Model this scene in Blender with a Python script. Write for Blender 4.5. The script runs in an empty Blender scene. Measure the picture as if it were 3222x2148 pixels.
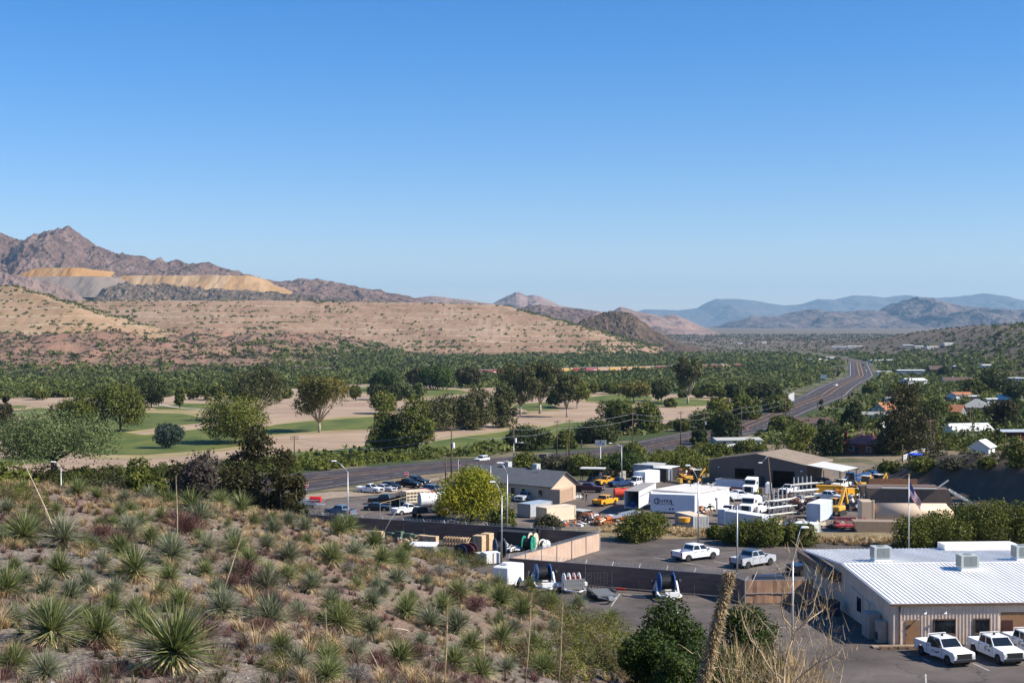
import bpy, bmesh, math, random
import numpy as np
from mathutils import Vector, Matrix
from mathutils.geometry import delaunay_2d_cdt
R = math.radians
rng = np.random.default_rng(7)
random.seed(7)
SC = bpy.context.scene
COL = SC.collection

# ---------------------------------------------------------------- camera, sky, sun, exposure
CAM_Z = 28.0
FPX = 4475.6                      # focal length in photograph pixels (3222 wide)
CX, CY, HOR = 1611.0, 1074.0, 1025.0
PITCH = math.atan((CY - HOR) / FPX)
cam = bpy.data.cameras.new('camera'); cam_o = bpy.data.objects.new('camera', cam); COL.objects.link(cam_o)
cam.sensor_width = 36; cam.lens = FPX / 3222 * 36
cam.clip_start = 0.5; cam.clip_end = 90000
cam_o.location = (0, 0, CAM_Z); cam_o.rotation_euler = (math.pi / 2 - PITCH, 0, 0)
SC.camera = cam_o
SC.view_settings.view_transform = 'Standard'; SC.view_settings.look = 'None'
SC.view_settings.exposure = 0.74; SC.view_settings.gamma = 1.0

SUN_EL = R(40); SUN_DIR = Vector((1.0, -0.27, 0)).normalized()
SUN_V = Vector((SUN_DIR.x * math.cos(SUN_EL), SUN_DIR.y * math.cos(SUN_EL), math.sin(SUN_EL)))
w = bpy.data.worlds.new('World'); SC.world = w; w.use_nodes = True
nt = w.node_tree; bg = nt.nodes['Background']
sky = nt.nodes.new('ShaderNodeTexSky'); sky.sky_type = 'NISHITA'; sky.sun_disc = False
sky.sun_elevation = SUN_EL; sky.sun_rotation = math.atan2(SUN_DIR.x, SUN_DIR.y)
sky.air_density = 1.0; sky.dust_density = 0.05; sky.ozone_density = 4.5; sky.altitude = 0
hs = nt.nodes.new('ShaderNodeHueSaturation'); hs.inputs['Saturation'].default_value = 1.38; nt.links.new(sky.outputs[0], hs.inputs['Color'])
tn = nt.nodes.new('ShaderNodeMixRGB'); tn.blend_type = 'MULTIPLY'; tn.inputs[0].default_value = 1; tn.inputs[2].default_value = (.98, .90, 1.06, 1)
nt.links.new(hs.outputs[0], tn.inputs[1]); nt.links.new(tn.outputs[0], bg.inputs[0]); bg.inputs[1].default_value = 0.084
sl = bpy.data.lights.new('sun', 'SUN'); sl.energy = 5.0; sl.angle = R(0.5); sl.color = (1.0, 0.93, 0.82)
so = bpy.data.objects.new('sun', sl); COL.objects.link(so)
so.rotation_euler = SUN_V.to_track_quat('Z', 'Y').to_euler()

# ---------------------------------------------------------------- small helpers
def tag(o, label=None, cat=None, group=None, kind=None):
    if label: o['label'] = label
    if cat: o['category'] = cat
    if group: o['group'] = group
    if kind: o['kind'] = kind
    return o

def ss(a, b, t):
    t = np.clip((t - a) / (b - a), 0, 1); return t * t * (3 - 2 * t)

def _hash(ix, iy, s):
    n = (ix * 374761393 + iy * 668265263 + s * 982451653) & 0xffffffff
    n = ((n ^ (n >> 13)) * 1274126177) & 0xffffffff
    return ((n ^ (n >> 16)) & 0xffff) / 65535.0

def vnoise(x, y, s=0):
    x = np.asarray(x, float); y = np.asarray(y, float)
    ix = np.floor(x).astype(np.int64); iy = np.floor(y).astype(np.int64)
    fx = x - ix; fy = y - iy; fx = fx * fx * (3 - 2 * fx); fy = fy * fy * (3 - 2 * fy)
    a = _hash(ix, iy, s); b = _hash(ix + 1, iy, s); c = _hash(ix, iy + 1, s); d = _hash(ix + 1, iy + 1, s)
    return (a * (1 - fx) + b * fx) * (1 - fy) + (c * (1 - fx) + d * fx) * fy

def fbm(x, y, o=4, s=0):
    t = 0; a = 0.5; n = 0
    for k in range(o):
        t = t + a * vnoise(x * 2 ** k + 17.3 * k, y * 2 ** k - 9.1 * k, s + k); n += a; a *= .5
    return t / n

def ridged(x, y, o=4, s=0):
    t = 0; a = 0.5; n = 0
    for k in range(o):
        t = t + a * (1 - abs(2 * vnoise(x * 2 ** k + 5.3 * k, y * 2 ** k + 3.1 * k, s + k) - 1)); n += a; a *= .5
    return t / n

def big_mesh(name, V, F, mats, parent=None, mi=None, attrs=None, smooth=False):
    """V (n,3) array, F (m,3|4) array"""
    me = bpy.data.meshes.new(name); V = np.ascontiguousarray(V, dtype=np.float32); F = np.ascontiguousarray(F, dtype=np.int32)
    k = F.shape[1]
    me.vertices.add(len(V)); me.vertices.foreach_set('co', V.ravel())
    me.loops.add(F.size); me.loops.foreach_set('vertex_index', F.ravel())
    me.polygons.add(len(F)); me.polygons.foreach_set('loop_start', np.arange(0, F.size, k, dtype=np.int32))
    try: me.polygons.foreach_set('loop_total', np.full(len(F), k, dtype=np.int32))
    except Exception: pass
    if mi is not None: me.polygons.foreach_set('material_index', np.ascontiguousarray(mi, dtype=np.int32))
    me.polygons.foreach_set('use_smooth', np.full(len(F), smooth))
    if attrs:
        for an, av in attrs.items():
            if av.ndim == 1:
                at = me.attributes.new(an, 'FLOAT', 'POINT'); at.data.foreach_set('value', av.astype(np.float32))
            else:
                at = me.attributes.new(an, 'FLOAT_COLOR', 'POINT'); at.data.foreach_set('color', np.ascontiguousarray(av, dtype=np.float32).ravel())
    for m in (mats if isinstance(mats, (list, tuple)) else [mats]): me.materials.append(m)
    me.update(calc_edges=True)
    o = bpy.data.objects.new(name, me); COL.objects.link(o)
    if parent: o.parent = parent
    return o

def grid_faces(nu, nv):
    i = np.arange(nu - 1)[:, None]; j = np.arange(nv - 1)[None, :]
    a = i * nv + j
    return np.stack([a, a + nv, a + nv + 1, a + 1], -1).reshape(-1, 4)

def empty(name, loc=(0, 0, 0), rz=0, **k):
    o = bpy.data.objects.new(name, None); COL.objects.link(o); o.location = loc; o.rotation_euler = (0, 0, rz)
    o.empty_display_size = .3
    return tag(o, **k)

def copy_tree(o, parent=None):
    c = o.copy(); COL.objects.link(c); c.parent = parent
    for ch in o.children: copy_tree(ch, c)
    return c

class MB:
    """collects simple shapes into one mesh"""
    def __init__(s): s.v = []; s.f = []; s.m = []; s.cur = 0
    def mat(s, i): s.cur = i; return s
    def add(s, vs, fs):
        b = len(s.v); s.v += [tuple(p) for p in vs]; s.f += [tuple(b + i for i in f) for f in fs]; s.m += [s.cur] * len(fs); return s
    def box(s, c, d, rz=0, M=None, taper=1.0, tx=None):
        """centre c, size d; taper scales the top in x,y"""
        hx, hy, hz = d[0] / 2, d[1] / 2, d[2] / 2; tx = taper if tx is None else tx
        vs = []
        for z, t, u in ((-hz, 1, 1), (hz, tx, taper)):
            for x, y in ((-hx, -hy), (hx, -hy), (hx, hy), (-hx, hy)):
                p = Vector((x * t, y * u, z))
                if rz: p = Matrix.Rotation(rz, 3, 'Z') @ p
                if M is not None: p = M @ p
                vs.append(p + Vector(c))
        return s.add(vs, [(3, 2, 1, 0), (4, 5, 6, 7), (0, 1, 5, 4), (1, 2, 6, 5), (2, 3, 7, 6), (3, 0, 4, 7)])
    def bar(s, a, b, w, h=None):
        a = Vector(a); b = Vector(b); h = h or w; d = (b - a); L = d.length
        if L < 1e-6: return s
        d /= L; up = Vector((0, 0, 1)) if abs(d.z) < .95 else Vector((0, 1, 0)); sx = d.cross(up).normalized(); sz = sx.cross(d)
        vs = [p + sx * i * w / 2 + sz * j * h / 2 for p in (a, b) for i, j in ((-1, -1), (1, -1), (1, 1), (-1, 1))]
        return s.add(vs, [(0, 1, 2, 3), (7, 6, 5, 4), (4, 5, 1, 0), (5, 6, 2, 1), (6, 7, 3, 2), (7, 4, 0, 3)])
    def tube(s, pts, r, n=8, caps=True):
        pts = [Vector(p) for p in pts]; rs = r if isinstance(r, (list, tuple)) else [r] * len(pts); rings = []
        b = len(s.v); prev = None
        for i, p in enumerate(pts):
            d = (pts[min(i + 1, len(pts) - 1)] - pts[max(i - 1, 0)]).normalized()
            if prev is None: up = Vector((0, 0, 1)) if abs(d.z) < .9 else Vector((1, 0, 0)); sx = d.cross(up).normalized()
            else: sx = (prev - d * prev.dot(d)).normalized()
            prev = sx; sy = d.cross(sx)
            s.v += [tuple(p + (sx * math.cos(2 * math.pi * k / n) + sy * math.sin(2 * math.pi * k / n)) * rs[i]) for k in range(n)]
        for i in range(len(pts) - 1):
            for k in range(n):
                a = b + i * n + k; c = b + i * n + (k + 1) % n
                s.f.append((a, a + n, c + n, c)); s.m.append(s.cur)
        if caps:
            s.f.append(tuple(b + k for k in range(n))); s.m.append(s.cur)
            s.f.append(tuple(b + (len(pts) - 1) * n + k for k in reversed(range(n)))); s.m.append(s.cur)
        return s
    def cyl(s, c, r, L, axis='z', n=16, r2=None):
        c = Vector(c); d = {'x': Vector((1, 0, 0)), 'y': Vector((0, 1, 0)), 'z': Vector((0, 0, 1))}[axis] * (L / 2)
        return s.tube([c - d, c + d], [r, r if r2 is None else r2], n)
    def prism(s, prof, a0, a1, axis='y'):
        """profile of 2-D points extruded along an axis; y: (x,z)  x: (y,z)  z: (x,y)"""
        f = {'y': lambda p, t: (p[0], t, p[1]), 'x': lambda p, t: (t, p[0], p[1]), 'z': lambda p, t: (p[0], p[1], t)}[axis]
        n = len(prof); vs = [f(p, a0) for p in prof] + [f(p, a1) for p in prof]
        fs = [tuple(range(n)), tuple(reversed(range(n, 2 * n)))] + [(i, i + n, (i + 1) % n + n, (i + 1) % n) for i in range(n)]
        return s.add(vs, fs)
    def build(s, name, mats, parent=None, smooth=False, bevel=0, loc=None):
        me = bpy.data.meshes.new(name); me.from_pydata(s.v, [], s.f)
        mats = mats if isinstance(mats, (list, tuple)) else [mats]
        for m in mats: me.materials.append(m)
        me.polygons.foreach_set('material_index', s.m)
        bm = bmesh.new(); bm.from_mesh(me); bmesh.ops.recalc_face_normals(bm, faces=bm.faces); bm.to_mesh(me); bm.free()
        if smooth: me.polygons.foreach_set('use_smooth', [True] * len(me.polygons))
        me.update(); o = bpy.data.objects.new(name, me); COL.objects.link(o)
        if parent: o.parent = parent
        if loc: o.location = loc
        if bevel:
            md = o.modifiers.new('b', 'BEVEL'); md.width = bevel; md.segments = 1; md.limit_method = 'ANGLE'
        return o

# ---------------------------------------------------------------- materials
MATS = {}
def mat(name, col, rough=.7, metal=0, var=0.0, scale=3.0, col2=None, bump=0, bscale=None, spec=.3, detail=4, coord='Object', stretch=None):
    if name in MATS: return MATS[name]
    m = bpy.data.materials.new(name); m.use_nodes = True; N = m.node_tree.nodes; Lk = m.node_tree.links
    b = N['Principled BSDF']; b.inputs['Roughness'].default_value = rough; b.inputs['Metallic'].default_value = metal
    b.inputs['Specular IOR Level'].default_value = spec
    c = (*col, 1)
    if var or col2:
        tc = N.new('ShaderNodeTexCoord'); src = tc.outputs[coord]
        if stretch:
            mp = N.new('ShaderNodeMapping'); mp.inputs['Scale'].default_value = stretch; Lk.new(src, mp.inputs[0]); src = mp.outputs[0]
        nz = N.new('ShaderNodeTexNoise'); nz.inputs['Scale'].default_value = scale; nz.inputs['Detail'].default_value = detail
        Lk.new(src, nz.inputs['Vector'])
        rp = N.new('ShaderNodeValToRGB'); rp.color_ramp.elements[0].position = .35; rp.color_ramp.elements[1].position = .65
        if col2: c0, c1 = c, (*col2, 1)
        else: c0 = tuple(v * (1 - var) for v in col) + (1,); c1 = tuple(min(1, v * (1 + var)) for v in col) + (1,)
        rp.color_ramp.elements[0].color = c0; rp.color_ramp.elements[1].color = c1
        Lk.new(nz.outputs['Fac'], rp.inputs[0]); Lk.new(rp.outputs[0], b.inputs['Base Color'])
        if bump:
            bp = N.new('ShaderNodeBump'); bp.inputs['Strength'].default_value = bump
            if bscale:
                n2 = N.new('ShaderNodeTexNoise'); n2.inputs['Scale'].default_value = bscale; n2.inputs['Detail'].default_value = 5
                Lk.new(src, n2.inputs['Vector']); Lk.new(n2.outputs['Fac'], bp.inputs['Height'])
            else: Lk.new(nz.outputs['Fac'], bp.inputs['Height'])
            bp.inputs['Distance'].default_value = .1; Lk.new(bp.outputs[0], b.inputs['Normal'])
    else: b.inputs['Base Color'].default_value = c
    MATS[name] = m; return m

def leaf_mat(name, cols, transl=.25, rough=.6):
    """foliage: colour by the clump attribute 'tint' and a per-plant random"""
    if name in MATS: return MATS[name]
    m = bpy.data.materials.new(name); m.use_nodes = True; N = m.node_tree.nodes; Lk = m.node_tree.links
    b = N['Principled BSDF']; b.inputs['Roughness'].default_value = rough; b.inputs['Specular IOR Level'].default_value = .2
    at = N.new('ShaderNodeAttribute'); at.attribute_name = 'tint'
    oi = N.new('ShaderNodeObjectInfo')
    ad = N.new('ShaderNodeMath'); ad.operation = 'MULTIPLY_ADD'; ad.inputs[1].default_value = .25; Lk.new(oi.outputs['Random'], ad.inputs[0]); Lk.new(at.outputs['Fac'], ad.inputs[2])
    sb = N.new('ShaderNodeMath'); sb.operation = 'SUBTRACT'; sb.inputs[1].default_value = .125; Lk.new(ad.outputs[0], sb.inputs[0])
    rp = N.new('ShaderNodeValToRGB'); e = rp.color_ramp.elements
    while len(e) < len(cols): e.new(.5)
    for i, c in enumerate(cols): e[i].position = i / (len(cols) - 1); e[i].color = (*c, 1)
    Lk.new(sb.outputs[0], rp.inputs[0]); Lk.new(rp.outputs[0], b.inputs['Base Color'])
    tr = N.new('ShaderNodeBsdfTranslucent'); Lk.new(rp.outputs[0], tr.inputs[0])
    mx = N.new('ShaderNodeMixShader'); mx.inputs[0].default_value = transl
    Lk.new(b.outputs[0], mx.inputs[1]); Lk.new(tr.outputs[0], mx.inputs[2]); Lk.new(mx.outputs[0], N['Material Output'].inputs[0])
    MATS[name] = m; return m

# ---------------------------------------------------------------- terrain height
cp, sp_ = math.cos(PITCH), math.sin(PITCH)
def ray(px, py):
    dx = (px - CX) / FPX; dz = -(py - CY) / FPX
    return np.array([dx, cp + dz * sp_, dz * cp - sp_])
def proj(x, y, z):
    z = z - CAM_Z; d = y * cp - z * sp_; u = z * cp + y * sp_
    return CX + FPX * x / d, CY - FPX * u / d
def at_d(px, py, d):
    r = ray(px, py); t = d / r[1]; return np.array([r[0] * t, d, CAM_Z + r[2] * t])

K = 1.36990      # overview pixels (2352 wide) to photograph pixels
def Dp(px, py, d): return at_d(px * K, py * K, d)

_c = [Dp(*p) for p in [(-300,1568,24),(0,1568,26),(400,1568,28),(800,1568,36),(1200,1568,50),(1450,1568,66),(1700,1568,92),
    (-200,1400,36),(0,1400,38),(400,1400,42),(800,1400,56),(1100,1400,76),(1330,1440,96),(1420,1510,96),
    (-150,1250,58),(0,1250,60),(400,1250,65),(700,1260,80),(900,1300,92),(1090,1340,106),
    (-200,1120,115),(0,1128,112),(150,1122,112),(280,1140,106),(400,1160,98),(600,1182,96),(690,1192,104),(800,1225,112),(880,1250,118),(1060,1285,130),(1165,1345,128),(1230,1390,124)]]
_c += [np.array(p, float) for p in [(0,0,26.2),(0,12,24.4),(-14,10,25),(16,10,20.5),(-40,15,25),(40,30,12),(58,60,2),(30,104,0),(45,84,0.3),(70,80,-1),(14,118,0.3),(4,132,0),
    (-2,150,-.5),(-22,158,0),(-45,158,0),(-70,165,2),(-100,168,3),(-55,140,7),(-90,135,12),(-30,200,-6),(-80,200,-6),(-150,200,-6),(60,140,-4),(100,100,-4),(40,170,-5),(-60,0,26),(60,0,16),(120,0,8)]]
_c = np.array(_c)
def _tps(r2): return np.where(r2 > 0, r2 * np.log(r2 + 1e-12) * .5, 0)
_A = _c[:, :2] / 50; _n = len(_A)
_K = _tps(((_A[:, None] - _A[None]) ** 2).sum(-1)) + np.eye(_n) * .02
_P = np.c_[np.ones(_n), _A]
_W = np.linalg.solve(np.block([[_K, _P], [_P.T, np.zeros((3, 3))]]), np.r_[_c[:, 2], 0, 0, 0])
def hill(x, y):
    sh = np.shape(x); q = np.c_[np.ravel(x), np.ravel(y)] / 50
    o = np.zeros(len(q))
    for s in range(0, len(q), 100000):
        c = q[s:s + 100000]
        o[s:s + 100000] = _tps(((c[:, None] - _A[None]) ** 2).sum(-1)) @ _W[:_n] + _W[_n] + c @ _W[_n + 1:]
    return o.reshape(sh)

# the highway centre line (world x, y)
HW = np.array([(-100,205),(-80,240),(-44,301),(-17.4,345),(15,408),(52,480),(89,554),(134,687),(181,819),(278,1170),(352,1430),(468,1919),(520,2300)], float)
def hx(y): return np.interp(y, HW[:, 1], HW[:, 0])

def base_z(x, y):
    x = np.asarray(x, float); y = np.asarray(y, float)
    z = -5 * ss(190, 222, y) - 7 * ss(300, 480, y) - 10 * ss(800, 1500, y)
    u = x - hx(y) - 25
    z = z + 7 * ss(10, 190, u) * ss(330, 420, y)
    z = z + 44 * ss(60, 260, u) * ss(750, 1350, y) * (1 - ss(2300, 3500, y)) * ss(240, 330, x)
    # bank on the right of the yard
    fx = np.interp(y, [200, 235, 266, 303, 330, 380], [104, 93, 86, 78, 88, 130])
    hb = np.interp(y, [200, 240, 290, 320, 370, 480], [9, 8.5, 6.8, 3.2, 1.5, 0])
    z = z + hb * ss(0, 11, x - fx) * ss(196, 230, y)
    z = z + (x > 112) * 0
    # red foothills left of the golf course
    fh = ss(1330, 1800, y) * (1 - ss(2500, 3000, y)) * (1 - ss(-330, -120, x))
    z = z + fh * (9 + 52 * fbm(x / 260, y / 260, 4, 11) * ridged(x / 110, y / 110, 4, 3))
    z = z + ss(900, 2500, y) * 5 * (fbm(x / 300, y / 300, 3, 5) - .5)
    z = z + ss(4000, 12000, y) * 26 * ss(-3000, 3000, x)
    return z

def ground(x, y):
    x = np.asarray(x, float); y = np.asarray(y, float)
    b = base_z(x, y)
    near = (y < 215) & (x < 110) & (x > -320)
    h = np.full(np.shape(b), -50.0)
    if np.any(near):
        xx = np.broadcast_to(x, np.shape(b)); yy = np.broadcast_to(y, np.shape(b))
        hh = hill(xx[near], yy[near]); k = ss(.2, 3, hh)
        xn, yn = xx[near], yy[near]
        hh = hh + k * (.9 * (fbm(xn / 7, yn / 7, 4, 21) - .5) + .22 * (fbm(xn / 1.2, yn / 1.2, 3, 31) - .5))
        h[near] = hh - 30 * ss(150, 215, yn) * ss(-200, -320, -xn * -1) * 0
    return np.maximum(b, h)

def G(px, py, dmin=15):
    """where the view ray through photograph pixel (px,py) meets the ground"""
    r = ray(px, py)
    t = np.exp(np.linspace(math.log(dmin), math.log(9000), 1600))
    X = r[0] * t; Y = r[1] * t; Z = CAM_Z + r[2] * t
    below = Z <= ground(X, Y)
    if not below.any(): i = len(t) - 1
    else: i = int(np.argmax(below))
    a, b = t[max(i - 1, 0)], t[i]
    for _ in range(3):
        tt = np.linspace(a, b, 12); k = CAM_Z + r[2] * tt <= ground(r[0] * tt, r[1] * tt)
        j = int(np.argmax(k)) if k.any() else 11
        a, b = tt[max(j - 1, 0)], tt[j]
    x, y = r[0] * b, r[1] * b
    return Vector((x, y, float(ground(np.array([x]), np.array([y]))[0])))
def gz(x, y): return float(ground(np.array([float(x)]), np.array([float(y)]))[0])

def drape(name, poly, m, off=.03, step=3.0, grid=True, jit=0):
    """a sheet lying on the ground inside a polygon of world x,y points"""
    P = np.array([(p[0], p[1]) for p in poly], float)
    pts = []; n = len(P)
    for i in range(n):
        a, b = P[i], P[(i + 1) % n]; k = max(1, int(np.hypot(*(b - a)) / step))
        for j in range(k): pts.append(a + (b - a) * j / k)
    B = np.array(pts); nb = len(B)
    if jit:
        B = B + jit * (np.c_[fbm(B[:, 0] / 9, B[:, 1] / 9, 3, 2), fbm(B[:, 0] / 9 + 40, B[:, 1] / 9, 3, 8)] - .5)
    if grid:
        x0, y0 = B.min(0); x1, y1 = B.max(0)
        gx, gy = np.meshgrid(np.arange(x0 + step / 2, x1, step), np.arange(y0 + step / 2, y1, step)); q = np.c_[gx.ravel(), gy.ravel()]
        q = q[inpoly(q, B)]
        # keep clear of the border
        if len(q):
            keep = np.ones(len(q), bool)
            for s in range(0, len(q), 4000):
                c = q[s:s + 4000]; keep[s:s + 4000] = (((c[:, None] - B[None]) ** 2).sum(-1).min(1) > (step * .4) ** 2)
            q = q[keep]
        A = np.r_[B, q] if len(q) else B
    else: A = B
    vs, es, fs, *_ = delaunay_2d_cdt([Vector(p) for p in A], [(i, (i + 1) % nb) for i in range(nb)], [list(range(nb))], 1, 1e-4)
    V = np.array([(v.x, v.y) for v in vs]); Z = ground(V[:, 0], V[:, 1]) + off
    return big_mesh(name, np.c_[V, Z], np.array([f[:3] for f in fs]), m)

def inpoly(q, P):
    x, y = q[:, 0], q[:, 1]; c = np.zeros(len(q), bool); n = len(P)
    for i in range(n):
        x0, y0 = P[i][0], P[i][1]; x1, y1 = P[(i + 1) % n][0], P[(i + 1) % n][1]
        k = ((y0 > y) != (y1 > y)); xi = (x1 - x0) * (y - y0) / ((y1 - y0) if y1 != y0 else 1e-9) + x0
        c ^= k & (x < xi)
    return c
# ---------------------------------------------------------------- the ground sheet
def node_mat(name):
    m = bpy.data.materials.new(name); m.use_nodes = True; MATS[name] = m; return m, m.node_tree.nodes, m.node_tree.links

def ground_material(name, rough=.95, fine=None, bumps=(.6, 1.2, .25)):
    """base colour from the painted land-cover attribute, broken up by two scales of noise"""
    m, N, L = node_mat(name); b = N['Principled BSDF']; b.inputs['Roughness'].default_value = rough; b.inputs['Specular IOR Level'].default_value = .15
    at = N.new('ShaderNodeAttribute'); at.attribute_name = 'cover'
    tc = N.new('ShaderNodeTexCoord')
    n1 = N.new('ShaderNodeTexNoise'); n1.inputs['Scale'].default_value = .35; n1.inputs['Detail'].default_value = 8; n1.inputs['Roughness'].default_value = .7; L.new(tc.outputs['Object'], n1.inputs['Vector'])
    n2 = N.new('ShaderNodeTexNoise'); n2.inputs['Scale'].default_value = 5; n2.inputs['Detail'].default_value = 6; n2.inputs['Roughness'].default_value = .75; L.new(tc.outputs['Object'], n2.inputs['Vector'])
    r1 = N.new('ShaderNodeMapRange'); r1.inputs['From Min'].default_value = .3; r1.inputs['From Max'].default_value = .7; r1.inputs['To Min'].default_value = .72; r1.inputs['To Max'].default_value = 1.25; L.new(n1.outputs['Fac'], r1.inputs[0])
    r2 = N.new('ShaderNodeMapRange'); r2.inputs['From Min'].default_value = .3; r2.inputs['From Max'].default_value = .7; r2.inputs['To Min'].default_value = .65; r2.inputs['To Max'].default_value = 1.3; L.new(n2.outputs['Fac'], r2.inputs[0])
    mu = N.new('ShaderNodeMath'); mu.operation = 'MULTIPLY'; L.new(r1.outputs[0], mu.inputs[0]); L.new(r2.outputs[0], mu.inputs[1])
    mx = N.new('ShaderNodeVectorMath'); mx.operation = 'SCALE'; L.new(at.outputs['Color'], mx.inputs[0]); L.new(mu.outputs[0], mx.inputs['Scale'])
    L.new(mx.outputs[0], b.inputs['Base Color'])
    vo = N.new('ShaderNodeTexVoronoi'); vo.inputs['Scale'].default_value = 7; L.new(tc.outputs['Object'], vo.inputs['Vector'])
    ad = N.new('ShaderNodeMath'); ad.operation = 'ADD'; L.new(n2.outputs['Fac'], ad.inputs[0]); L.new(vo.outputs['Distance'], ad.inputs[1])
    bp = N.new('ShaderNodeBump'); bp.inputs['Strength'].default_value = .8; bp.inputs['Distance'].default_value = .12; L.new(ad.outputs[0], bp.inputs['Height']); L.new(bp.outputs[0], b.inputs['Normal'])
    return m

EARTH = ground_material('earth')
def lerp(a, b, t): return a + (b - a) * t[:, None] if np.ndim(t) else a + (b - a) * t
HX = {k: np.array(v, float) for k, v in dict(soil=(.235, .178, .13), gravel=(.215, .178, .145), sand=(.46, .345, .25), scrub=(.115, .105, .06), plain=(.17, .125, .095), green=(.055, .075, .025),
      red=(.27, .155, .105), verge=(.25, .19, .12), gold=(.30, .225, .12), grass=(.085, .11, .025), yard=(.17, .135, .115)).items()}

def cover(x, y, z):
    n = len(x); c = np.tile(HX['green'], (n, 1)).astype(float)
    f = fbm(x / 60, y / 60, 4, 40); f2 = fbm(x / 14, y / 14, 4, 41)
    c = lerp(c, HX['verge'][None], ss(.52, .62, f2) * .75)
    # beyond the river: scrub plain
    c = lerp(c, HX['scrub'][None], ss(1500, 2300, y + 300 * (f - .5)))
    c = lerp(c, HX['plain'][None], ss(2600, 4200, y) * .8)
    red = ss(1380, 1560, y + 260 * (f - .5)) * (1 - ss(-330, -180, x)) * (1 - ss(3200, 3600, y))
    red = np.maximum(red, ss(2050, 2300, y + 200 * (f - .5)) * (1 - ss(250, 500, x)) * (y < 3300) * .8)
    c = lerp(c, lerp(np.tile(HX['red'], (n, 1)), HX['scrub'][None], ss(.4, .6, f2) * .5), red)
    # right slope scrub
    u = x - hx(y) - 25
    c = lerp(c, lerp(np.tile(HX['plain'], (n, 1)), HX['scrub'][None], ss(.35, .6, f2) * .5), ss(40, 110, u) * ss(750, 950, y))
    # yard and verges this side of the highway
    nr = ss(-10, 6, u + 12 + 8 * (f2 - .5)) * (1 - ss(480, 620, y))
    c = lerp(c, lerp(np.tile(HX['verge'], (n, 1)), HX['green'][None], ss(.45, .6, f2) * .7), nr)
    c = lerp(c, HX['gravel'][None], (1 - ss(330, 360, y)) * ss(60, 75, x) * .8)
    fx = np.interp(y, [200, 235, 266, 303, 330, 380], [104, 93, 86, 78, 88, 130])
    c = lerp(c, np.array([.12, .088, .065])[None], ss(-3, 1, x - fx) * (1 - ss(11, 15, x - fx)) * (y > 196) * (y < 335))  # bank face darkened in the cover colour to deepen its shade
    # golf course sand is a sheet of its own
    c = lerp(c, HX['gold'][None], (1 - ss(222, 232, y)) * ss(180, 186, y) * .8)
    # near hill
    hl = (y < 200) * ss(.15, 1.2, z) * (x < 100)
    hillc = lerp(np.tile(HX['soil'], (n, 1)), HX['gravel'][None], ss(.4, .6, fbm(x / 9, y / 9, 4, 51)))
    hillc = lerp(hillc, np.array([.21, .12, .09])[None], ss(.5, .64, fbm(x / 5, y / 5, 4, 57)) * .45)
    c = lerp(c, hillc, hl)
    return np.c_[c, np.ones(n)]

na, nr_ = 1000, 1050
ang = np.concatenate([np.linspace(-60, -23, 60)[:-1], np.linspace(-23, 23, na - 118), np.linspace(23, 60, 60)[1:]])
rad = np.concatenate([[1.0, 4, 8], np.exp(np.linspace(math.log(12), math.log(60), 230))[:-1], np.exp(np.linspace(math.log(60), math.log(3000), 700)), np.exp(np.linspace(math.log(3050), math.log(36000), 100))])
AA, RR = np.meshgrid(np.radians(ang), rad, indexing='ij'); gx = RR * np.sin(AA); gy = RR * np.cos(AA)
gzv = ground(gx, gy); V = np.c_[gx.ravel(), gy.ravel(), gzv.ravel()]
o = big_mesh('ground', V, grid_faces(len(ang), len(rad))[:, ::-1], EARTH, attrs={'cover': cover(V[:, 0], V[:, 1], V[:, 2])}, smooth=True)
tag(o, kind='structure')
# ground behind the camera so the sheet is closed there
tag(MB().add([(-400, -300, 16), (400, -300, 16), (400, .4, 20), (-400, .4, 20)], [(0, 1, 2, 3)]).build('ground', mat('plain_soil', (.26, .21, .16), .95)), kind='structure')

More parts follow.
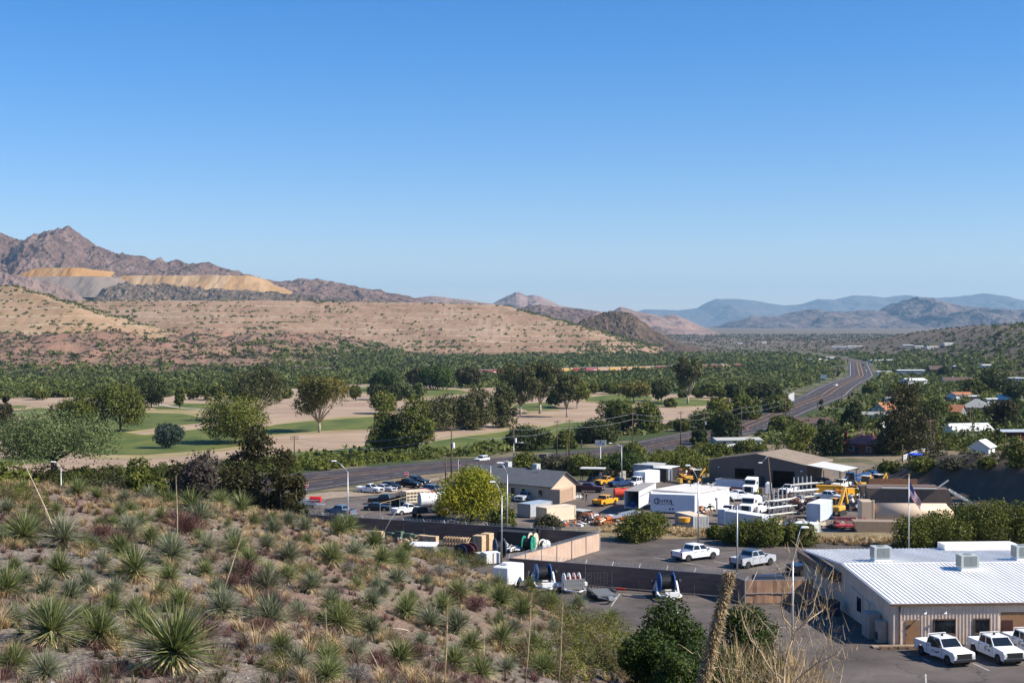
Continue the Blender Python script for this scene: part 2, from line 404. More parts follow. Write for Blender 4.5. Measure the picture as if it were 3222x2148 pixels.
# ---------------------------------------------------------------- mountains
def rock_mat(name, cols, scale, bump=.6, spots=None, streak=None, sp_scale=None, sdist=30):
    m, N, L = node_mat(name); b = N['Principled BSDF']; b.inputs['Roughness'].default_value = .95; b.inputs['Specular IOR Level'].default_value = .1
    tc = N.new('ShaderNodeTexCoord'); src = tc.outputs['Object']
    if streak:
        mp = N.new('ShaderNodeMapping'); mp.inputs['Scale'].default_value = streak; L.new(src, mp.inputs[0]); src2 = mp.outputs[0]
    else: src2 = src
    nz = N.new('ShaderNodeTexNoise'); nz.inputs['Scale'].default_value = scale; nz.inputs['Detail'].default_value = 8; nz.inputs['Roughness'].default_value = .65; L.new(src2, nz.inputs['Vector'])
    rp = N.new('ShaderNodeValToRGB'); e = rp.color_ramp.elements
    while len(e) < len(cols): e.new(.5)
    for i, c in enumerate(cols): e[i].position = .32 + .36 * i / (len(cols) - 1); e[i].color = (*c, 1)
    L.new(nz.outputs['Fac'], rp.inputs[0]); out = rp.outputs[0]
    if spots:
        n2 = N.new('ShaderNodeTexNoise'); n2.inputs['Scale'].default_value = sp_scale; n2.inputs['Detail'].default_value = 5; n2.inputs['Roughness'].default_value = .8; L.new(src, n2.inputs['Vector'])
        r2 = N.new('ShaderNodeMapRange'); r2.inputs['From Min'].default_value = spots[1]; r2.inputs['From Max'].default_value = spots[1] + .05; L.new(n2.outputs['Fac'], r2.inputs[0])
        mx = N.new('ShaderNodeMixRGB'); L.new(r2.outputs[0], mx.inputs[0]); L.new(out, mx.inputs[1]); mx.inputs[2].default_value = (*spots[0], 1); out = mx.outputs[0]
    L.new(out, b.inputs['Base Color'])
    n3 = N.new('ShaderNodeTexNoise'); n3.inputs['Scale'].default_value = scale * 3; n3.inputs['Detail'].default_value = 6; L.new(src, n3.inputs['Vector'])
    bp = N.new('ShaderNodeBump'); bp.inputs['Strength'].default_value = bump; bp.inputs['Distance'].default_value = sdist; L.new(n3.outputs['Fac'], bp.inputs['Height']); L.new(bp.outputs[0], b.inputs['Normal'])
    return m

def mountain(name, prof, d, depth, base_y, m, gully=.5, gs=None, jag=.02, nu=500, nv=110, pw=1.2, back=.6, seed=0, cliff=0):
    """ridge whose skyline follows prof (overview pixels) at distance d"""
    prof = np.array(prof, float)
    ux = np.linspace(prof[0, 0], prof[-1, 0], nu); uy = np.interp(ux, prof[:, 0], prof[:, 1])
    X = (ux * K - CX) / FPX * d; top = CAM_Z - (uy * K - HOR) / FPX * d; bz = CAM_Z - (base_y * K - HOR) / FPX * (d - depth)
    bz = min(bz, -22)
    H = np.maximum(top - bz, 2)
    gs = gs or depth * .25
    v = np.r_[-(np.linspace(1, 0, nv) ** 1.25)[:-1], (np.linspace(0, 1, nv // 3) * back)]
    XX, VV = np.meshgrid(X, v, indexing='ij'); HH = H[:, None]
    wob = fbm(XX / gs, VV * depth / gs, 3, seed + 1) - .5
    a = np.abs(VV) * (1 if True else 1)
    gl = ridged(XX / gs + 1.2 * wob, VV * depth / (gs * 3.2) + seed, 5, seed + 2)
    s = np.clip(1 - a, 0, 1) ** pw
    if cliff: s = np.where(a < .5, s + cliff * ss(.16, .04, a) * 0, s)
    env = np.sin(np.clip(a, 0, 1) * math.pi) ** .8
    hgt = HH * s + HH * gully * (gl - .62) * env * 1.1 + HH * jag * (ridged(XX / (gs * .2), VV * depth / (gs * .2), 4, seed + 9) - .5) * 2 * ss(0, .1, s)
    YY = d + VV * depth + (fbm(XX / (gs * 2), XX * 0, 3, seed + 4) - .5) * depth * .5 * env
    Vt = np.c_[XX.ravel(), YY.ravel(), (bz + hgt).ravel()]
    o = big_mesh(name, Vt, grid_faces(len(X), len(v)), m, smooth=True); return tag(o, kind='structure')

M_dark = rock_mat('dark_mountain_rock', [(.105, .067, .055), (.175, .112, .09), (.255, .175, .145)], .008, bump=.9, spots=((.06, .05, .035), .53), sp_scale=.06, sdist=60)
M_dark2 = rock_mat('foothill_rock', [(.10, .07, .055), (.16, .11, .085), (.25, .185, .145)], .02, bump=.8, spots=((.05, .055, .03), .5), sp_scale=.09, sdist=25)
M_pink = rock_mat('pinkish_mountain_rock', [(.15, .10, .08), (.24, .165, .135), (.30, .21, .17)], .004, sdist=60)
M_blue = rock_mat('mesa_rock', [(.06, .05, .05), (.12, .09, .085), (.185, .14, .12)], .0022, sdist=120)
M_far = rock_mat('far_range_rock', [(.09, .085, .085), (.13, .115, .11)], .0015, sdist=150)
mountain('far_mountain_range', [(1440,722),(1480,710),(1560,713),(1600,708),(1625,694),(1645,687),(1700,686),(1750,694),(1800,702),(1840,699),(1880,687),(1915,688),(1960,679),(2000,680),(2030,684),(2080,678),(2140,684),(2200,681),(2260,674),(2310,681),(2352,692),(2480,700),(2600,715)], 26000, 4200, 760, M_far, gully=.5, gs=1500, jag=.02, seed=3)
mountain('mesa_mountain_range', [(1645,771),(1665,757),(1690,741),(1705,733),(1722,728),(1760,727),(1790,729),(1822,723),(1832,719),(1850,714),(1858,711),(1880,712),(1890,716),(1920,717),(1960,717),(1975,713),(2000,713),(2035,717),(2045,708),(2060,701),(2090,695),(2104,684),(2128,687),(2150,698),(2180,697),(2210,704),(2250,708),(2300,711),(2352,712),(2450,716),(2560,735)], 13000, 3000, 773, M_blue, gully=.85, gs=560, jag=.065, nu=800, nv=150, seed=8)
mountain('distant_peak', [(1090,705),(1130,698),(1150,688),(1165,680),(1185,671),(1195,672),(1210,679),(1225,677),(1240,680),(1262,690),(1290,703),(1330,712),(1380,730)], 10500, 1500, 720, M_pink, gully=.45, gs=420, jag=.02, seed=12)
mountain('low_ridge', [(900,700),(945,690),(965,682),(990,679),(1030,684),(1080,690),(1130,697),(1180,707),(1260,722)], 7600, 900, 720, M_pink, gully=.35, gs=330, jag=.015, seed=15)
mountain('right_ridge', [(1380,735),(1415,710),(1424,705),(1440,708),(1462,715),(1490,720),(1520,727),(1545,722),(1570,731),(1600,746),(1640,767),(1670,782)], 7200, 1100, 775, M_pink, gully=.5, gs=330, jag=.02, seed=18)
mountain('foreground_ridge', [(1150,720),(1200,706),(1215,702),(1240,700),(1262,703),(1300,706),(1340,710),(1375,715),(1420,730),(1480,750)], 5600, 700, 750, M_dark, gully=.4, gs=220, jag=.02, seed=21)
mountain('rocky_mountain', [(-260,600),(-150,560),(-60,530),(0,541),(30,552),(60,556),(84,556),(90,547),(105,540),(122,533),(142,527),(158,528),(172,537),(195,553),(215,566),(240,577),(262,585),(300,590),(330,590),(355,596),(400,600),(440,607),(480,604),(500,612),(540,624),(580,634),(620,643),(660,648),(705,641),(735,645),(780,653),(830,662),(870,667),(900,676),(960,686),(1010,700),(1080,715)], 6000, 1500, 700, M_dark, gully=.6, gs=330, jag=.05, nu=1100, nv=200, seed=25)
mountain('dark_foothill', [(215,690),(235,668),(262,655),(290,649),(325,656),(350,654),(385,652),(410,659),(450,662),(520,665),(600,670),(680,676),(760,684),(860,690),(960,700)], 4500, 520, 712, M_dark2, gully=.28, gs=110, jag=.05, nu=700, nv=140, seed=31)
mountain('dark_foothill', [(-200,620),(-80,618),(0,628),(60,636),(110,648),(150,664),(190,684),(230,710)], 4700, 420, 690, M_pink, gully=.5, gs=120, jag=.04, nu=300, seed=33)
M_knoll = rock_mat('knoll_rock', [(.05, .04, .028), (.095, .068, .048), (.17, .115, .085)], .05, spots=((.035, .045, .02), .56), sp_scale=.16, sdist=8)
mountain('rocky_knoll', [(1270,770),(1300,757),(1335,737),(1360,727),(1385,719),(1400,716),(1430,718),(1450,722),(1475,738),(1500,755),(1530,773),(1560,786),(1590,792)], 2900, 260, 800, M_knoll, gully=.3, gs=60, jag=.06, nu=420, nv=120, seed=41)

# ---------------------------------------------------------------- terraced tailings: height from the distance inside a footprint
def sdf_in(x, y, P):
    d = np.full(x.shape, 1e9); n = len(P)
    for i in range(n):
        a = np.array(P[i], float); b = np.array(P[(i + 1) % n], float); ab = b - a
        t = np.clip(((x - a[0]) * ab[0] + (y - a[1]) * ab[1]) / (ab @ ab), 0, 1)
        d = np.minimum(d, np.hypot(x - a[0] - t * ab[0], y - a[1] - t * ab[1]))
    ins = inpoly(np.c_[x.ravel(), y.ravel()], P).reshape(x.shape)
    return np.where(ins, d, -d)
def terraces(name, P, z0, steps, rise, run, berm, step, m, wob=12, wl=90, seed=0, small=.0, yclip=None, tilt=0):
    P = np.array(P, float); x0, y0 = P.min(0) - 20; x1, y1 = P.max(0) + 20
    if yclip: y1 = min(y1, yclip)
    ys = y0 + (y1 - y0) * np.linspace(0, 1, int((y1 - y0) / step)) ** 1.0
    X, Y = np.meshgrid(np.arange(x0, x1, step * 1.3), ys, indexing='ij')
    D_ = sdf_in(X, Y, P) + wob * (fbm(X / wl, Y / wl, 4, seed) - .5) + small * (ridged(X / 14, Y / 60, 3, seed + 5) - .5)
    per = run + berm; k = np.floor(D_ / per); f = D_ - k * per
    h = np.where(D_ < 0, -8, np.where(k >= steps, steps * rise + 1.5 * fbm(X / 60, Y / 60, 3, seed + 8), k * rise + np.minimum(f / run, 1) * rise))
    h = h * (1 - tilt * ss(-500, 150, X)) if tilt else h
    raw = (f > run * .9) & (k < steps) & (D_ > 0)
    bench = ((f > run) & (k < steps) & (D_ > 0)).astype(float) * ss(.30, .50, fbm(X / 130, Y / 90 + k * 7.3, 3, seed + 11))
    Z = z0 + h + 3.2 * (fbm(X / 75, Y / 40, 4, seed + 21) - .5) * (D_ > 0) + .5 * (fbm(X / 8, Y / 8, 3, seed + 2) - .5)
    o = big_mesh(name, np.c_[X.ravel(), Y.ravel(), Z.ravel()], grid_faces(*X.shape), m, attrs={'bench': bench.ravel(), 'level': (np.clip(k, 0, steps) / steps).ravel()})
    tag(o, kind='structure'); return (X, Y, Z, D_, raw)

def tail_mat(name, cols, bench_col, spot=None):
    m = rock_mat(name, cols, .012, bump=.5, sdist=4, spots=spot, sp_scale=.11); N = m.node_tree.nodes; L = m.node_tree.links; b = N['Principled BSDF']
    src = b.inputs['Base Color'].links[0].from_socket; at = N.new('ShaderNodeAttribute'); at.attribute_name = 'bench'
    mx = N.new('ShaderNodeMixRGB'); L.new(at.outputs['Fac'], mx.inputs[0]); L.new(src, mx.inputs[1]); mx.inputs[2].default_value = (*bench_col, 1); L.new(mx.outputs[0], b.inputs['Base Color'])
    return m
M_tail = tail_mat('tailings_earth', [(.20, .125, .077), (.275, .18, .115), (.325, .225, .15)], (.42, .33, .24))
M_tail2 = tail_mat('sandy_tailings_earth', [(.22, .14, .077), (.295, .195, .115), (.35, .24, .15)], (.42, .33, .23))
T1 = terraces('tailings_terraces', [(-1700,2560),(-1200,2520),(-560,2480),(-330,2500),(-60,2500),(170,2520),(250,2570),(300,2720),(340,3600),(-1700,3600)], -20, 9, 10.8, 25, 12, 3.6, M_tail, wob=45, wl=260, seed=61, yclip=3150, tilt=.1, small=4)
T2 = terraces('tailings_mound', [(-1300,2000),(-760,1960),(-620,1960),(-520,2020),(-470,2120),(-490,2400),(-600,2800),(-1300,2800)], -8, 8, 12.5, 32, 9, 4.0, M_tail2, wob=50, wl=240, seed=66, yclip=2600, small=4)
M_w1 = rock_mat('orange_waste_rock', [(.27, .13, .035), (.34, .18, .06), (.38, .24, .11)], .02, streak=(1, .08, .2), bump=.4, sdist=8)
M_w2 = rock_mat('grey_waste_rock', [(.16, .135, .115), (.22, .17, .135), (.27, .17, .095)], .012, streak=(1, .15, .3), bump=.4, sdist=8)
M_w3 = rock_mat('tan_waste_rock', [(.26, .145, .055), (.34, .21, .10), (.41, .29, .17)], .015, streak=(1, .08, .2), bump=.4, sdist=8)
def px_x(px, d): return (px * K - CX) / FPX * d
def px_z(py, d): return CAM_Z - (py * K - HOR) / FPX * d
terraces('waste_rock_dump', [(px_x(30,5300),5200),(px_x(190,5300),5150),(px_x(255,5300),5230),(px_x(255,5300),5900),(px_x(30,5300),5900)], px_z(650,5200), 1, px_z(616,5300)-px_z(650,5200), 95, 5, 9, M_w1, wob=25, wl=200, seed=71, small=14)
terraces('waste_rock_dump', [(px_x(-60,5000),4880),(px_x(240,5000),4850),(px_x(330,5000),4930),(px_x(330,5000),5300),(px_x(-60,5000),5300)], px_z(678,4880), 1, px_z(636,5000)-px_z(678,4880), 110, 5, 9, M_w2, wob=60, wl=200, seed=74, small=10)
terraces('waste_rock_dump', [(px_x(200,5100),5020),(px_x(480,5100),5000),(px_x(615,5100),5060),(px_x(640,5100),5160),(px_x(640,5100),5600),(px_x(200,5100),5600)], px_z(672,5020), 2, (px_z(632,5100)-px_z(672,5020))/2, 52, 12, 9, M_w3, wob=60, wl=200, seed=77, small=14)

# ---------------------------------------------------------------- haze
hz, N, L = node_mat('haze_air'); N.remove(N['Principled BSDF'])
pv = N.new('ShaderNodeVolumePrincipled'); pv.inputs['Color'].default_value = (.44, .74, 1, 1); pv.inputs['Density'].default_value = 3.2e-5; pv.inputs['Anisotropy'].default_value = .1
L.new(pv.outputs[0], N['Material Output'].inputs['Volume'])
hb_ = MB().box((0, 16000, 480), (44000, 40000, 1160)).build('haze', hz); tag(hb_, kind='stuff')
# ---------------------------------------------------------------- foliage generators
LG = dict(
  mesquite=[(.044,.052,.007),(.094,.108,.015),(.18,.185,.03)],
  bosque=[(.044,.055,.011),(.094,.112,.023),(.17,.178,.045)],
  deep=[(.018,.026,.006),(.042,.054,.012),(.09,.10,.024)],
  euc=[(.036,.042,.014),(.078,.082,.026),(.155,.148,.055)],
  gold=[(.055,.058,.012),(.12,.112,.024),(.24,.2,.045)],
  cotton=[(.05,.075,.02),(.11,.145,.045),(.22,.25,.11)],
  pine=[(.022,.023,.007),(.045,.042,.013),(.095,.08,.026)],
  bluish=[(.03,.05,.035),(.06,.085,.06),(.10,.13,.095)],
  yellow=[(.10,.13,.01),(.22,.23,.015),(.42,.36,.02)],
  juniper=[(.016,.03,.005),(.036,.062,.010),(.075,.11,.018)],
  scrub=[(.05,.055,.025),(.085,.08,.04),(.13,.115,.065)],
  hillscrub=[(.045,.04,.022),(.075,.06,.032),(.11,.095,.05)],
  brownpine=[(.045,.036,.028),(.075,.06,.046),(.12,.095,.078)],
  dry=[(.14,.10,.065),(.24,.18,.11),(.36,.28,.18)],
  straw=[(.30,.21,.10),(.42,.30,.15),(.55,.42,.24)],
  redtwig=[(.07,.035,.03),(.13,.065,.055),(.20,.11,.09)],
  sotol=[(.045,.065,.018),(.14,.17,.05),(.36,.37,.17)],
  sotolblue=[(.055,.07,.035),(.16,.18,.10),(.36,.37,.23)],
  skirt=[(.20,.14,.07),(.42,.31,.17),(.66,.53,.33)],
  grey=[(.12,.11,.10),(.2,.19,.17),(.3,.28,.25)])
def LM(k): return leaf_mat('foliage_' + k, LG[k], transl=.12 if k in ('dry', 'straw', 'redtwig', 'skirt', 'grey') else .25)
BARK = mat('bark', (.10, .075, .055), .9, var=.4, scale=4, bump=.5)
PALE_BARK = mat('pale_bark', (.34, .29, .23), .85, var=.35, scale=3, bump=.4)

def quads(C, size, nrm_bias=None, asp=.62, r=None):
    """random leaf quads at centres C (n,3), half size (n,)"""
    r = r or rng; n = len(C)
    a = r.normal(size=(n, 3)); a /= np.linalg.norm(a, axis=1)[:, None]
    b = r.normal(size=(n, 3)); b -= a * (a * b).sum(1)[:, None]; b /= np.linalg.norm(b, axis=1)[:, None]
    if nrm_bias is not None:       # turn the leaf so that its face tends to look along the bias
        c = np.cross(a, b); nb = c + nrm_bias * 1.1; nb /= np.linalg.norm(nb, axis=1)[:, None]
        a = np.cross(b, nb); a /= np.linalg.norm(a, axis=1)[:, None] + 1e-9; b = np.cross(nb, a)
    s = np.broadcast_to(size, (n,))[:, None]; a = a * s; b = b * s * asp
    V = np.stack([C - a - b * .5, C - b * .9 + a * .2, C + a + b * .4, C + b * .9 - a * .1], 1).reshape(-1, 3)
    return V, np.arange(4 * n).reshape(-1, 4)

def bushes(name, P, rad, hgt, nq, mt, leaf=None, label=None, flat=.0):
    """many ground-hugging bushes in ONE mesh: P (n,3), rad, hgt, nq quads each"""
    n = len(P); nq = np.broadcast_to(nq, (n,)).astype(int); idx = np.repeat(np.arange(n), nq); m = len(idx)
    u = rng.normal(size=(m, 3)); u /= np.linalg.norm(u, axis=1)[:, None]; u[:, 2] = np.abs(u[:, 2])
    rr = rng.uniform(.55, 1.0, m) ** .6
    lump = 1 + .25 * np.sin(u[:, 0] * 5 + idx) * np.cos(u[:, 1] * 6 + idx * 1.7)
    d = u * (rr * lump)[:, None]
    rad = np.broadcast_to(rad, (n,)); hgt = np.broadcast_to(hgt, (n,))
    C = P[idx] + np.c_[d[:, 0] * rad[idx], d[:, 1] * rad[idx], d[:, 2] * hgt[idx] + .05]
    sz = (leaf if leaf is not None else rad * .34 * np.sqrt(30 / np.maximum(nq, 8)))
    sz = np.broadcast_to(sz, (n,))[idx] * rng.uniform(.7, 1.3, m)
    V, F = quads(C, sz, u)
    t = np.clip((.5 * rng.uniform(.1, .9, n) + .9 * (fbm(P[:, 0] / 45, P[:, 1] / 90, 3, 66) - .22))[idx] + rng.normal(0, .12, m), 0, 1)
    o = big_mesh(name, V, F, mt, attrs={'tint': np.repeat(t, 4)})
    return tag(o, kind='stuff')

def crown_mesh(name, W, H, z0, n, leaf, mt, parent, lobes=14, lr=(.16, .28), shape='round', seed=0, depthf=1.0, dens=1.0):
    """crown of width W, from height z0 to H, made of leaf clumps on uneven lobes; returns lobe centres"""
    r = np.random.default_rng(seed); L = []
    ch = H - z0
    for k in range(lobes):
        for _ in range(30):
            p = r.uniform(-1, 1, 3); t = (p[2] + 1) / 2
            if shape == 'round': ok = (p ** 2).sum() < 1 and (p ** 2).sum() > .12
            elif shape == 'cone': ok = np.hypot(p[0], p[1]) < (1.05 - t) * .95 + .05
            elif shape == 'flat': ok = np.hypot(p[0], p[1]) < 1 and t > .15 + .35 * np.hypot(p[0], p[1]) * 0 and t < 1 - .45 * np.hypot(p[0], p[1]) ** 2
            elif shape == 'up': ok = np.hypot(p[0], p[1]) < .35 + .65 * math.sin(min(t * 1.25, 1) * math.pi * .62)
            elif shape == 'bush': ok = np.hypot(p[0], p[1]) < math.sqrt(max(0, 1.02 - t ** 2.2))
            else: ok = np.hypot(p[0], p[1]) < 1
            if ok: break
        rad = r.uniform(*lr) * W * (1.0 if shape != 'cone' else (1.15 - t * .8))
        L.append((p[0] * (W / 2 - rad * .8), p[1] * (W / 2 - rad * .8) * depthf, z0 + rad * .6 + t * max(ch - 1.5 * rad, .1), rad))
    L = np.array(L); per = int(n * dens / lobes); cl = max(4, per // 7)
    C = []; S = []; T = []; B = []
    for (x, y, z, rad) in L:
        u = r.normal(size=(cl, 3)); u /= np.linalg.norm(u, axis=1)[:, None]
        rr = r.uniform(.45, 1.05, cl) ** .5 * rad
        c = np.array([x, y, z]) + u * rr[:, None] * [1, 1, .85]
        k = max(3, per // cl); tt = np.clip(r.uniform(.15, .85) * .5 + r.uniform(.05, .55, cl), 0, 1)
        q = np.repeat(c, k, 0) + r.normal(0, rad * .13, (cl * k, 3))
        C.append(q); T.append(np.clip(np.repeat(tt, k) + r.normal(0, .1, cl * k), 0, 1)); B.append(np.repeat(u, k, 0))
    C = np.concatenate(C); T = np.concatenate(T); B = np.concatenate(B); C[:, 2] = np.maximum(C[:, 2], .1)
    V, F = quads(C, leaf * r.uniform(.65, 1.35, len(C)), B, r=r)
    return big_mesh(name, V, F, mt, parent, attrs={'tint': np.repeat(T, 4)}), L

def tree(name, label, cat, px, top, w, style='round', pal='mesquite', base=None, d=None, group=None, n=1500, leafpx=1.5, trunk=None, cb=None, seed=None, bark=None, lean=0):
    """px,top,base,w in overview pixels; stands on the ground at pixel (px,base) or at distance d"""
    if d is None: g = G(px * K, base * K, 60)
    else:
        x = at_d(px * K, top * K, d)[0]; g = Vector((x, d, gz(x, d)))
    dd = g.y; s = dd / FPX * K
    H = at_d(px * K, top * K, dd)[2] - g.z; W = w * s * 1.2; H *= 1.13 if style in ('bush', 'mound') else 1.05
    seed = seed if seed is not None else int(px * 7 + top * 13)
    rr = random.Random(seed)
    e = empty(name, g, rr.uniform(0, 6.28), label=label, cat=cat, group=group)
    st = dict(round=('round', .08, 18, (.18, .28)), euc=('up', .26, 20, (.12, .21)), bush=('bush', .0, 20, (.16, .26)), flat=('flat', .3, 20, (.13, .22)), pine=('cone', .05, 34, (.12, .2)), mound=('bush', .0, 34, (.13, .2)), oval=('round', .1, 18, (.2, .3)),
              cypress=('cone', .02, 22, (.32, .45)), open=('up', .2, 15, (.11, .2)))[style]
    z0 = H * (cb if cb is not None else st[1])
    leaf = leafpx * s * 1.3; n = int(n * 3.0)
    c, L = crown_mesh('crown', W, H, z0, n, leaf, LM(pal), e, st[2], st[3], st[0], seed)
    tr = trunk or max(.12, H * .022); m = MB()
    fork = max(z0 * .75, H * .12)
    m.tube([(0, 0, -.3), (tr * .3, 0, fork * .5), (0, tr * .4, fork)], [tr * 1.25, tr, tr * .85], 8)
    for k, (x, y, z, rad) in enumerate(L[: (12 if style not in ('cypress',) else 1)]):
        b = Vector((x, y, z)); a = Vector((0, 0, fork * rr.uniform(.8, 1.0))); mid = a.lerp(b, .5) + Vector((rr.uniform(-.06, .06) * W, rr.uniform(-.06, .06) * W, -.02 * H))
        m.tube([a, mid, b], [tr * .6, tr * .36, tr * .12], 5)
    m.build('trunk', bark or (PALE_BARK if style == 'euc' else BARK), e, smooth=True)
    return e

# ---------------------------------------------------------------- golf course, tracks
def poly(pts, dmin=60):
    return [G(x * K, y * K, dmin)[:2] for x, y in pts]
SAND = mat('dry_golf_sand', (.29, .20, .13), .95, col2=(.38, .275, .185), scale=.05, bump=.3, bscale=1.2, detail=8)
GOLD = mat('dormant_turf', (.25, .20, .08), .95, col2=(.34, .265, .13), scale=.08, bump=.3, bscale=1.5)
TURF = mat('green_turf', (.06, .088, .012), .9, col2=(.125, .135, .024), scale=.09, bump=.3, bscale=1.5, detail=9, stretch=(1, .35, 1))
PATH = mat('pale_path', (.42, .37, .32), .9, var=.15, scale=.5)
def st(o): return tag(o, kind='structure')
st(drape('golf_course', poly([(-60,1112),(-60,925),(30,914),(150,913),(180,911),(330,920),(420,905),(520,905),(800,884),(960,882),(1060,893),(1240,886),(1400,903),(1560,905),(1700,913),(1745,918),(1640,948),(1560,965),(1500,985),(1380,1010),(1200,1015),(1000,1040),(880,1050),(640,1060),(450,1075),(250,1090),(60,1106)]), SAND, .05, 14, jit=3))
fair = [([(30,990),(60,1000),(240,1045),(330,1045),(480,1032),(590,1020),(600,1005),(560,985),(470,985),(330,1000),(240,985),(150,1000)], TURF),
 ([(-40,1060),(60,1042),(150,1048),(110,1062),(-40,1075)], TURF),
 ([(230,958),(330,948),(420,950),(470,962),(450,972),(380,980),(300,990),(240,1000),(215,975)], TURF),
 ([(350,935),(420,927),(510,928),(520,938),(430,942),(360,941)], TURF), ([(395,945),(470,944),(520,948),(450,952)], GOLD),
 ([(20,945),(90,937),(130,943),(110,955),(30,958)], TURF), ([(20,932),(60,931),(60,936),(20,938)], TURF),
 ([(580,985),(640,975),(730,966),(850,958),(900,965),(850,985),(740,990),(640,998),(590,1000)], TURF),
 ([(600,1052),(640,1040),(760,1035),(860,1022),(960,1020),(1010,1012),(1200,985),(1260,990),(1220,1010),(1010,1040),(880,1048),(700,1052)], TURF),
 ([(1230,985),(1300,972),(1400,965),(1460,962),(1400,985),(1300,1000),(1200,1004)], TURF),
 ([(960,900),(1010,893),(1060,897),(1080,903),(1000,910),(970,910)], TURF),
 ([(790,892),(850,888),(900,895),(880,905),(810,900)], TURF),
 ([(1340,915),(1420,905),(1500,912),(1500,918),(1420,925),(1350,922)], TURF),
 ([(1480,925),(1560,915),(1640,920),(1670,928),(1560,934),(1490,932)], TURF), ([(1380,925),(1440,920),(1470,928),(1410,934)], TURF),
 ([(1180,930),(1250,925),(1290,940),(1210,945)], TURF)]
for i, (p, m_) in enumerate(fair):
    P = np.array(p, float); c = P.mean(0); big = c + (P - c) * [1.07, 1.28]
    if m_ is TURF: st(drape('rough_turf', poly(big), GOLD, .09 + .004 * i, 10, jit=7))
    st(drape('fairway', poly(p), m_, .16 + .004 * i, 10, jit=5))
def ribbon(name, pts, width, m, off):
    P = np.array(pts, float)
    # resample
    seg = np.r_[0, np.cumsum(np.hypot(*np.diff(P, axis=0).T))]; t = np.arange(0, seg[-1], max(1.5, seg[-1] / 600)); 
    C = np.c_[np.interp(t, seg, P[:, 0]), np.interp(t, seg, P[:, 1])]
    for _ in range(12): C[1:-1] = (C[:-2] + C[1:-1] * 2 + C[2:]) / 4
    T = np.gradient(C, axis=0); T /= np.linalg.norm(T, axis=1)[:, None]; Nn = np.c_[T[:, 1], -T[:, 0]]
    a, b = width if isinstance(width, tuple) else (-width / 2, width / 2)
    cols = np.linspace(a, b, max(2, int(abs(b - a) / 3) + 1))
    V = C[:, None] + Nn[:, None] * cols[None, :, None]; Z = ground(V[..., 0], V[..., 1]) + off
    return st(big_mesh(name, np.c_[V.reshape(-1, 2), Z.ravel()], grid_faces(len(C), len(cols)), m, smooth=True)), C, Nn, t
for p, wd in [([(170,912),(240,922),(330,925),(420,938),(520,943),(570,950),(640,948)], 3), ([(20,948),(150,948),(215,930)], 3), ([(380,908),(560,908),(760,893),(930,885),(1080,890)], 3)]:
    ribbon('path', [G(x * K, y * K, 60)[:2] for x, y in p], wd, PATH, .22)

# ---------------------------------------------------------------- green brush of the valley (nobody could count it)
def scatter(n, y0, y1, x0, x1, dens=None, pw=1.0):
    a = rng.uniform(x0, x1, n); y = y0 + (y1 - y0) * rng.uniform(0, 1, n) ** pw
    x = a * y                    # a = tangent of the bearing
    if dens is not None:
        k = rng.uniform(0, 1, n) < dens(x, y); x, y = x[k], y[k]
    return x, y
golf_poly = np.array(poly([(-60,1112),(-60,925),(30,914),(150,913),(180,911),(330,920),(420,905),(520,905),(800,884),(960,882),(1060,893),(1240,886),(1400,903),(1560,905),(1700,913),(1745,918),(1640,948),(1560,965),(1500,985),(1380,1010),(1200,1015),(1000,1040),(880,1050),(640,1060),(450,1075),(250,1090),(60,1106)]))
def off_road(x, y, a=-19, b=20): 
    # distance across the highway, + to the right
    hs_ = (np.interp(y + 5, HW[:, 1], HW[:, 0]) - np.interp(y - 5, HW[:, 1], HW[:, 0])) / 10
    u = (x - hx(y)) / np.sqrt(1 + hs_ ** 2); return (u < a) | (u > b), u
def far_dens(x, y):
    r, u = off_road(x, y); g = ~inpoly(np.c_[x, y], golf_poly)
    f = fbm(x / 70, y / 70, 4, 90)
    d = r & g & (u < 400)
    left = np.where(u < 0, np.where(f > .36, .95, .35), np.where(f > .42, .8, .3))
    left = left * np.where((u < -19) & (u > -36), .15, 1)
    red = ss(1400, 1560, y) * (1 - ss(-330, -120, x)); left = left * (1 - .93 * red)
    hillr = ss(100, 160, u) * ss(700, 900, y); left = left * (1 - .8 * hillr)
    return d * left * (y > 330) * (1 - .85 * ss(1900, 2500, y))
x, y = scatter(62000, 340, 2600, -.52, .5, far_dens, .8)
k = ~((y < 480) & (x > hx(y))); x, y = x[k], y[k]
rad = rng.uniform(1.3, 3.7, len(x)) * (.6 + .95 * fbm(x / 35, y / 60, 3, 71)) * (1 + .35 * ss(800, 2000, y)); hg = rad * rng.uniform(.75, 1.15, len(x)) * (1 + .3 * (rng.uniform(size=len(x)) > .93))
bushes('mesquite_woodland', np.c_[x, y, ground(x, y) - .3], rad, hg, np.clip(24000 / y, 11, 60), LM('bosque'))
x, y = scatter(1500, 390, 950, -.1, .5, lambda x, y: ((x - hx(y)) > 38) * (x - hx(y) < 330) * (fbm(x / 40, y / 40, 3, 14) > .46) * 1.0)
rad = rng.uniform(2.2, 5.0, len(x)); bushes('mesquite_woodland', np.c_[x, y, ground(x, y) - .3], rad, rad * rng.uniform(.8, 1.5, len(x)), 130, LM('mesquite'), leaf=.55)
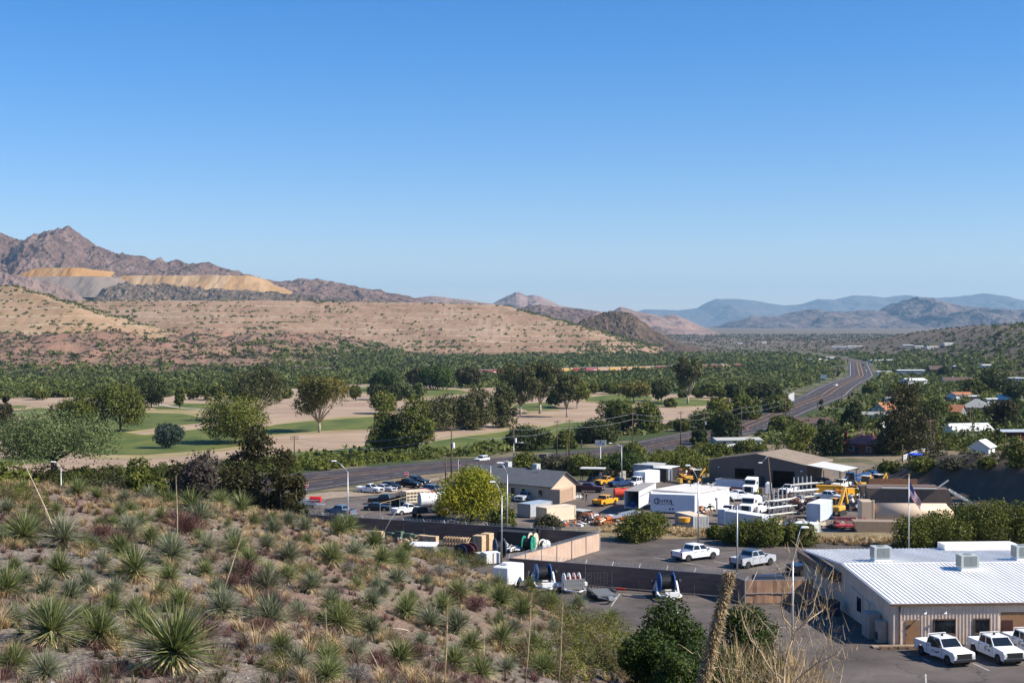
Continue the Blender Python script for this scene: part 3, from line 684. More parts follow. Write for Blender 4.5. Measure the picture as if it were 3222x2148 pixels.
# low grey scrub on red foothills, right slope and the far plain
x, y = scatter(26000, 700, 6500, -.5, .5, lambda x, y: off_road(x, y)[0] * np.where(y < 1350, (x - hx(y) > 60) * 1., 1), 1.1)
rad = rng.uniform(.8, 1.7, len(x)) * (1 + y / 2600); bushes('desert_scrub', np.c_[x, y, ground(x, y) - .2], rad, rad * .7, 7, LM('scrub'))
x, y = scatter(16000, 1360, 2550, -.5, -.02, lambda x, y: (1 - ss(-300, -90, x)) * (fbm(x / 50, y / 50, 3, 23) > .4) * 1.0)
rad = rng.uniform(.9, 2.4, len(x)); bushes('desert_scrub', np.c_[x, y, ground(x, y) - .2], rad, rad * .75, 9, LM('hillscrub'))
# bushes on the tailings terraces
for (X, Y, Z, D_, bench), n, nm in ((T1, 16000, 'terrace_scrub'), (T2, 5000, 'terrace_scrub')):
    i = rng.integers(0, X.shape[0], n * 4); j = rng.integers(0, X.shape[1], n * 4)
    w_ = np.where(bench[i, j] > 0, 1.0, .34) * (D_[i, j] > 0) * (D_[i, j] < 370) * (1 + 2.5 * ss(-50, 250, X[i, j])) * np.clip(.15 + 3.2 * (fbm(X[i, j] / 110, Y[i, j] / 110, 3, 97) - .46), .10, 1) * (1.3 - D_[i, j] / 420)
    k = rng.uniform(size=n * 4) < w_; i, j = i[k], j[k]
    rad = rng.uniform(1.0, 3.6, len(i)); P = np.c_[X[i, j] + rng.uniform(-4, 4, len(i)), Y[i, j], Z[i, j] - .3]
    bushes(nm, P, rad, rad * .8, 9, LM('bosque' if n > 2000 else 'mesquite'))
# brush belts close to the highway, verges and slopes (overview-pixel bands)
def belt(name, pl, n, rad, pal, nq=60, hf=.85, leaf=None):
    P = np.array(poly(pl)); x0, y0 = P.min(0); x1, y1 = P.max(0)
    q = np.c_[rng.uniform(x0, x1, n * 6), rng.uniform(y0, y1, n * 6)]; q = q[inpoly(q, P)][:n]
    r_ = rng.uniform(*rad, len(q)); return bushes(name, np.c_[q, ground(q[:, 0], q[:, 1]) - .15], r_, r_ * hf * rng.uniform(.8, 1.2, len(q)), nq, LM(pal), leaf)
belt('roadside_brush', [(690,1072),(760,1053),(1010,1040),(1010,1052),(860,1066),(705,1084)], 190, (1.2, 2.6), 'mesquite', 90)
belt('roadside_brush', [(1000,1045),(1130,1022),(1200,1018),(1500,985),(1560,968),(1600,975),(1500,995),(1200,1034),(1010,1054)], 150, (1, 2.3), 'mesquite', 80)
belt('roadside_brush', [(-40,1100),(250,1088),(450,1075),(700,1066),(700,1084),(450,1096),(200,1108),(-40,1116)], 330, (1.5, 2.8), 'mesquite', 220, leaf=.3)
belt('roadside_brush', [(1200,1083),(1330,1062),(1480,1042),(1640,1020),(1760,1000),(1760,1040),(1640,1060),(1500,1082),(1330,1092)], 170, (1.0, 2.1), 'mesquite', 80)
belt('roadside_brush', [(1900,1045),(2100,1045),(2352,1025),(2352,1000),(2100,1015),(1900,1020)], 140, (1.0, 2.2), 'mesquite', 80)
belt('roadside_brush', [(1950,1078),(2050,1072),(2352,1050),(2352,1070),(2150,1082),(2000,1090)], 60, (.6, 1.4), 'scrub', 60)

# ---------------------------------------------------------------- trees one can tell apart
GT = 'trees standing on the golf course'
T_ = [
 (8,985,893,56,'pine','pine','dark tree cut by the left photo edge'),
 (185,990,893,120,'bush','mesquite','broad leafy tree at left of the trunk-leaning tree on the fairway'),
 (277,990,877,108,'round','mesquite','broad green tree on a dark leaning trunk at the end of the left fairway'),
 (348,936,866,72,'round','deep','dark tree with forked trunk just behind the two broad left trees'),
 (413,938,890,22,'oval','mesquite','small slender tree beside the pale cart path at left'),
 (388,1030,968,60,'round','bluish','small blue grey tree alone on the near left fairway'),
 (540,1018,907,146,'round','mesquite','large dense rounded tree left of centre casting shade on the fairway'),
 (592,968,845,132,'euc','euc','tall drooping eucalyptus behind the dense rounded tree'),
 (733,993,866,130,'euc','gold','olive gold eucalyptus with pale trunk alone on the fairway'),
 (817,920,884,26,'oval','mesquite','thin little tree on the sandy ground right of the gold eucalyptus'),
 (880,897,848,62,'round','juniper','bright green round tree on the far edge of the course'),
 (868,918,880,52,'round','deep','dark low tree at left of its twin below the bright green tree'),
 (912,920,882,55,'round','deep','dark low tree at right of its twin below the bright green tree'),
 (880,950,898,60,'oval','mesquite','rounded tree with bare brown sand around it near the clump'),
 (950,890,842,34,'oval','pine','dark upright tree on the far side of the brown fairway'),
 (1005,895,838,84,'round','juniper','deep green oak shaped tree near the left end of the train'),
 (1072,890,843,56,'round','pine','dark brownish tree next to the red boxcars'),
 (950,942,880,52,'open','cotton','pale green willow behind the big dark clump'),
 (884,1038,935,104,'bush','mesquite','left dark bushy tree of the pair by the highway'),
 (955,1040,910,98,'bush','mesquite','right dark bushy tree of the pair by the highway'),
 (1022,988,888,102,'bush','euc','left tree of the three merged big bushy trees'),
 (1092,986,884,88,'bush','euc','middle tree of the three merged big bushy trees'),
 (1155,981,887,66,'bush','euc','right tree of the three merged big bushy trees'),
 (1195,953,836,100,'euc','euc','tall eucalyptus with white forked trunk beside the sand'),
 (1240,950,826,92,'euc','euc','tallest dark eucalyptus left of the end of the yellow boxcars'),
 (1302,958,862,52,'euc','euc','slim eucalyptus with a curved white trunk'),
 (1326,938,874,62,'euc','mesquite','spreading eucalyptus at the right end of the tall row'),
 (1275,935,888,40,'round','deep','dark tree in the gap of the tall eucalyptus row'),
 (1363,905,879,26,'round','mesquite','small tree at left of three at the far course edge'),
 (1405,905,877,34,'round','mesquite','small spreading tree in the middle of three at the far course edge'),
 (1455,924,875,72,'euc','gold','golden leafed eucalyptus near the far fairway'),
 (1519,922,869,44,'oval','deep','dark ball shaped tree on the far fairway'),
 (1418,988,913,94,'bush','mesquite','left half of the broad clump right of centre beside the highway'),
 (1480,990,924,78,'bush','mesquite','right half of the broad clump right of centre beside the highway'),
 (1213,1034,976,100,'bush','deep','dark low round thicket tree beside the highway left of utility poles'),
 (1300,1030,990,46,'bush','mesquite','little thicket tree between two tall utility poles'),
 (1365,1016,961,98,'bush','deep','dark green wide thicket tree above the highway curve'),
 (1580,928,825,62,'euc','euc','tallest lone eucalyptus standing in front of the red boxcars'),
 (1604,914,890,26,'oval','mesquite','small rounded tree just right of the lone tall eucalyptus'),
 (1632,914,878,36,'round','mesquite','medium tree second right of the lone tall eucalyptus'),
 (1682,917,878,34,'round','deep','dark rounded tree at the right end of the far fairway'),
 (1738,916,878,48,'oval','deep','left of the two dense dark tree balls near the highway'),
 (1770,916,877,44,'oval','deep','right of the two dense dark tree balls near the highway'),
 (1540,935,915,24,'bush','mesquite','low bush on the sand under the lone tall eucalyptus'),
 (1655,965,912,60,'bush','mesquite','bright thicket tree at left of the mass above the highway'),
 (1712,962,902,70,'bush','mesquite','thicket tree in the middle of the mass above the highway'),
 (1782,946,906,64,'bush','mesquite','thicket tree near the white net by the highway'),
 (1625,985,940,84,'bush','mesquite','rounded thicket tree on the sand bank of the highway'),
 (1668,1014,941,66,'bush','deep','dark thicket tree partly hiding the highway'),
 (1565,990,962,40,'bush','mesquite','small thicket tree at the foot of the sand bank'),
 (1606,1020,978,40,'bush','deep','small dark thicket tree on the near side of the highway'),
]
for (px, b, t, w_, sty, pal, lab) in T_:
    tree('tree', lab, 'tree', px, t, w_, sty, pal, base=b, group=GT if b < 1000 else None, n=int(700 + w_ * 22), leafpx=1.9 if sty != 'bush' else 2.1)
for i, (px, b, t, w_) in enumerate([(445,918,888,34),(472,918,882,36),(500,920,884,34),(530,918,884,36),(558,922,890,30),(240,914,892,38),(90,918,893,40),(145,912,892,34),(620,915,890,36),(660,915,893,34),(700,908,885,30),(1340,898,880,22),(1385,900,880,24),(1430,902,884,22),(1570,914,897,22),(1655,915,892,24),(1705,918,894,22)]):
    tree('tree', 'small mesquite tree in the far row, %s' % (
        ['above the left fairway','second of the row','third of the row','between the far path and brush','at its end beside the dense round tree','behind the broad left tree','at far left over the sand','left of the cart path bend','left of the drooping eucalyptus','behind the drooping eucalyptus','behind the gold eucalyptus','behind the pale trunked row','left of the golden eucalyptus','beside the golden eucalyptus','behind the lone tall eucalyptus','right of the lone tall eucalyptus','beside the dense dark balls'][i]), 'tree', px, t, w_, 'round', 'mesquite', base=b, group=GT, n=500, leafpx=2)
tree('cottonwood', 'large spreading pale green cottonwood with forked trunk at the lower left of the golf course', 'tree', 122, 957, 262, 'flat', 'cotton', base=1096, n=7500, leafpx=1.9, trunk=.7, cb=.38)
NR = 'dark pines behind the sotol hill'
for px, t, w_, d, sty, pal, lab in [
  (210,1045,165,175,'bush','pine','low wide olive pine left of the bushy green gap'),
  (90,1075,120,185,'bush','pine','low pine under the big cottonwood'),
  (330,1062,130,190,'bush','mesquite','leafy green thicket tree between the two groups of pines'),
  (415,1050,105,175,'bush','pine','small olive pine right of the green thicket'),
  (468,1012,120,170,'round','brownpine','dull purplish brown half dead pine left of the tallest pine'),
  (575,1010,150,160,'mound','pine','tallest dense dark pine above the hill edge'),
  (520,1060,90,165,'mound','pine','middle dark pine half hidden behind the tallest pine'),
  (655,1048,118,158,'mound','pine','dark pine at right with the parking lot behind it'),
  (0,1108,110,150,'bush','mesquite','green bush tree at the left photo edge behind the sotols')]:
    tree('pine_tree' if 'pine' in pal else 'tree', lab, 'tree', px, t, w_, sty, pal, d=d, group=NR, n=6500 if sty == 'mound' else 4200, leafpx=2.6 if sty == 'pine' else 2.8)
tree('palo_verde', 'bright yellow green palo verde in bloom standing behind the brown fence', 'tree', 1084, 1078, 160, 'bush', 'yellow', base=1198, n=5600, leafpx=2.0, trunk=.28, cb=.06)
tree('cypress', 'tall thin dark cypress spire between the house trees', 'tree', 1886, 893, 15, 'cypress', 'deep', base=1000, n=1800, leafpx=1.3)
tree('pine_tree', 'big dark broad pine right of the red roofed house', 'tree', 2090, 886, 150, 'mound', 'pine', base=1042, n=4200, leafpx=2.2, group='house trees')
tree('pine_tree', 'brownish pine near the right edge above the white house', 'tree', 2300, 912, 70, 'bush', 'pine', base=985, n=1800, leafpx=2.2, group='house trees')
for px, b, t, w_, pal, lab in [(1835,1044,960,100,'mesquite','left leafy tree of the pair in front of the cypress'),(1905,1046,972,92,'deep','right leafy tree of the pair in front of the cypress'),(1960,990,925,52,'deep','narrow dark tree right of the cypress'),
  (2335,1075,1003,74,'mesquite','tree on the bank at the right photo edge'),(2285,910,850,76,'deep','dark tree over the distant roofs at right'),(2235,915,868,50,'mesquite','tree left of the dark distant tree'),(2172,868,840,34,'deep','dark tree beside the grey distant shed'),
  (2335,930,880,60,'deep','tree by the white roof at the right edge'),(2060,925,880,46,'mesquite','tree behind the grey steel building'),(1800,990,955,70,'mesquite','tree behind the ranch house roof'),
  (2150,960,915,70,'mesquite','tree behind the white gabled house'),(2030,950,925,50,'mesquite','tree left of the big pine'),(2200,1000,950,60,'mesquite','tree between white house and pine'),(2000,905,880,40,'mesquite','tree beside the highway right side'),
  (2120,1082,1052,70,'mesquite','bush right of the blue tarp'),(2045,1088,1055,48,'mesquite','round bush in front of the brick house'),(2190,1078,1055,60,'scrub','bush on the bank top left of the white shed'),(2270,1075,1050,50,'mesquite','bush next to the white barrel roofed shed')]:
    tree('tree', lab, 'tree', px, t, w_, 'bush', pal, base=b, group='house trees', n=1300, leafpx=2.1)
for px, b, t, w_, pal, lab in [(2095,1262,1185,110,'mesquite','leftmost big green bush behind the white metal roof'),(2165,1262,1165,140,'mesquite','second big green bush behind the white metal roof'),(2250,1258,1150,150,'mesquite','third big green bush behind the white metal roof'),(2330,1255,1140,120,'mesquite','big green bush at the right photo edge behind the white roof'),
  (2215,1215,1155,120,'deep','dark bush rising behind the second and third roof bushes'),
  (1478,1240,1168,112,'mesquite','grey green bush left of the yellow digger on the grass strip'),(1700,1250,1190,86,'mesquite','left bush in front of the white long container'),(1768,1252,1186,96,'mesquite','middle bush in front of the white long container'),(1836,1252,1198,76,'mesquite','right bush in front of the white long container'),(1645,1238,1205,40,'mesquite','small bush beside the ribbed container'),
  (1262,1222,1180,62,'scrub','dry olive bush in front of the cream trailer'),(1152,1215,1160,60,'mesquite','green bush right of the yellow green tree')]:
    tree('bush', lab, 'bush', px, t, w_, 'bush', pal, base=b, group='bushes round the yard', n=int(1500 + w_ * 14), leafpx=1.9)
for px, b, t, w_, pal, lab in [(1430,1092,1036,110,'juniper','bright round bush left of the white sheds'),(1500,1088,1048,70,'mesquite','bush behind the white sheds'),(1560,1090,1028,110,'mesquite','largest bush left of the brown metal building'),(1612,1085,1046,70,'mesquite','bush touching the brown metal building'),
  (1210,1082,1040,66,'mesquite','bush behind the grey roof ridge'),(1280,1086,1042,72,'scrub','brownish bush under the black display board'),(1345,1090,1034,84,'mesquite','bush left of the lettered pole sign'),(1455,1050,1018,60,'mesquite','bush beside the red brown utility pole'),(1640,1052,1020,70,'mesquite','bush above the brown metal building'),(1720,1045,1008,60,'mesquite','bush in front of the ranch house')]:
    tree('bush', lab, 'bush', px, t, w_, 'bush', pal, base=b, group='bushes along the near side of the highway', n=1500, leafpx=2.0)
# grassy strip in front of the yard
def straw_tufts(name, P, hgt, nb, mt, spread=.5, wd=.02):
    n = len(P); idx = np.repeat(np.arange(n), nb); m = len(idx)
    a = rng.uniform(0, 6.283, m); t = rng.uniform(.05, spread * 1.6, m); L = np.broadcast_to(hgt, (n,))[idx] * rng.uniform(.55, 1.1, m)
    d = np.c_[np.cos(a) * np.sin(t), np.sin(a) * np.sin(t), np.cos(t)]; b = P[idx] + np.c_[np.cos(a), np.sin(a), a * 0] * (L * .12)[:, None]
    s = np.c_[-np.sin(a), np.cos(a), a * 0]; w2 = np.broadcast_to(wd, (n,))[idx][:, None] if np.ndim(wd) else wd
    mid = b + d * L[:, None] * .55; tip = b + d * L[:, None] + np.c_[np.cos(a), np.sin(a), a * 0] * (L * .25)[:, None] - np.array([0, 0, 1]) * (L * .1)[:, None]
    V = np.stack([b - s * w2, b + s * w2, mid + s * w2 * .8, mid - s * w2 * .8, tip], 1).reshape(-1, 3); i = np.arange(m)[:, None] * 5
    F = np.r_[i + [[0, 1, 2]], i + [[0, 2, 3]], i + [[3, 2, 4]]]
    T = np.repeat(np.clip(rng.uniform(.2, .8, n)[idx] + rng.normal(0, .15, m), 0, 1), 5)
    return tag(big_mesh(name, V, F, mt, attrs={'tint': T}), kind='stuff')
def inside(pl, n, dmin=60):
    P = np.array(poly(pl, dmin)); x0, y0 = P.min(0); x1, y1 = P.max(0); q = np.c_[rng.uniform(x0, x1, n * 8), rng.uniform(y0, y1, n * 8)]; q = q[inpoly(q, P)][:n]
    return np.c_[q, ground(q[:, 0], q[:, 1])]
P = inside([(1378,1222),(1500,1228),(1800,1246),(2075,1258),(2352,1262),(2352,1245),(2075,1240),(1800,1232),(1500,1214),(1378,1208)], 1300)
straw_tufts('dry_grass', P, rng.uniform(.5, 1.1, len(P)), 26, LM('straw'), .6, .045)
# ---------------------------------------------------------------- the sotol hillside in front
def strips(B, D, L, wd, droop, tint, side=None, segs=3):
    """thin tapering blades: base B, direction D, length L, half width wd"""
    m = len(B); z = np.array([0, 0, 1.0]); s = np.cross(D, z + rng.normal(0, .35, (m, 3))); s /= np.linalg.norm(s, axis=1)[:, None] + 1e-9
    V = []; T = []
    for k in range(segs + 1):
        t = k / segs; p = B + D * (L * t)[:, None] - z * (droop * L * t * t)[:, None]; w_ = (wd * (1 - .9 * t ** 1.5))[:, None]
        V += [p - s * w_, p + s * w_]; T += [tint, tint]
    V = np.stack(V, 1).reshape(-1, 3); n = 2 * (segs + 1); i = np.arange(m)[:, None] * n
    F = np.concatenate([i + [[2 * k, 2 * k + 1, 2 * k + 3, 2 * k + 2]] for k in range(segs)]); return V, F, np.stack(T, 1).ravel()
def sotol(label, pal='sotol', nb=430, skirt=.5, seed=0):
    global rng
    keep = rng; rng = np.random.default_rng(seed)
    e = empty('sotol', label=label, cat='sotol plant', group='sotols on the hillside')
    a = rng.uniform(0, 6.283, nb); el = np.radians(90 - 100 * rng.uniform(0, 1, nb) ** .75)
    D = np.c_[np.cos(a) * np.cos(el), np.sin(a) * np.cos(el), np.sin(el)]; B = np.c_[0 * a, 0 * a, np.full(nb, .34)] + D * .06 + rng.normal(0, .03, (nb, 3))
    L = rng.uniform(.6, .98, nb); V, F, T = strips(B, D, L, np.full(nb, .013), rng.uniform(.0, .22, nb), np.clip(rng.normal(.55, .26, nb), 0, 1))
    big_mesh('green_leaves', V, F, LM(pal), e, attrs={'tint': T})
    ns = int(nb * skirt); a = rng.uniform(0, 6.283, ns); el = np.radians(-5 - 60 * rng.uniform(0, 1, ns)) 
    D = np.c_[np.cos(a) * np.cos(el), np.sin(a) * np.cos(el), np.sin(el)]; B = np.c_[0 * a, 0 * a, np.full(ns, .34)] + rng.normal(0, .04, (ns, 3))
    L = np.minimum(rng.uniform(.4, .85, ns), .36 / np.maximum(-np.sin(el), .1) * 1.05); V, F, T = strips(B, D, L, np.full(ns, .014), rng.uniform(0, .15, ns), np.clip(rng.normal(.6, .2, ns), 0, 1))
    big_mesh('dry_skirt', V, F, LM('skirt'), e, attrs={'tint': T})
    rng = keep; return e
SV = [sotol('x', 'sotol', 430, .5, 1), sotol('x', 'sotolblue', 400, .35, 2), sotol('x', 'sotol', 330, .9, 3), sotol('x', 'sotolblue', 460, .2, 4), sotol('x', 'sotol', 520, .3, 5)]
_used = [False] * len(SV)
LOOK = ['green sotol with a short straw skirt', 'blue grey sotol with a thin skirt', 'green sotol with a wide pale dead skirt', 'blue grey sotol almost without dead leaves', 'dense dark green sotol']
zE = [(30,360,120),(160,390,270),(430,400,260),(20,340,130),(110,45,100),(530,50,150),(150,40,120),(1150,120,130),(1290,170,260),(1340,250,200),(1620,170,200),(1700,250,120),(1940,250,130),(870,340,200),(1010,370,160),(1150,410,150),(1150,500,230),(950,250,130),(670,260,100),(410,600,220),(50,730,240),(920,620,280),(580,680,170),(480,760,200),(1570,400,170),(1600,440,160),(1940,500,180),(2060,390,110),(2280,310,150),(2230,510,180),(2090,700,190),(1220,820,200),(1500,860,240),(1830,930,270),(2010,870,150),(330,1060,400),(660,1050,300),(1150,1230,520),(80,1240,240),(300,1290,210),(2200,1300,200),(900,160,90),(800,185,100)]
zF = [(200,300,190),(370,400,150),(90,500,160),(250,480,180),(430,520,170),(550,530,160),(260,680,120),(400,670,100),(360,800,170),(600,430,110),(860,470,150),(960,560,120),(1220,670,130),(1430,680,120),(760,950,190),(950,980,210),(1560,810,170),(1760,800,130),(60,1190,180),(80,1280,200),(1110,1290,210),(1270,1230,130),(1520,1250,180),(1590,960,110),(640,760,110),(1970,910,130),(700,1060,120),(1330,960,110)]
spots = [(x * .3414, 1124 + y * .3414, w * .3414) for x, y, w in zE] + [(730 + x * .3414, 1124 + y * .3414, w * .3414) for x, y, w in zF]
extra = [(225,1150,40),(300,1180,38),(255,1165,30),(60,1340,40),(650,1500,60),(980,1345,34),(1150,1440,45),(1335,1500,40),(880,1370,40),(530,1330,50),(130,1180,36),(20,1180,42),(345,1130,30),(790,1200,34)]
spots += extra
_rr = random.Random(5)
while len(spots) < 138:
    x, y = _rr.uniform(0, 1250), _rr.uniform(1150, 1555)
    w_ = 22 + (y - 1140) * .10 + _rr.uniform(0, 34)
    if fbm(x / 110, y / 70, 2, 91) < .5: continue
    if all(math.hypot(x - a, (y - b) * 1.6) > (w_ + c) * .5 for a, b, c in spots) and G(x * K, y * K, 12).z > 3: spots.append((x, y, w_))
def row_of(y): return 'hilltop row' if y < 1190 else 'upper band' if y < 1270 else 'middle band' if y < 1370 else 'lower band' if y < 1480 else 'bottom edge'
ORD = ['first', 'second', 'third', 'fourth', 'fifth', 'sixth', 'seventh', 'eighth', 'ninth', 'tenth', 'eleventh', 'twelfth', 'thirteenth', 'fourteenth', 'fifteenth', 'sixteenth', 'seventeenth', 'eighteenth', 'nineteenth', 'twentieth', 'twenty-first', 'twenty-second', 'twenty-third', 'twenty-fourth', 'twenty-fifth', 'twenty-sixth']
ORD += ['twenty-seventh', 'twenty-eighth', 'twenty-ninth', 'thirtieth']
cnt = {}
SOT = []
for x, y, w_ in sorted(spots):
    g = G(x * K, y * K, 12); sc = w_ / K * 0 + w_ * K / FPX * g.y / 1.12
    v = random.Random(int(x * 3 + y)).randrange(5)
    if abs(x - 392) < 8 and y > 1500: v = 0
    if abs(x - 314) < 8 and y < 1400: v = 2
    if abs(x - 112) < 8 and y > 1450: v = 2
    if abs(x - 225) < 8 and y > 1450: v = 4
    if _used[v]: e = copy_tree(SV[v])
    else: e = SV[v]; _used[v] = True
    sc = max(.62, min(1.6, sc)); e.location = g - Vector((0, 0, .04)); e.scale = (sc, sc, sc * .95); e.rotation_euler = (R(random.uniform(-9, 9)), R(random.uniform(-9, 9)), random.uniform(0, 6.28))
    key = (row_of(y), v); cnt[key] = cnt.get(key, 0) + 1
    e['label'] = '%s, %s of its kind from left, %s' % (LOOK[v], ORD[cnt[key] - 1], row_of(y)); SOT.append((x, y, e))

# shrubs: twigs with or without leaves
def shrub(kind, seed):
    global rng
    keep = rng; rng = np.random.default_rng(seed)
    pal, lab, nt_, leafn = dict(red=('redtwig', 'x', 900, 0), brown=('dry', 'x', 800, 0), creosote=('mesquite', 'x', 420, 2200), grey=('grey', 'x', 600, 500))[kind]
    e = empty('shrub', cat='shrub', group='shrubs on the hillside')
    a = rng.uniform(0, 6.283, nt_); t = rng.uniform(.05, 1.35, nt_); D = np.c_[np.cos(a) * np.sin(t), np.sin(a) * np.sin(t), np.cos(t)]
    B = D * rng.uniform(0, .62, nt_)[:, None] * [1, 1, .8] + [0, 0, .02]; D2 = D + rng.normal(0, .55, (nt_, 3)); D2[:, 2] = np.abs(D2[:, 2]); D2 /= np.linalg.norm(D2, axis=1)[:, None]
    V, F, T = strips(B, D2, rng.uniform(.2, .5, nt_), np.full(nt_, .0065), rng.uniform(-.1, .2, nt_), np.clip(rng.normal(.5, .22, nt_), 0, 1), segs=2)
    big_mesh('branches', V, F, LM('dry' if kind == 'creosote' else pal), e, attrs={'tint': T})
    if leafn:
        u = rng.normal(size=(leafn, 3)); u /= np.linalg.norm(u, axis=1)[:, None]; u[:, 2] = np.abs(u[:, 2]); C = u * (rng.uniform(.35, 1, leafn) ** .5)[:, None] * [.9, .9, .85] * (1 + .2 * np.sin(u[:, :1] * 7))
        V, F = quads(C + [0, 0, .05], np.full(leafn, .024) * rng.uniform(.7, 1.4, leafn), u); big_mesh('leaves', V, F, LM('scrub' if kind == 'grey' else 'mesquite'), e, attrs={'tint': np.repeat(rng.uniform(.1, .9, leafn), 4)})
    rng = keep; return e
SHK = ['red', 'brown', 'creosote', 'grey']; SHL = ['leafless reddish twiggy shrub', 'leafless brown twiggy shrub', 'green leafed creosote shrub', 'grey green half bare shrub']
SHV = [shrub(k, 50 + i) for i, k in enumerate(SHK)]; _su = [False] * 4; cnt = {}
sh = [('red',x,y,w) for x, y, w in [(230,1240,90),(270,1250,80),(430,1225,110),(400,1205,80),(560,1330,110),(600,1360,120),(530,1350,80),(620,1390,90),(640,1280,50),(400,1140,60),(40,1215,90),(110,1220,60),(470,1465,110),(600,1450,80),(1040,1380,70),(1090,1400,80),(970,1330,60),(1190,1500,70),(960,1510,80),(860,1520,70),(690,1240,40),(1010,1440,60),(250,1200,60)]] + \
 [('brown',x,y,w) for x, y, w in [(250,1140,60),(290,1150,60),(330,1160,50),(490,1290,60),(470,1310,50),(1000,1300,50),(1060,1320,50),(760,1260,40),(440,1500,90),(500,1530,90),(900,1470,60),(1130,1380,50),(1130,1480,60),(700,1420,60),(830,1440,60),(300,1405,60),(150,1400,60),(1240,1450,60),(1290,1540,60),(1350,1560,60),(1070,1520,70),(60,1500,50)]] + \
 [('creosote',x,y,w) for x, y, w in [(1290,1560,120),(1225,1530,100),(1180,1400,70),(1150,1370,60),(1440,1500,90),(1470,1550,110),(1390,1455,80),(900,1290,50),(1090,1300,50),(630,1540,70),(390,1290,60),(190,1260,50),(780,1440,110),(1330,1470,110),(1370,1500,120),(1400,1540,120),(1340,1540,100),(1300,1430,70),(1260,1400,60),(60,1160,70),(20,1150,70),(1290,1490,80),(1440,1560,90),(100,1195,50),(700,1320,50),(840,1330,60),(740,1500,70),(990,1290,60),(1040,1290,50),(1230,1380,50)]] + \
 [('grey',x,y,w) for x, y, w in [(350,1480,70),(430,1430,70),(180,1420,80),(260,1400,60),(740,1290,50),(800,1310,50),(920,1330,50),(1010,1320,60),(600,1500,60),(680,1560,70),(820,1560,80),(1180,1450,60),(960,1420,60),(1250,1500,60),(1500,1560,70),(700,1180,50),(730,1190,44),(1100,1350,50),(560,1270,40)]]
for kd, x, y, w_ in sorted(sh, key=lambda q: q[1]):
    v = SHK.index(kd); g = G(x * K, y * K, 12); sc = w_ * K / FPX * g.y / 1.15
    if _su[v]: e = copy_tree(SHV[v])
    else: e = SHV[v]; _su[v] = True
    e.location = g; e.scale = (sc, sc, sc * (.85 if kd == 'creosote' else .72)); e.rotation_euler = (0, 0, random.uniform(0, 6.28))
    key = (row_of(y), v); cnt[key] = cnt.get(key, 0) + 1
    e['label'] = '%s, %s of its kind from left, %s' % (SHL[v], ORD[cnt[key] - 1], row_of(y))
# dry grass, litter of twigs, stones
HP = [(-20,1600),(-20,1125),(150,1118),(280,1130),(420,1150),(600,1170),(700,1185),(880,1243),(1050,1275),(1165,1335),(1250,1395),(1340,1410),(1420,1470),(1450,1530),(1500,1600)]
HPw = []
for x, y in HP: HPw.append(tuple(G(x * K, min(y, 1566) * K, 12)[:2]))
HPw += [(28, 62), (13, 26), (-12, 24)]
def on_hill(n, pw=.5):
    P = np.array(HPw); q = []
    while len(q) < n:
        yy = 22 + (128 - 22) * rng.uniform(0, 1, 4000) ** pw; xx = rng.uniform(-.42, .42, 4000) * yy; c = np.c_[xx, yy]; c = c[inpoly(c, P)]
        h_ = ground(c[:, 0], c[:, 1]); c = c[h_ > .4]; q = c if len(q) == 0 else np.r_[q, c]
    q = q[:n]; return np.c_[q, ground(q[:, 0], q[:, 1])]
P = on_hill(1700, .75); k = fbm(P[:, 0] / 6, P[:, 1] / 6, 3, 77) > .42; P = P[k]
straw_tufts('dry_grass', P, rng.uniform(.3, .75, len(P)), 80, LM('straw'), .55, .007 + P[:, 1] * .00005)
P = on_hill(2600, .8); straw_tufts('dry_grass', P[:1500], rng.uniform(.15, .42, 1500), 26, LM('dry'), .9, .007 + P[:1500, 1] * .00006)
P = on_hill(2600, .8); P = P[fbm(P[:, 0] / 5, P[:, 1] / 5, 3, 79) > .47]; straw_tufts('low_ground_cover', P, rng.uniform(.2, .55, len(P)), 60, LM('redtwig'), .9, .006 + P[:, 1] * .00005)
P = on_hill(1500, .8); straw_tufts('low_ground_cover', P, rng.uniform(.2, .55, len(P)), 50, LM('scrub'), .8, .008 + P[:, 1] * .00006)
n = 7000; P = on_hill(n, .7); s = rng.uniform(.02, .085, n) * (1 + (rng.uniform(size=n) > .985) * 1.6); oct_ = np.array([[1,0,0],[0,1,0],[-1,0,0],[0,-1,0],[0,0,.8],[0,0,-.8]])
V = P[:, None] + (oct_[None] * rng.uniform(.6, 1.2, (n, 6, 1)) * s[:, None, None]); F = np.array([[0,1,4],[1,2,4],[2,3,4],[3,0,4],[1,0,5],[2,1,5],[3,2,5],[0,3,5]])
tag(big_mesh('stones', V.reshape(-1, 3), (F[None] + np.arange(n)[:, None, None] * 6).reshape(-1, 3), LM('grey'), attrs={'tint': np.repeat(rng.uniform(.3, 1, n), 6)}), kind='stuff')

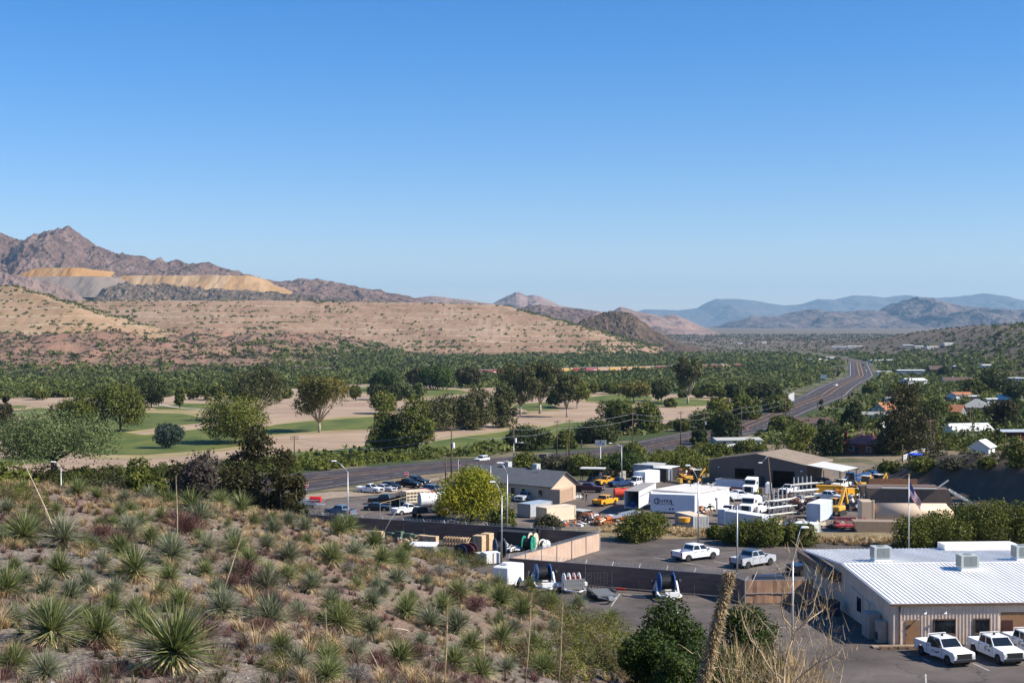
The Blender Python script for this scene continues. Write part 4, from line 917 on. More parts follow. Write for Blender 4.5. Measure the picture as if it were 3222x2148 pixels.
# tall dry flower stalks, one object each: (top px), (foot px), plume start fraction, distance of the foot or None
STALK = mat('dry_stalk', (.46, .37, .25), .8, var=.25, scale=6); 
def stalk(label, a, b, plume, wpx, d=None, group='dry sotol flower stalks', name='flower_stalk', fall=False):
    g = G(b[0] * K, min(b[1], 1566) * K, 12) if d is None else Vector(Dp(b[0], b[1], d)); d = g.y
    if fall: top = G(a[0] * K, a[1] * K, 12) + Vector((0, 0, .12))
    else: top = Vector(Dp(a[0], a[1], d + (random.uniform(-.5, .5) if wpx < 8 else 0)))
    e = empty(name, g, label=label, cat='flower stalk', group=group); v = top - g; L = v.length; s = d / FPX * K
    m = MB(); r = wpx * s / 2; m.tube([(0, 0, -.1), v * .35 + Vector((.01, 0, .0)) * L, v * .7 + Vector((.004, .0, 0)) * L, v], [r * 1.1, r, r * .75, r * .3], 6); m.build('stem', STALK, e, smooth=True)
    if plume is not None:
        n = int(L * (1 - plume) * 420); t = rng.uniform(plume, 1, n); C = np.array(v)[None] * t[:, None] + np.array([.006 * L, 0, 0]); a_ = rng.uniform(0, 6.283, n); D = np.c_[np.cos(a_), np.sin(a_), rng.uniform(.3, 1.4, n)]; D /= np.linalg.norm(D, axis=1)[:, None]
        V, F, T = strips(C, D, rng.uniform(.03, .1, n) * (1.2 - .5 * t) * max(1, wpx / 4), np.full(n, .007), np.zeros(n), np.clip(rng.normal(.5, .25, n), 0, 1), segs=1); big_mesh('seed_plume', V, F, LM('straw'), e, attrs={'tint': T})
    return e
for lab, a, b, pl, wp in [('long pale bare stalk leaning left from the upper left sotols', (52,1055), (130,1228), None, 3.2),
 ('short thin stalk crossing the long leaning one at left', (103,1165), (117,1225), None, 1.8),
 ('upright stalk with a thick dry seed plume on its upper half', (404,1092), (407,1243), .45, 2.6),
 ('slim tan stalk in front of the dark pines', (472,1062), (464,1145), .1, 2.2),
 ('short dark stalk left of the slim tan one', (379,1100), (372,1128), .2, 2),
 ('short thin stalk below the tallest pine', (520,1130), (518,1160), .2, 2),
 ('long stalk with ragged top leaning right across the middle of the hill', (574,1168), (502,1384), .45, 3),
 ('thin upright pale stalk in the centre of the hillside', (748,1392), (750,1512), None, 2.0),
 ('tall stalk with a shaggy golden plume, leftmost of the bottom four', (1029,1374), (1020,1590), .05, 3.0),
 ('short golden plumed stalk, second of the bottom four', (1112,1422), (1109,1545), .1, 3.0),
 ('tallest golden plumed stalk, third of the bottom four', (1221,1360), (1206,1590), .25, 3.2),
 ('golden plumed stalk right of the tallest one, last of the bottom four', (1292,1383), (1283,1590), .2, 3.0),
 ('curved thin pale stalk at the bottom centre of the hill', (846,1485), (886,1566), None, 2.0)]:
    stalk(lab, a, b, pl, wp)
for lab, a, b in [('fallen dark stalk lying diagonally above the middle sotol pair', (880,1352), (968,1436)), ('fallen pale stalk lying flat left of the middle sotol pair', (875,1445), (952,1448)), ('fallen pale stalk lying right of the central sotol', (545,1437), (600,1437)),
   ('long dark fallen stalk behind the biggest sotol', (172,1515), (290,1536)), ('fallen stalk beside the skirted sotol at centre left', (405,1345), (478,1374)), ('fallen grey stalk above the upper left sotols', (140,1155), (190,1138))]:
    stalk(lab, a, b, None, 2.6, fall=True)
e = stalk('thick shaggy leaning stalk close to the camera at the bottom right of the hill', (1672,1322), (1604,1600), None, 10, d=15)
v = Vector(Dp(1672,1322,15)) - Vector(Dp(1604,1600,15)); n = 5200; t = rng.uniform(-.05, 1.03, n); C = np.array(v)[None] * t[:, None] + np.array([.007 * v.length, 0, 0]) + rng.normal(0, .008, (n, 3)); a_ = rng.uniform(0, 6.283, n)
D = np.c_[np.cos(a_) * .6, np.sin(a_) * .6, rng.uniform(-1.2, .2, n)]; D /= np.linalg.norm(D, axis=1)[:, None]
V, F, T = strips(C + np.c_[np.cos(a_), np.sin(a_), a_ * 0] * .026, D, rng.uniform(.03, .085, n), np.full(n, .006), np.full(n, -.1), np.clip(rng.normal(.45, .3, n), 0, 1), segs=2); big_mesh('dead_bracts', V, F, LM('skirt'), e, attrs={'tint': T})

# bare desert shrub close to the camera, bottom right
def branchy(lab, root, paths, d, twigs, mt, r0=.012):
    g = Vector(Dp(root[0], root[1], d)); gg = Vector((g.x, g.y, gz(g.x, g.y))); e = empty('bare_shrub', gg, label=lab, cat='shrub'); m = MB(); tips = []
    for pth, rr in paths:
        pts = []; dd = d
        for k, (x, y) in enumerate(pth): pts.append(Vector(Dp(x, y, dd)) - gg); dd += random.uniform(-.35, .35)
        sm = [pts[0]]
        for a, b in zip(pts[:-1], pts[1:]): sm += [a.lerp(b, .5), b]
        for k in range(1, len(sm) - 1, 2): sm[k] += Vector((random.uniform(-.02, .02), random.uniform(-.03, .03), 0))
        m.tube(sm, [rr * (1 - .75 * k / len(sm)) for k in range(len(sm))], 6); tips += sm[1:]
    m.build('branches', mt, e, smooth=True)
    n = twigs; idx = rng.integers(0, len(tips), n); C = np.array([tuple(p) for p in tips])[idx] + rng.normal(0, .1, (n, 3)); D = rng.normal(0, .5, (n, 3)) + [0, 0, .8]; D /= np.linalg.norm(D, axis=1)[:, None]
    V, F, T = strips(C, D, rng.uniform(.06, .28, n), np.full(n, .0032), rng.uniform(-.1, .1, n), np.clip(rng.normal(.5, .25, n), 0, 1), segs=2); big_mesh('twigs', V, F, LM('straw'), e, attrs={'tint': T})
    return e
TAN = mat('tan_bark', (.40, .31, .20), .8, var=.2, scale=5)
root = (1795,1640)
br = [([root,(1800,1568),(1808,1500),(1826,1452),(1868,1408)], .022), ([(1808,1500),(1824,1455),(1838,1400),(1852,1330)], .012), ([(1826,1452),(1800,1420),(1796,1370),(1815,1310),(1836,1240)], .011), ([(1838,1440),(1868,1400),(1880,1350),(1888,1325)], .010), ([(1850,1430),(1890,1400),(1903,1370),(1910,1325)], .010),
      ([root,(1790,1560),(1760,1520),(1725,1470),(1706,1425),(1700,1380),(1740,1310)], .014), ([(1740,1490),(1722,1450),(1742,1415),(1764,1440),(1800,1495)], .009), ([root,(1830,1560),(1880,1520),(1920,1500),(1932,1460)], .012), ([(1880,1520),(1905,1480),(1908,1430)], .008), ([root,(1770,1568),(1700,1540),(1650,1530),(1610,1545)], .009), ([root,(1850,1560),(1900,1545),(1935,1515),(1945,1500)], .008),
      ([root,(1780,1530),(1776,1480),(1790,1440)], .010), ([root,(1840,1540),(1850,1490),(1870,1450)], .010)]
e = branchy('tall bare desert shrub with pale tan arching branches close to the camera', root, br, 19, 900, TAN)
def fuzz(lab, cx, y0, y1, wpx, d, n, mt='straw', L=(.15, .5), cat='shrub'):
    g = Vector(Dp(cx, y0, d)); gg = Vector((g.x, d, gz(g.x, d))); e = empty('dry_bush', gg, label=lab, cat=cat); s = d / FPX * K; H = Dp(cx, y1, d)[2] - gg.z
    C = np.c_[rng.normal(0, wpx * s / 4, n), rng.normal(0, wpx * s / 5, n), rng.uniform(0, 1, n) ** .8 * H * .85]; D = np.c_[C[:, 0] / (wpx * s) * 1.2 + rng.normal(0, .25, n), rng.normal(0, .25, n), np.ones(n)]; D /= np.linalg.norm(D, axis=1)[:, None]
    V, F, T = strips(C, D, rng.uniform(*L, n), np.full(n, .0045 + d * .00006), rng.uniform(-.1, .15, n), np.clip(rng.normal(.5, .28, n), 0, 1), segs=2); big_mesh('stems', V, F, LM(mt), e, attrs={'tint': T}); return e
fuzz('dense straw coloured bush at the foot of the tall bare shrub', 1800, 1600, 1455, 150, 24, 1300)
fuzz('straw coloured bush right of the tall bare shrub at the bottom edge', 1865, 1600, 1490, 110, 26, 900)
fuzz('thin tan brush between the shaggy stalk and the bare shrub', 1690, 1600, 1450, 130, 28, 700)
# junipers on the foot of the hill
for px, t, w_, d, lab in [(1540,1368,165,62,'dark green juniper left of the shaggy leaning stalk'),(1495,1440,130,58,'low juniper bush over the grey box on the slope'),(1712,1392,160,66,'dark green juniper right of the shaggy leaning stalk'),(1640,1465,190,56,'lowest juniper at the bottom edge under the stalk'),(1560,1490,120,54,'juniper at the bottom edge beside the green shrubs')]:
    tree('juniper', lab, 'tree', px, t, w_, 'round', 'juniper', d=d, group='junipers at the foot of the hill', n=5200, leafpx=2.7, cb=.02)
# weathered pale box half hidden on the slope
g = G(1437 * K, 1500 * K, 20); e = empty('utility_box', g, .5, label='small white box with grey weathered lid among the shrubs at the hill foot', cat='box')
MB().box((0, 0, .35), (1.1, .8, .7)).build('cabinet', mat('white_paint', (.72, .70, .66), .6, var=.06, scale=2), e, bevel=.02)
MB().box((0, 0, .74), (1.3, 1.0, .07), M=Matrix.Rotation(.12, 3, 'X')).build('lid', mat('weathered_wood', (.26, .23, .2), .9, var=.3, scale=3), e)
# ================================================================ the built place
def W(x, y, z=0.0):
    r = ray(x * K, y * K); t = (z - CAM_Z) / r[2]; return Vector((r[0] * t, r[1] * t, z))
YZ = -5.0
def Y_(x, y): return W(x, y, YZ)
def hd(a, b): return math.atan2(b[1] - a[1], b[0] - a[0])
ASPH = mat('asphalt', (.082, .067, .059), .92, col2=(.128, .107, .094), scale=.16, bump=.35, bscale=18, detail=9)
ASPH2 = mat('yard_asphalt', (.10, .08, .068), .93, col2=(.16, .13, .108), scale=.12, bump=.4, bscale=9, detail=9)
ROADM = mat('road_asphalt', (.048, .038, .036), .85, col2=(.07, .055, .052), scale=.3, bump=.2, bscale=12, detail=8)
WLINE = mat('worn_white_paint', (.42, .41, .39), .8, var=.3, scale=1.5)
YLINE = mat('worn_yellow_paint', (.48, .24, .08), .8, var=.25, scale=1.5)
WH = mat('white_enamel', (.78, .78, .76), .45, var=.05, scale=1.5)
BLK = mat('black_rubber', (.014, .014, .015), .8)
DK = mat('dark_metal', (.035, .034, .034), .6, var=.3, scale=4)
GLS = mat('dark_glass', (.012, .015, .018), .08, spec=.6)
CHR = mat('bright_metal', (.5, .5, .5), .35, metal=.8)
GALV = mat('galvanised_steel', (.45, .46, .47), .45, metal=.5, var=.12, scale=3)
WOOD = mat('weathered_pole_wood', (.105, .068, .048), .9, var=.35, scale=5)
LUM = mat('pale_lumber', (.52, .38, .23), .85, var=.2, scale=4)
LAMP = mat('lens_clear', (.7, .7, .68), .2); RED = mat('red_lens', (.35, .015, .012), .3)
def weather(m, crack=.11, amount=.55):
    N = m.node_tree.nodes; L = m.node_tree.links; b = N['Principled BSDF']; src = b.inputs['Base Color'].links[0].from_socket; tc = N.new('ShaderNodeTexCoord')
    nz = N.new('ShaderNodeTexNoise'); nz.inputs['Scale'].default_value = .5; nz.inputs['Detail'].default_value = 6; L.new(tc.outputs['Object'], nz.inputs['Vector'])
    ad = N.new('ShaderNodeVectorMath'); ad.operation = 'MULTIPLY_ADD'; ad.inputs[1].default_value = (3.5, 3.5, 3.5); L.new(nz.outputs['Color'], ad.inputs[0]); L.new(tc.outputs['Object'], ad.inputs[2])
    vo = N.new('ShaderNodeTexVoronoi'); vo.feature = 'DISTANCE_TO_EDGE'; vo.inputs['Scale'].default_value = crack; L.new(ad.outputs[0], vo.inputs['Vector'])
    r = N.new('ShaderNodeMapRange'); r.inputs['From Min'].default_value = .002; r.inputs['From Max'].default_value = .012; r.inputs['To Min'].default_value = 1 - amount; r.inputs['To Max'].default_value = 1; L.new(vo.outputs['Distance'], r.inputs[0])
    n2 = N.new('ShaderNodeTexNoise'); n2.inputs['Scale'].default_value = .09; n2.inputs['Detail'].default_value = 7; n2.inputs['Roughness'].default_value = .7; L.new(tc.outputs['Object'], n2.inputs['Vector'])
    r2 = N.new('ShaderNodeMapRange'); r2.inputs['From Min'].default_value = .38; r2.inputs['From Max'].default_value = .62; r2.inputs['To Min'].default_value = .72; r2.inputs['To Max'].default_value = 1.2; L.new(n2.outputs['Fac'], r2.inputs[0])
    n3 = N.new('ShaderNodeTexNoise'); n3.inputs['Scale'].default_value = .6; n3.inputs['Detail'].default_value = 3; L.new(tc.outputs['Object'], n3.inputs['Vector'])
    r3 = N.new('ShaderNodeMapRange'); r3.inputs['From Min'].default_value = .30; r3.inputs['From Max'].default_value = .36; r3.inputs['To Min'].default_value = .55; r3.inputs['To Max'].default_value = 1; L.new(n3.outputs['Fac'], r3.inputs[0])
    m1 = N.new('ShaderNodeMath'); m1.operation = 'MULTIPLY'; L.new(r.outputs[0], m1.inputs[0]); L.new(r2.outputs[0], m1.inputs[1]); m2 = N.new('ShaderNodeMath'); m2.operation = 'MULTIPLY'; L.new(m1.outputs[0], m2.inputs[0]); L.new(r3.outputs[0], m2.inputs[1])
    sc = N.new('ShaderNodeVectorMath'); sc.operation = 'SCALE'; L.new(src, sc.inputs[0]); L.new(m2.outputs[0], sc.inputs['Scale']); L.new(sc.outputs[0], b.inputs['Base Color'])
weather(ASPH, .12); weather(ASPH2, .1, .4); weather(ROADM, .05, .3)
def flat(name, pts, z, m): return st(MB().add([(p[0], p[1], z) for p in pts], [tuple(range(len(pts)))]).build(name, m))
flat('parking_lot', [(-70, 84), (150, 84), (150, 196), (95, 190), (60, 187.5), (11, 186.5), (-70, 200)], .03, ASPH)
st(drape('yard_pavement', [Y_(*p)[:2] for p in [(660,1215),(688,1152),(760,1141),(830,1136),(905,1133),(1000,1106),(1040,1097),(1200,1094),(1330,1102),(1450,1098),(1620,1108),(1860,1110),(1960,1120),(2040,1150),(2090,1185),(2110,1222),(1900,1228),(1400,1212),(1000,1212)]], ASPH2, .04, 4))
rd, C_, N_, t_ = ribbon('road', HW, (-13.5, 12.5), ROADM, .05)
def line(name, off, wd, m, dash=None, s0=0, s1=None):
    k = np.ones(len(t_), bool); V = []; F = []
    for i in range(len(t_) - 1):
        if dash and (t_[i] % (dash[0] + dash[1])) > dash[0]: continue
        if s1 and t_[i] > s1: continue
        wd2 = wd * (1 + t_[i] / 700)
        b = len(V)
        for j in (i, i + 1):
            for q in (off - wd2 / 2, off + wd2 / 2):
                p = C_[j] + N_[j] * q; V.append((p[0], p[1], gz(*p) + .09))
        F.append((b, b + 1, b + 3, b + 2))
    return st(big_mesh(name, np.array(V), np.array(F), m))
line('road_marking', -11.2, .16, WLINE); line('road_marking', 10.2, .16, WLINE)
line('road_marking', -7.2, .14, WLINE, (3.2, 9)); line('road_marking', 5.6, .14, WLINE, (3.2, 9))
line('road_marking', -2.7, .14, YLINE, (3, 6)); line('road_marking', -2.35, .14, YLINE); line('road_marking', 1.3, .14, YLINE); line('road_marking', 1.65, .14, YLINE, (3, 6))
def stripe(a, b, wd=.12, z=.036, m=WLINE, zp=0.0):
    p, q = W(*a, zp), W(*b, zp); d = (q - p).normalized(); n = Vector((-d.y, d.x, 0)) * wd / 2
    st(MB().add([(v.x, v.y, zp + z) for v in (p - n, q - n, q + n, p + n)], [(0, 1, 2, 3)]).build('parking_line', m))
for a, b in [((1424,1363),(1404,1392)),((1564,1386),(1556,1410)),((1640,1289),(1700,1300)),((1540,1284),(1560,1279)),((1655,1270),(1750,1262)),((1790,1305),(1850,1296)),((1790,1441),(1945,1438)),((1720,1446),(1800,1441)),((2235,1523),(2272,1540)),((2120,1512),(2135,1519)),((2126,1548),(2127,1568)),((1850,1424),(1905,1421)),((1500,1280),(1620,1300))]: stripe(a, b)
stripe((735,1146), (905,1133), .15, .05, WLINE, YZ); stripe((760,1177),(820,1186), .12, .05, WLINE, YZ)
# dirt berm between the yard and the highway
berm = [Y_(*p) for p in [(690,1152),(694,1137),(760,1130),(905,1127),(1000,1097),(1040,1088),(1040,1094),(1000,1104),(905,1134),(800,1142)]]
st(drape('dirt_berm', [p[:2] for p in berm], mat('pale_dirt', (.34, .26, .19), .95, col2=(.24, .18, .12), scale=.8, bump=.8, bscale=4), .12, 1.5, jit=.6))

# ---------------------------------------------------------------- vehicles
def paint(name, c, rough=.32): return mat(name + '_car_paint', c, rough, spec=.5)
PW = paint('white', (.74, .75, .76)); PS = paint('silver', (.42, .44, .47), .3); PB = paint('black', (.014, .015, .018), .2); PY = paint('yellow', (.75, .36, .02)); PO = paint('orange_red', (.42, .06, .03)); PG = paint('grey_blue', (.12, .16, .22)); PN = paint('navy', (.02, .05, .13)); PM = paint('maroon', (.07, .012, .018)); PGR = paint('dark_green', (.02, .05, .03))
SPECS = dict(
 crew=dict(L=5.95, Wd=2.02, gc=.42, wr=.43, wx=(1.95, -1.95), hood=(1.02, 1.2, 1.32), cow=1.28, roof=1.95, g=(1.28, .55, -.95, -1.2), bed=(-1.28, 1.28), doors=2),
 single=dict(L=5.6, Wd=1.95, gc=.40, wr=.40, wx=(1.8, -1.75), hood=(.95, 1.12, 1.25), cow=1.2, roof=1.85, g=(1.2, .5, -.28, -.5), bed=(-.6, 1.2), doors=1),
 suv=dict(L=4.95, Wd=1.95, gc=.34, wr=.38, wx=(1.5, -1.45), hood=(.8, 1.0, 1.12), cow=1.08, roof=1.78, g=(1.0, .35, -1.9, -2.3), bed=None, doors=3),
 sedan=dict(L=4.75, Wd=1.82, gc=.26, wr=.33, wx=(1.4, -1.38), hood=(.62, .86, .95), cow=.92, roof=1.43, g=(.85, .05, -1.05, -1.75), bed=None, doors=2),
 hatch=dict(L=4.3, Wd=1.8, gc=.26, wr=.33, wx=(1.3, -1.28), hood=(.66, .9, 1.02), cow=.98, roof=1.55, g=(.95, .1, -1.45, -2.05), bed=None, doors=2),
 van=dict(L=5.9, Wd=2.05, gc=.32, wr=.38, wx=(1.95, -1.75), hood=(.85, 1.05, 1.2), cow=1.18, roof=2.35, g=(2.0, 1.15, -2.8, -2.92), bed=None, doors=4),
 work=dict(L=6.4, Wd=2.1, gc=.5, wr=.44, wx=(2.2, -1.9), hood=(1.1, 1.3, 1.42), cow=1.38, roof=2.05, g=(1.55, .95, -.1, -.3), bed=(-.4, 1.75), doors=1))
def vehicle(kind, pm, label, cat, rear, front=None, rz=None, z=0.0, group=None, name=None, trim=None, roofm=None, centre=None, sc=1.0):
    S = SPECS[kind]; L, Wd, gc, wr = S['L'], S['Wd'], S['gc'], S['wr']
    if front is not None:
        a, b = W(*rear, z), W(*front, z); rz = hd(a, b) if rz is None else rz; c = (a + b) / 2
        c = c + Vector((-math.sin(rz), math.cos(rz), 0)) * (Wd / 2) * (1 if math.cos(rz) > 0 or centre == 'near' else -1) * (0 if centre == 'mid' else 1)
    else: c = W(*rear, z)
    e = empty(name or {'crew': 'pickup_truck', 'single': 'pickup_truck', 'suv': 'parked_car', 'sedan': 'parked_car', 'hatch': 'parked_car', 'van': 'van', 'work': 'utility_truck'}[kind], c, rz, label=label, cat=cat, group=group)
    e.scale = (sc, sc, sc)
    x0, x1 = -L / 2, L / 2; h0, h1, h2 = S['hood']; cow = S['cow']; g = S['g']
    def arch(cx, R_, n=7): return [(cx - R_ * math.cos(math.pi * k / (n - 1)), gc + .02 + R_ * math.sin(math.pi * k / (n - 1)) * .92) for k in range(n)]
    ar = wr * 1.2; bot = [(x0 + .05, gc)] + arch(S['wx'][1], ar) + arch(S['wx'][0], ar) + [(x1 - .08, gc)]
    bx = S['bed']; endx = bx[0] if bx else x0
    m = MB()
    if bx:
        bot1 = [(endx, gc)] + arch(S['wx'][0], ar) + [(x1 - .08, gc)]
        top = [(x1, gc + .15), (x1, h0), (x1 - .12, h1), (g[0] + .1, h2), (g[0], cow), (endx, cow)]
        m.prism(bot1 + top, -Wd / 2, Wd / 2)
        bt = [(x0 + .03, gc + .1)] + [p for p in arch(S['wx'][1], ar)] + [(endx - .01, gc), (endx - .01, bx[1]), (x0, bx[1])]
        if kind != 'work':
            m.prism(bt, -Wd / 2, -Wd / 2 + .09); m.prism(bt, Wd / 2 - .09, Wd / 2)
            m.box((x0 + .04, 0, (gc + .2 + bx[1]) / 2), (.08, Wd - .2, bx[1] - gc - .2))
            m.box(((x0 + endx) / 2, 0, gc + .38), (endx - x0 - .1, Wd - .19, .06))
        else:
            for sy in (-1, 1): m.prism(bt, sy * Wd / 2, sy * (Wd / 2 - .45))
            m.box(((x0 + endx) / 2, 0, gc + .5), (endx - x0 - .1, Wd - .9, .06))
    else:
        rb = cow + (.02 if kind in ('suv', 'van', 'hatch') else -.02)
        top = [(x1, gc + .12), (x1, h0), (x1 - .14, h1), (g[0] + .1, h2), (g[0], cow), (g[3] + .05, rb), (x0 + .05, rb - .05), (x0, gc + .3)]
        m.prism(bot + top, -Wd / 2, Wd / 2)
    # greenhouse
    bw, tw = Wd / 2 - .04, Wd / 2 - (.2 if kind != 'van' else .1); rz_ = S['roof']
    gv = [(g[0], -bw, cow), (g[0], bw, cow), (g[3], bw, cow), (g[3], -bw, cow), (g[1], -tw, rz_), (g[1], tw, rz_), (g[2], tw, rz_), (g[2], -tw, rz_)]
    m.add(gv, [(0, 1, 5, 4), (1, 2, 6, 5), (2, 3, 7, 6), (3, 0, 4, 7), (4, 5, 6, 7)])
    if roofm: m.mat(1).box(((g[1] + g[2]) / 2, 0, rz_ + .012), (g[1] - g[2] + .05, tw * 2, .02)).mat(0)
    m.build('body', [pm, roofm or pm], e, bevel=.035)
    def pane(nm, q, inset=(.06, .06), off=.008):
        q = [Vector(p) for p in q]; c0 = sum(q, Vector()) / 4; n = (q[1] - q[0]).cross(q[3] - q[0]).normalized()
        if n.dot(c0 - Vector(((g[0] + g[3]) / 2, 0, cow))) < 0: n = -n
        a = [];
        for i, (u, v) in enumerate(((inset[0], inset[1]), (1 - inset[0], inset[1]), (1 - inset[0], 1 - inset[1]), (inset[0], 1 - inset[1]))):
            a.append(q[0].lerp(q[1], u).lerp(q[3].lerp(q[2], u), v) + n * off)
        MB().add(a, [(0, 1, 2, 3)]).build(nm, GLS, e)
    pane('windscreen', [gv[0], gv[1], gv[5], gv[4]], (.05, .07)); pane('rear_window', [gv[2], gv[3], gv[7], gv[6]], (.08, .15))
    nd = S['doors']
    for sy, (a, b, c2, d2) in ((-1, (gv[3], gv[0], gv[4], gv[7])), (1, (gv[2], gv[1], gv[5], gv[6]))):
        for k in range(nd):
            u0, u1 = k / nd, (k + 1) / nd; A_, B_, C2, D2 = map(Vector, (a, b, c2, d2))
            pane('side_window', [A_.lerp(B_, u0), A_.lerp(B_, u1), D2.lerp(C2, u1), D2.lerp(C2, u0)], (.07, .13))
    for sy in (-1, 1):
        q = MB(); yy = sy * (Wd / 2 + .004); cab0, cab1 = g[3] + .15, g[0] - .12
        for k in range(min(nd, 3) + 1): xk = cab0 + (cab1 - cab0) * k / min(nd, 3); q.box((xk, yy, (gc + .18 + cow) / 2), (.022, .012, cow - gc - .22))
        for k in range(min(nd, 3)): q.box((cab0 + (cab1 - cab0) * (k + .22) / min(nd, 3), yy + sy * .015, cow - .14), (.2, .03, .05))
        q.build('door_seams', DK, e)
    MB().box((x1 + .02, 0, gc + .13), (.16, Wd * .96, .24)).build('front_bumper', (BLK if trim else None) or (CHR if bx else pm), e, bevel=.03)
    MB().box((x0 - .03, 0, gc + .14), (.14, Wd * .94, .2)).build('rear_bumper', trim or (CHR if bx else pm), e, bevel=.03)
    MB().box((x1 + .01, 0, (gc + h1) / 2 + .12), (.04, Wd * .72, (h1 - gc) * .55)).build('grille', BLK, e)
    for sy in (-1, 1):
        MB().box((x1 - .0, sy * (Wd / 2 - .2), h0 - .1), (.06, .32, .22)).build('headlight', LAMP, e)
        MB().box((x0 - .005, sy * (Wd / 2 - .1), (bx[1] if bx else cow) - .3), (.05, .17, .4)).build('tail_light', RED, e)
        MB().box((g[0] - .15, sy * (Wd / 2 + .12), cow + .1), (.14, .22, .18)).build('wing_mirror', DK if bx else pm, e, bevel=.03)
        for wx in S['wx']:
            t = MB().cyl((0, 0, 0), wr, .27, 'y', 18).build('wheel', BLK, e, bevel=.03); t.location = (wx, sy * (Wd / 2 - .15), wr)
            MB().cyl((0, sy * .125, 0), wr * .6, .04, 'y', 12).build('rim', CHR if trim is None else DK, t)
    return e
def logo_text(txt, size, m, parent, loc, rot, name='lettering', ext=.004):
    cu = bpy.data.curves.new('t', 'FONT'); cu.body = txt; cu.size = size; cu.extrude = ext; cu.align_x = 'CENTER'; cu.align_y = 'CENTER'; cu.offset = size * .012
    o = bpy.data.objects.new('t', cu); COL.objects.link(o); dg = bpy.context.evaluated_depsgraph_get(); me = bpy.data.meshes.new_from_object(o.evaluated_get(dg)); bpy.data.objects.remove(o)
    me.materials.clear(); me.materials.append(m); q = bpy.data.objects.new(name, me); COL.objects.link(q); q.parent = parent; q.location = loc; q.rotation_euler = rot; return q
GF = 'pickups and cars parked in the near lot'
vehicle('crew', PW, 'white crew cab pickup with black wheels, left of the two in the walled lot', 'pickup truck', (1582,1291), (1638,1284), group=GF, trim=DK)
vehicle('crew', PS, 'silver crew cab pickup with black roof and bed in the walled lot', 'pickup truck', (1715.5,1307), (1773,1297.5), group=GF, trim=DK, roofm=PB)
vehicle('crew', PB, 'dark pickup in the shade at the far corner of the white roofed building', 'pickup truck', (1868,1318), rz=R(200), group=GF, trim=DK)
INK = mat('black_ink', (.02, .02, .03), .6); INKP = mat('dark_purple_ink', (.035, .015, .04), .6)
AP = []
for lab, r_, f_, kd in [('white service pickup with open front door, leftmost beside the building entrance door', (2117,1505), (2172,1527), 'crew'), ('white service pickup in the middle of the three by the building windows', (2237,1501.7), (2288,1524), 'crew'), ('white service pickup with ladder rack cut by the right photo edge', (2315,1490), (2366,1512), 'crew')]:
    a, b = W(*r_), W(*f_); rz = hd(a, b); n = Vector((math.sin(rz), -math.cos(rz), 0)) * -1
    e = vehicle(kd, PW, lab, 'pickup truck', r_, f_, rz=rz, group='white service pickups', trim=DK, centre='mid'); e.location = (a + b) / 2 + Vector((-math.sin(rz), math.cos(rz), 0)) * 1.01 * (1 if math.cos(rz + math.pi / 2) > 0 else -1)
    AP.append(e)
    sd = -1 # the side that faces the camera
    for x_, tx in (((.35, 'aps'),) if len(AP) > 1 else ()):
        logo_text(tx, .34, INK, e, (.62, -1.018, .92), (math.pi / 2, 0, 0)); MB().tube([(.08 + .13 * math.cos(q / 12 * 6.2832), -1.018, .95 + .13 * math.sin(q / 12 * 6.2832)) for q in range(13)], .022, 5, False).build('round_emblem', INK, e)
    m = MB(); m.bar((-1.1, -.85, 2.02), (-1.1, .85, 2.02), .06); m.bar((-1.1, -.85, 1.3), (-1.1, -.85, 2.02), .05); m.bar((-1.1, .85, 1.3), (-1.1, .85, 2.02), .05); m.build('cab_rack', WH, e)
    MB().cyl((-.3, 0, 2.03), .1, .16, 'z', 10).build('beacon', DK, e)
# open door of the first
d_ = empty('door', (1.22, -1.0, 0)); d_.parent = AP[0]
bpy.data.objects.remove(d_)
dm = MB(); dm.mat(0).box((-.5, 0, .92), (1.0, .06, .72)); dm.mat(1).prism([(-.95, 1.28), (-.2, 1.28), (-.55, 1.86), (-.92, 1.88)], -.02, .02); do = dm.build('open_door', [PW, GLS], AP[0]); do.location = (1.15, -1.02, 0); do.rotation_euler = (0, 0, R(28))
logo_text('aps', .34, INK, do, (-.38, -.036, .95), (math.pi / 2, 0, 0)); MB().tube([(-.78 + .12 * math.cos(q / 12 * 6.2832), -.036, .97 + .12 * math.sin(q / 12 * 6.2832)) for q in range(13)], .02, 5, False).build('round_emblem', INK, do)

GY = 'vehicles parked in the yard beyond the fence'
def yv(kind, pm, label, cat, a, b=None, rz=None, **k): return vehicle(kind, pm, label, cat, a, b, rz=rz, z=YZ, group=GY, **k)
h1 = hd(Y_(826,1130.6), Y_(861,1133.4))
yv('single', PW, 'white single cab pickup with white stickers, first car by the highway berm', 'pickup truck', (826,1131.5), (860,1134))
yv('sedan', PS, 'light silver car right of the white single cab pickup', 'car', (884,1128), rz=h1)
yv('hatch', PB, 'black small car between the silver car and black pickups', 'car', (898,1123), rz=h1)
yv('single', PB, 'low black pickup behind the black small car', 'pickup truck', (939,1119), rz=h1, trim=DK)
yv('crew', PB, 'big black pickup under the wrong way sign', 'pickup truck', (955,1114), rz=h1, trim=DK)
yv('crew', PG, 'grey blue crew pickup facing left beside the tall lamp post', 'pickup truck', (811.5,1185), (772.4,1181), centre='near')
yv('sedan', PB, 'black car behind the chain link fence posts', 'car', (868,1172), rz=R(-10))
yv('crew', PB, 'black pickup beyond the black car at the chain link fence', 'pickup truck', (884,1158), rz=R(170), trim=DK)
yv('sedan', PO, 'orange red car above the cream stake truck', 'car', (980,1139), rz=h1)
yv('suv', PG, 'blue grey sport utility car beside the orange red car', 'car', (998,1133), rz=h1)
yv('single', PW, 'white pickup seen from its tailgate next to the orange flatbed', 'pickup truck', (936,1180), rz=R(35))
yv('van', PW, 'white passenger van parked along the grey roofed building', 'van', (1162,1141), rz=R(243))
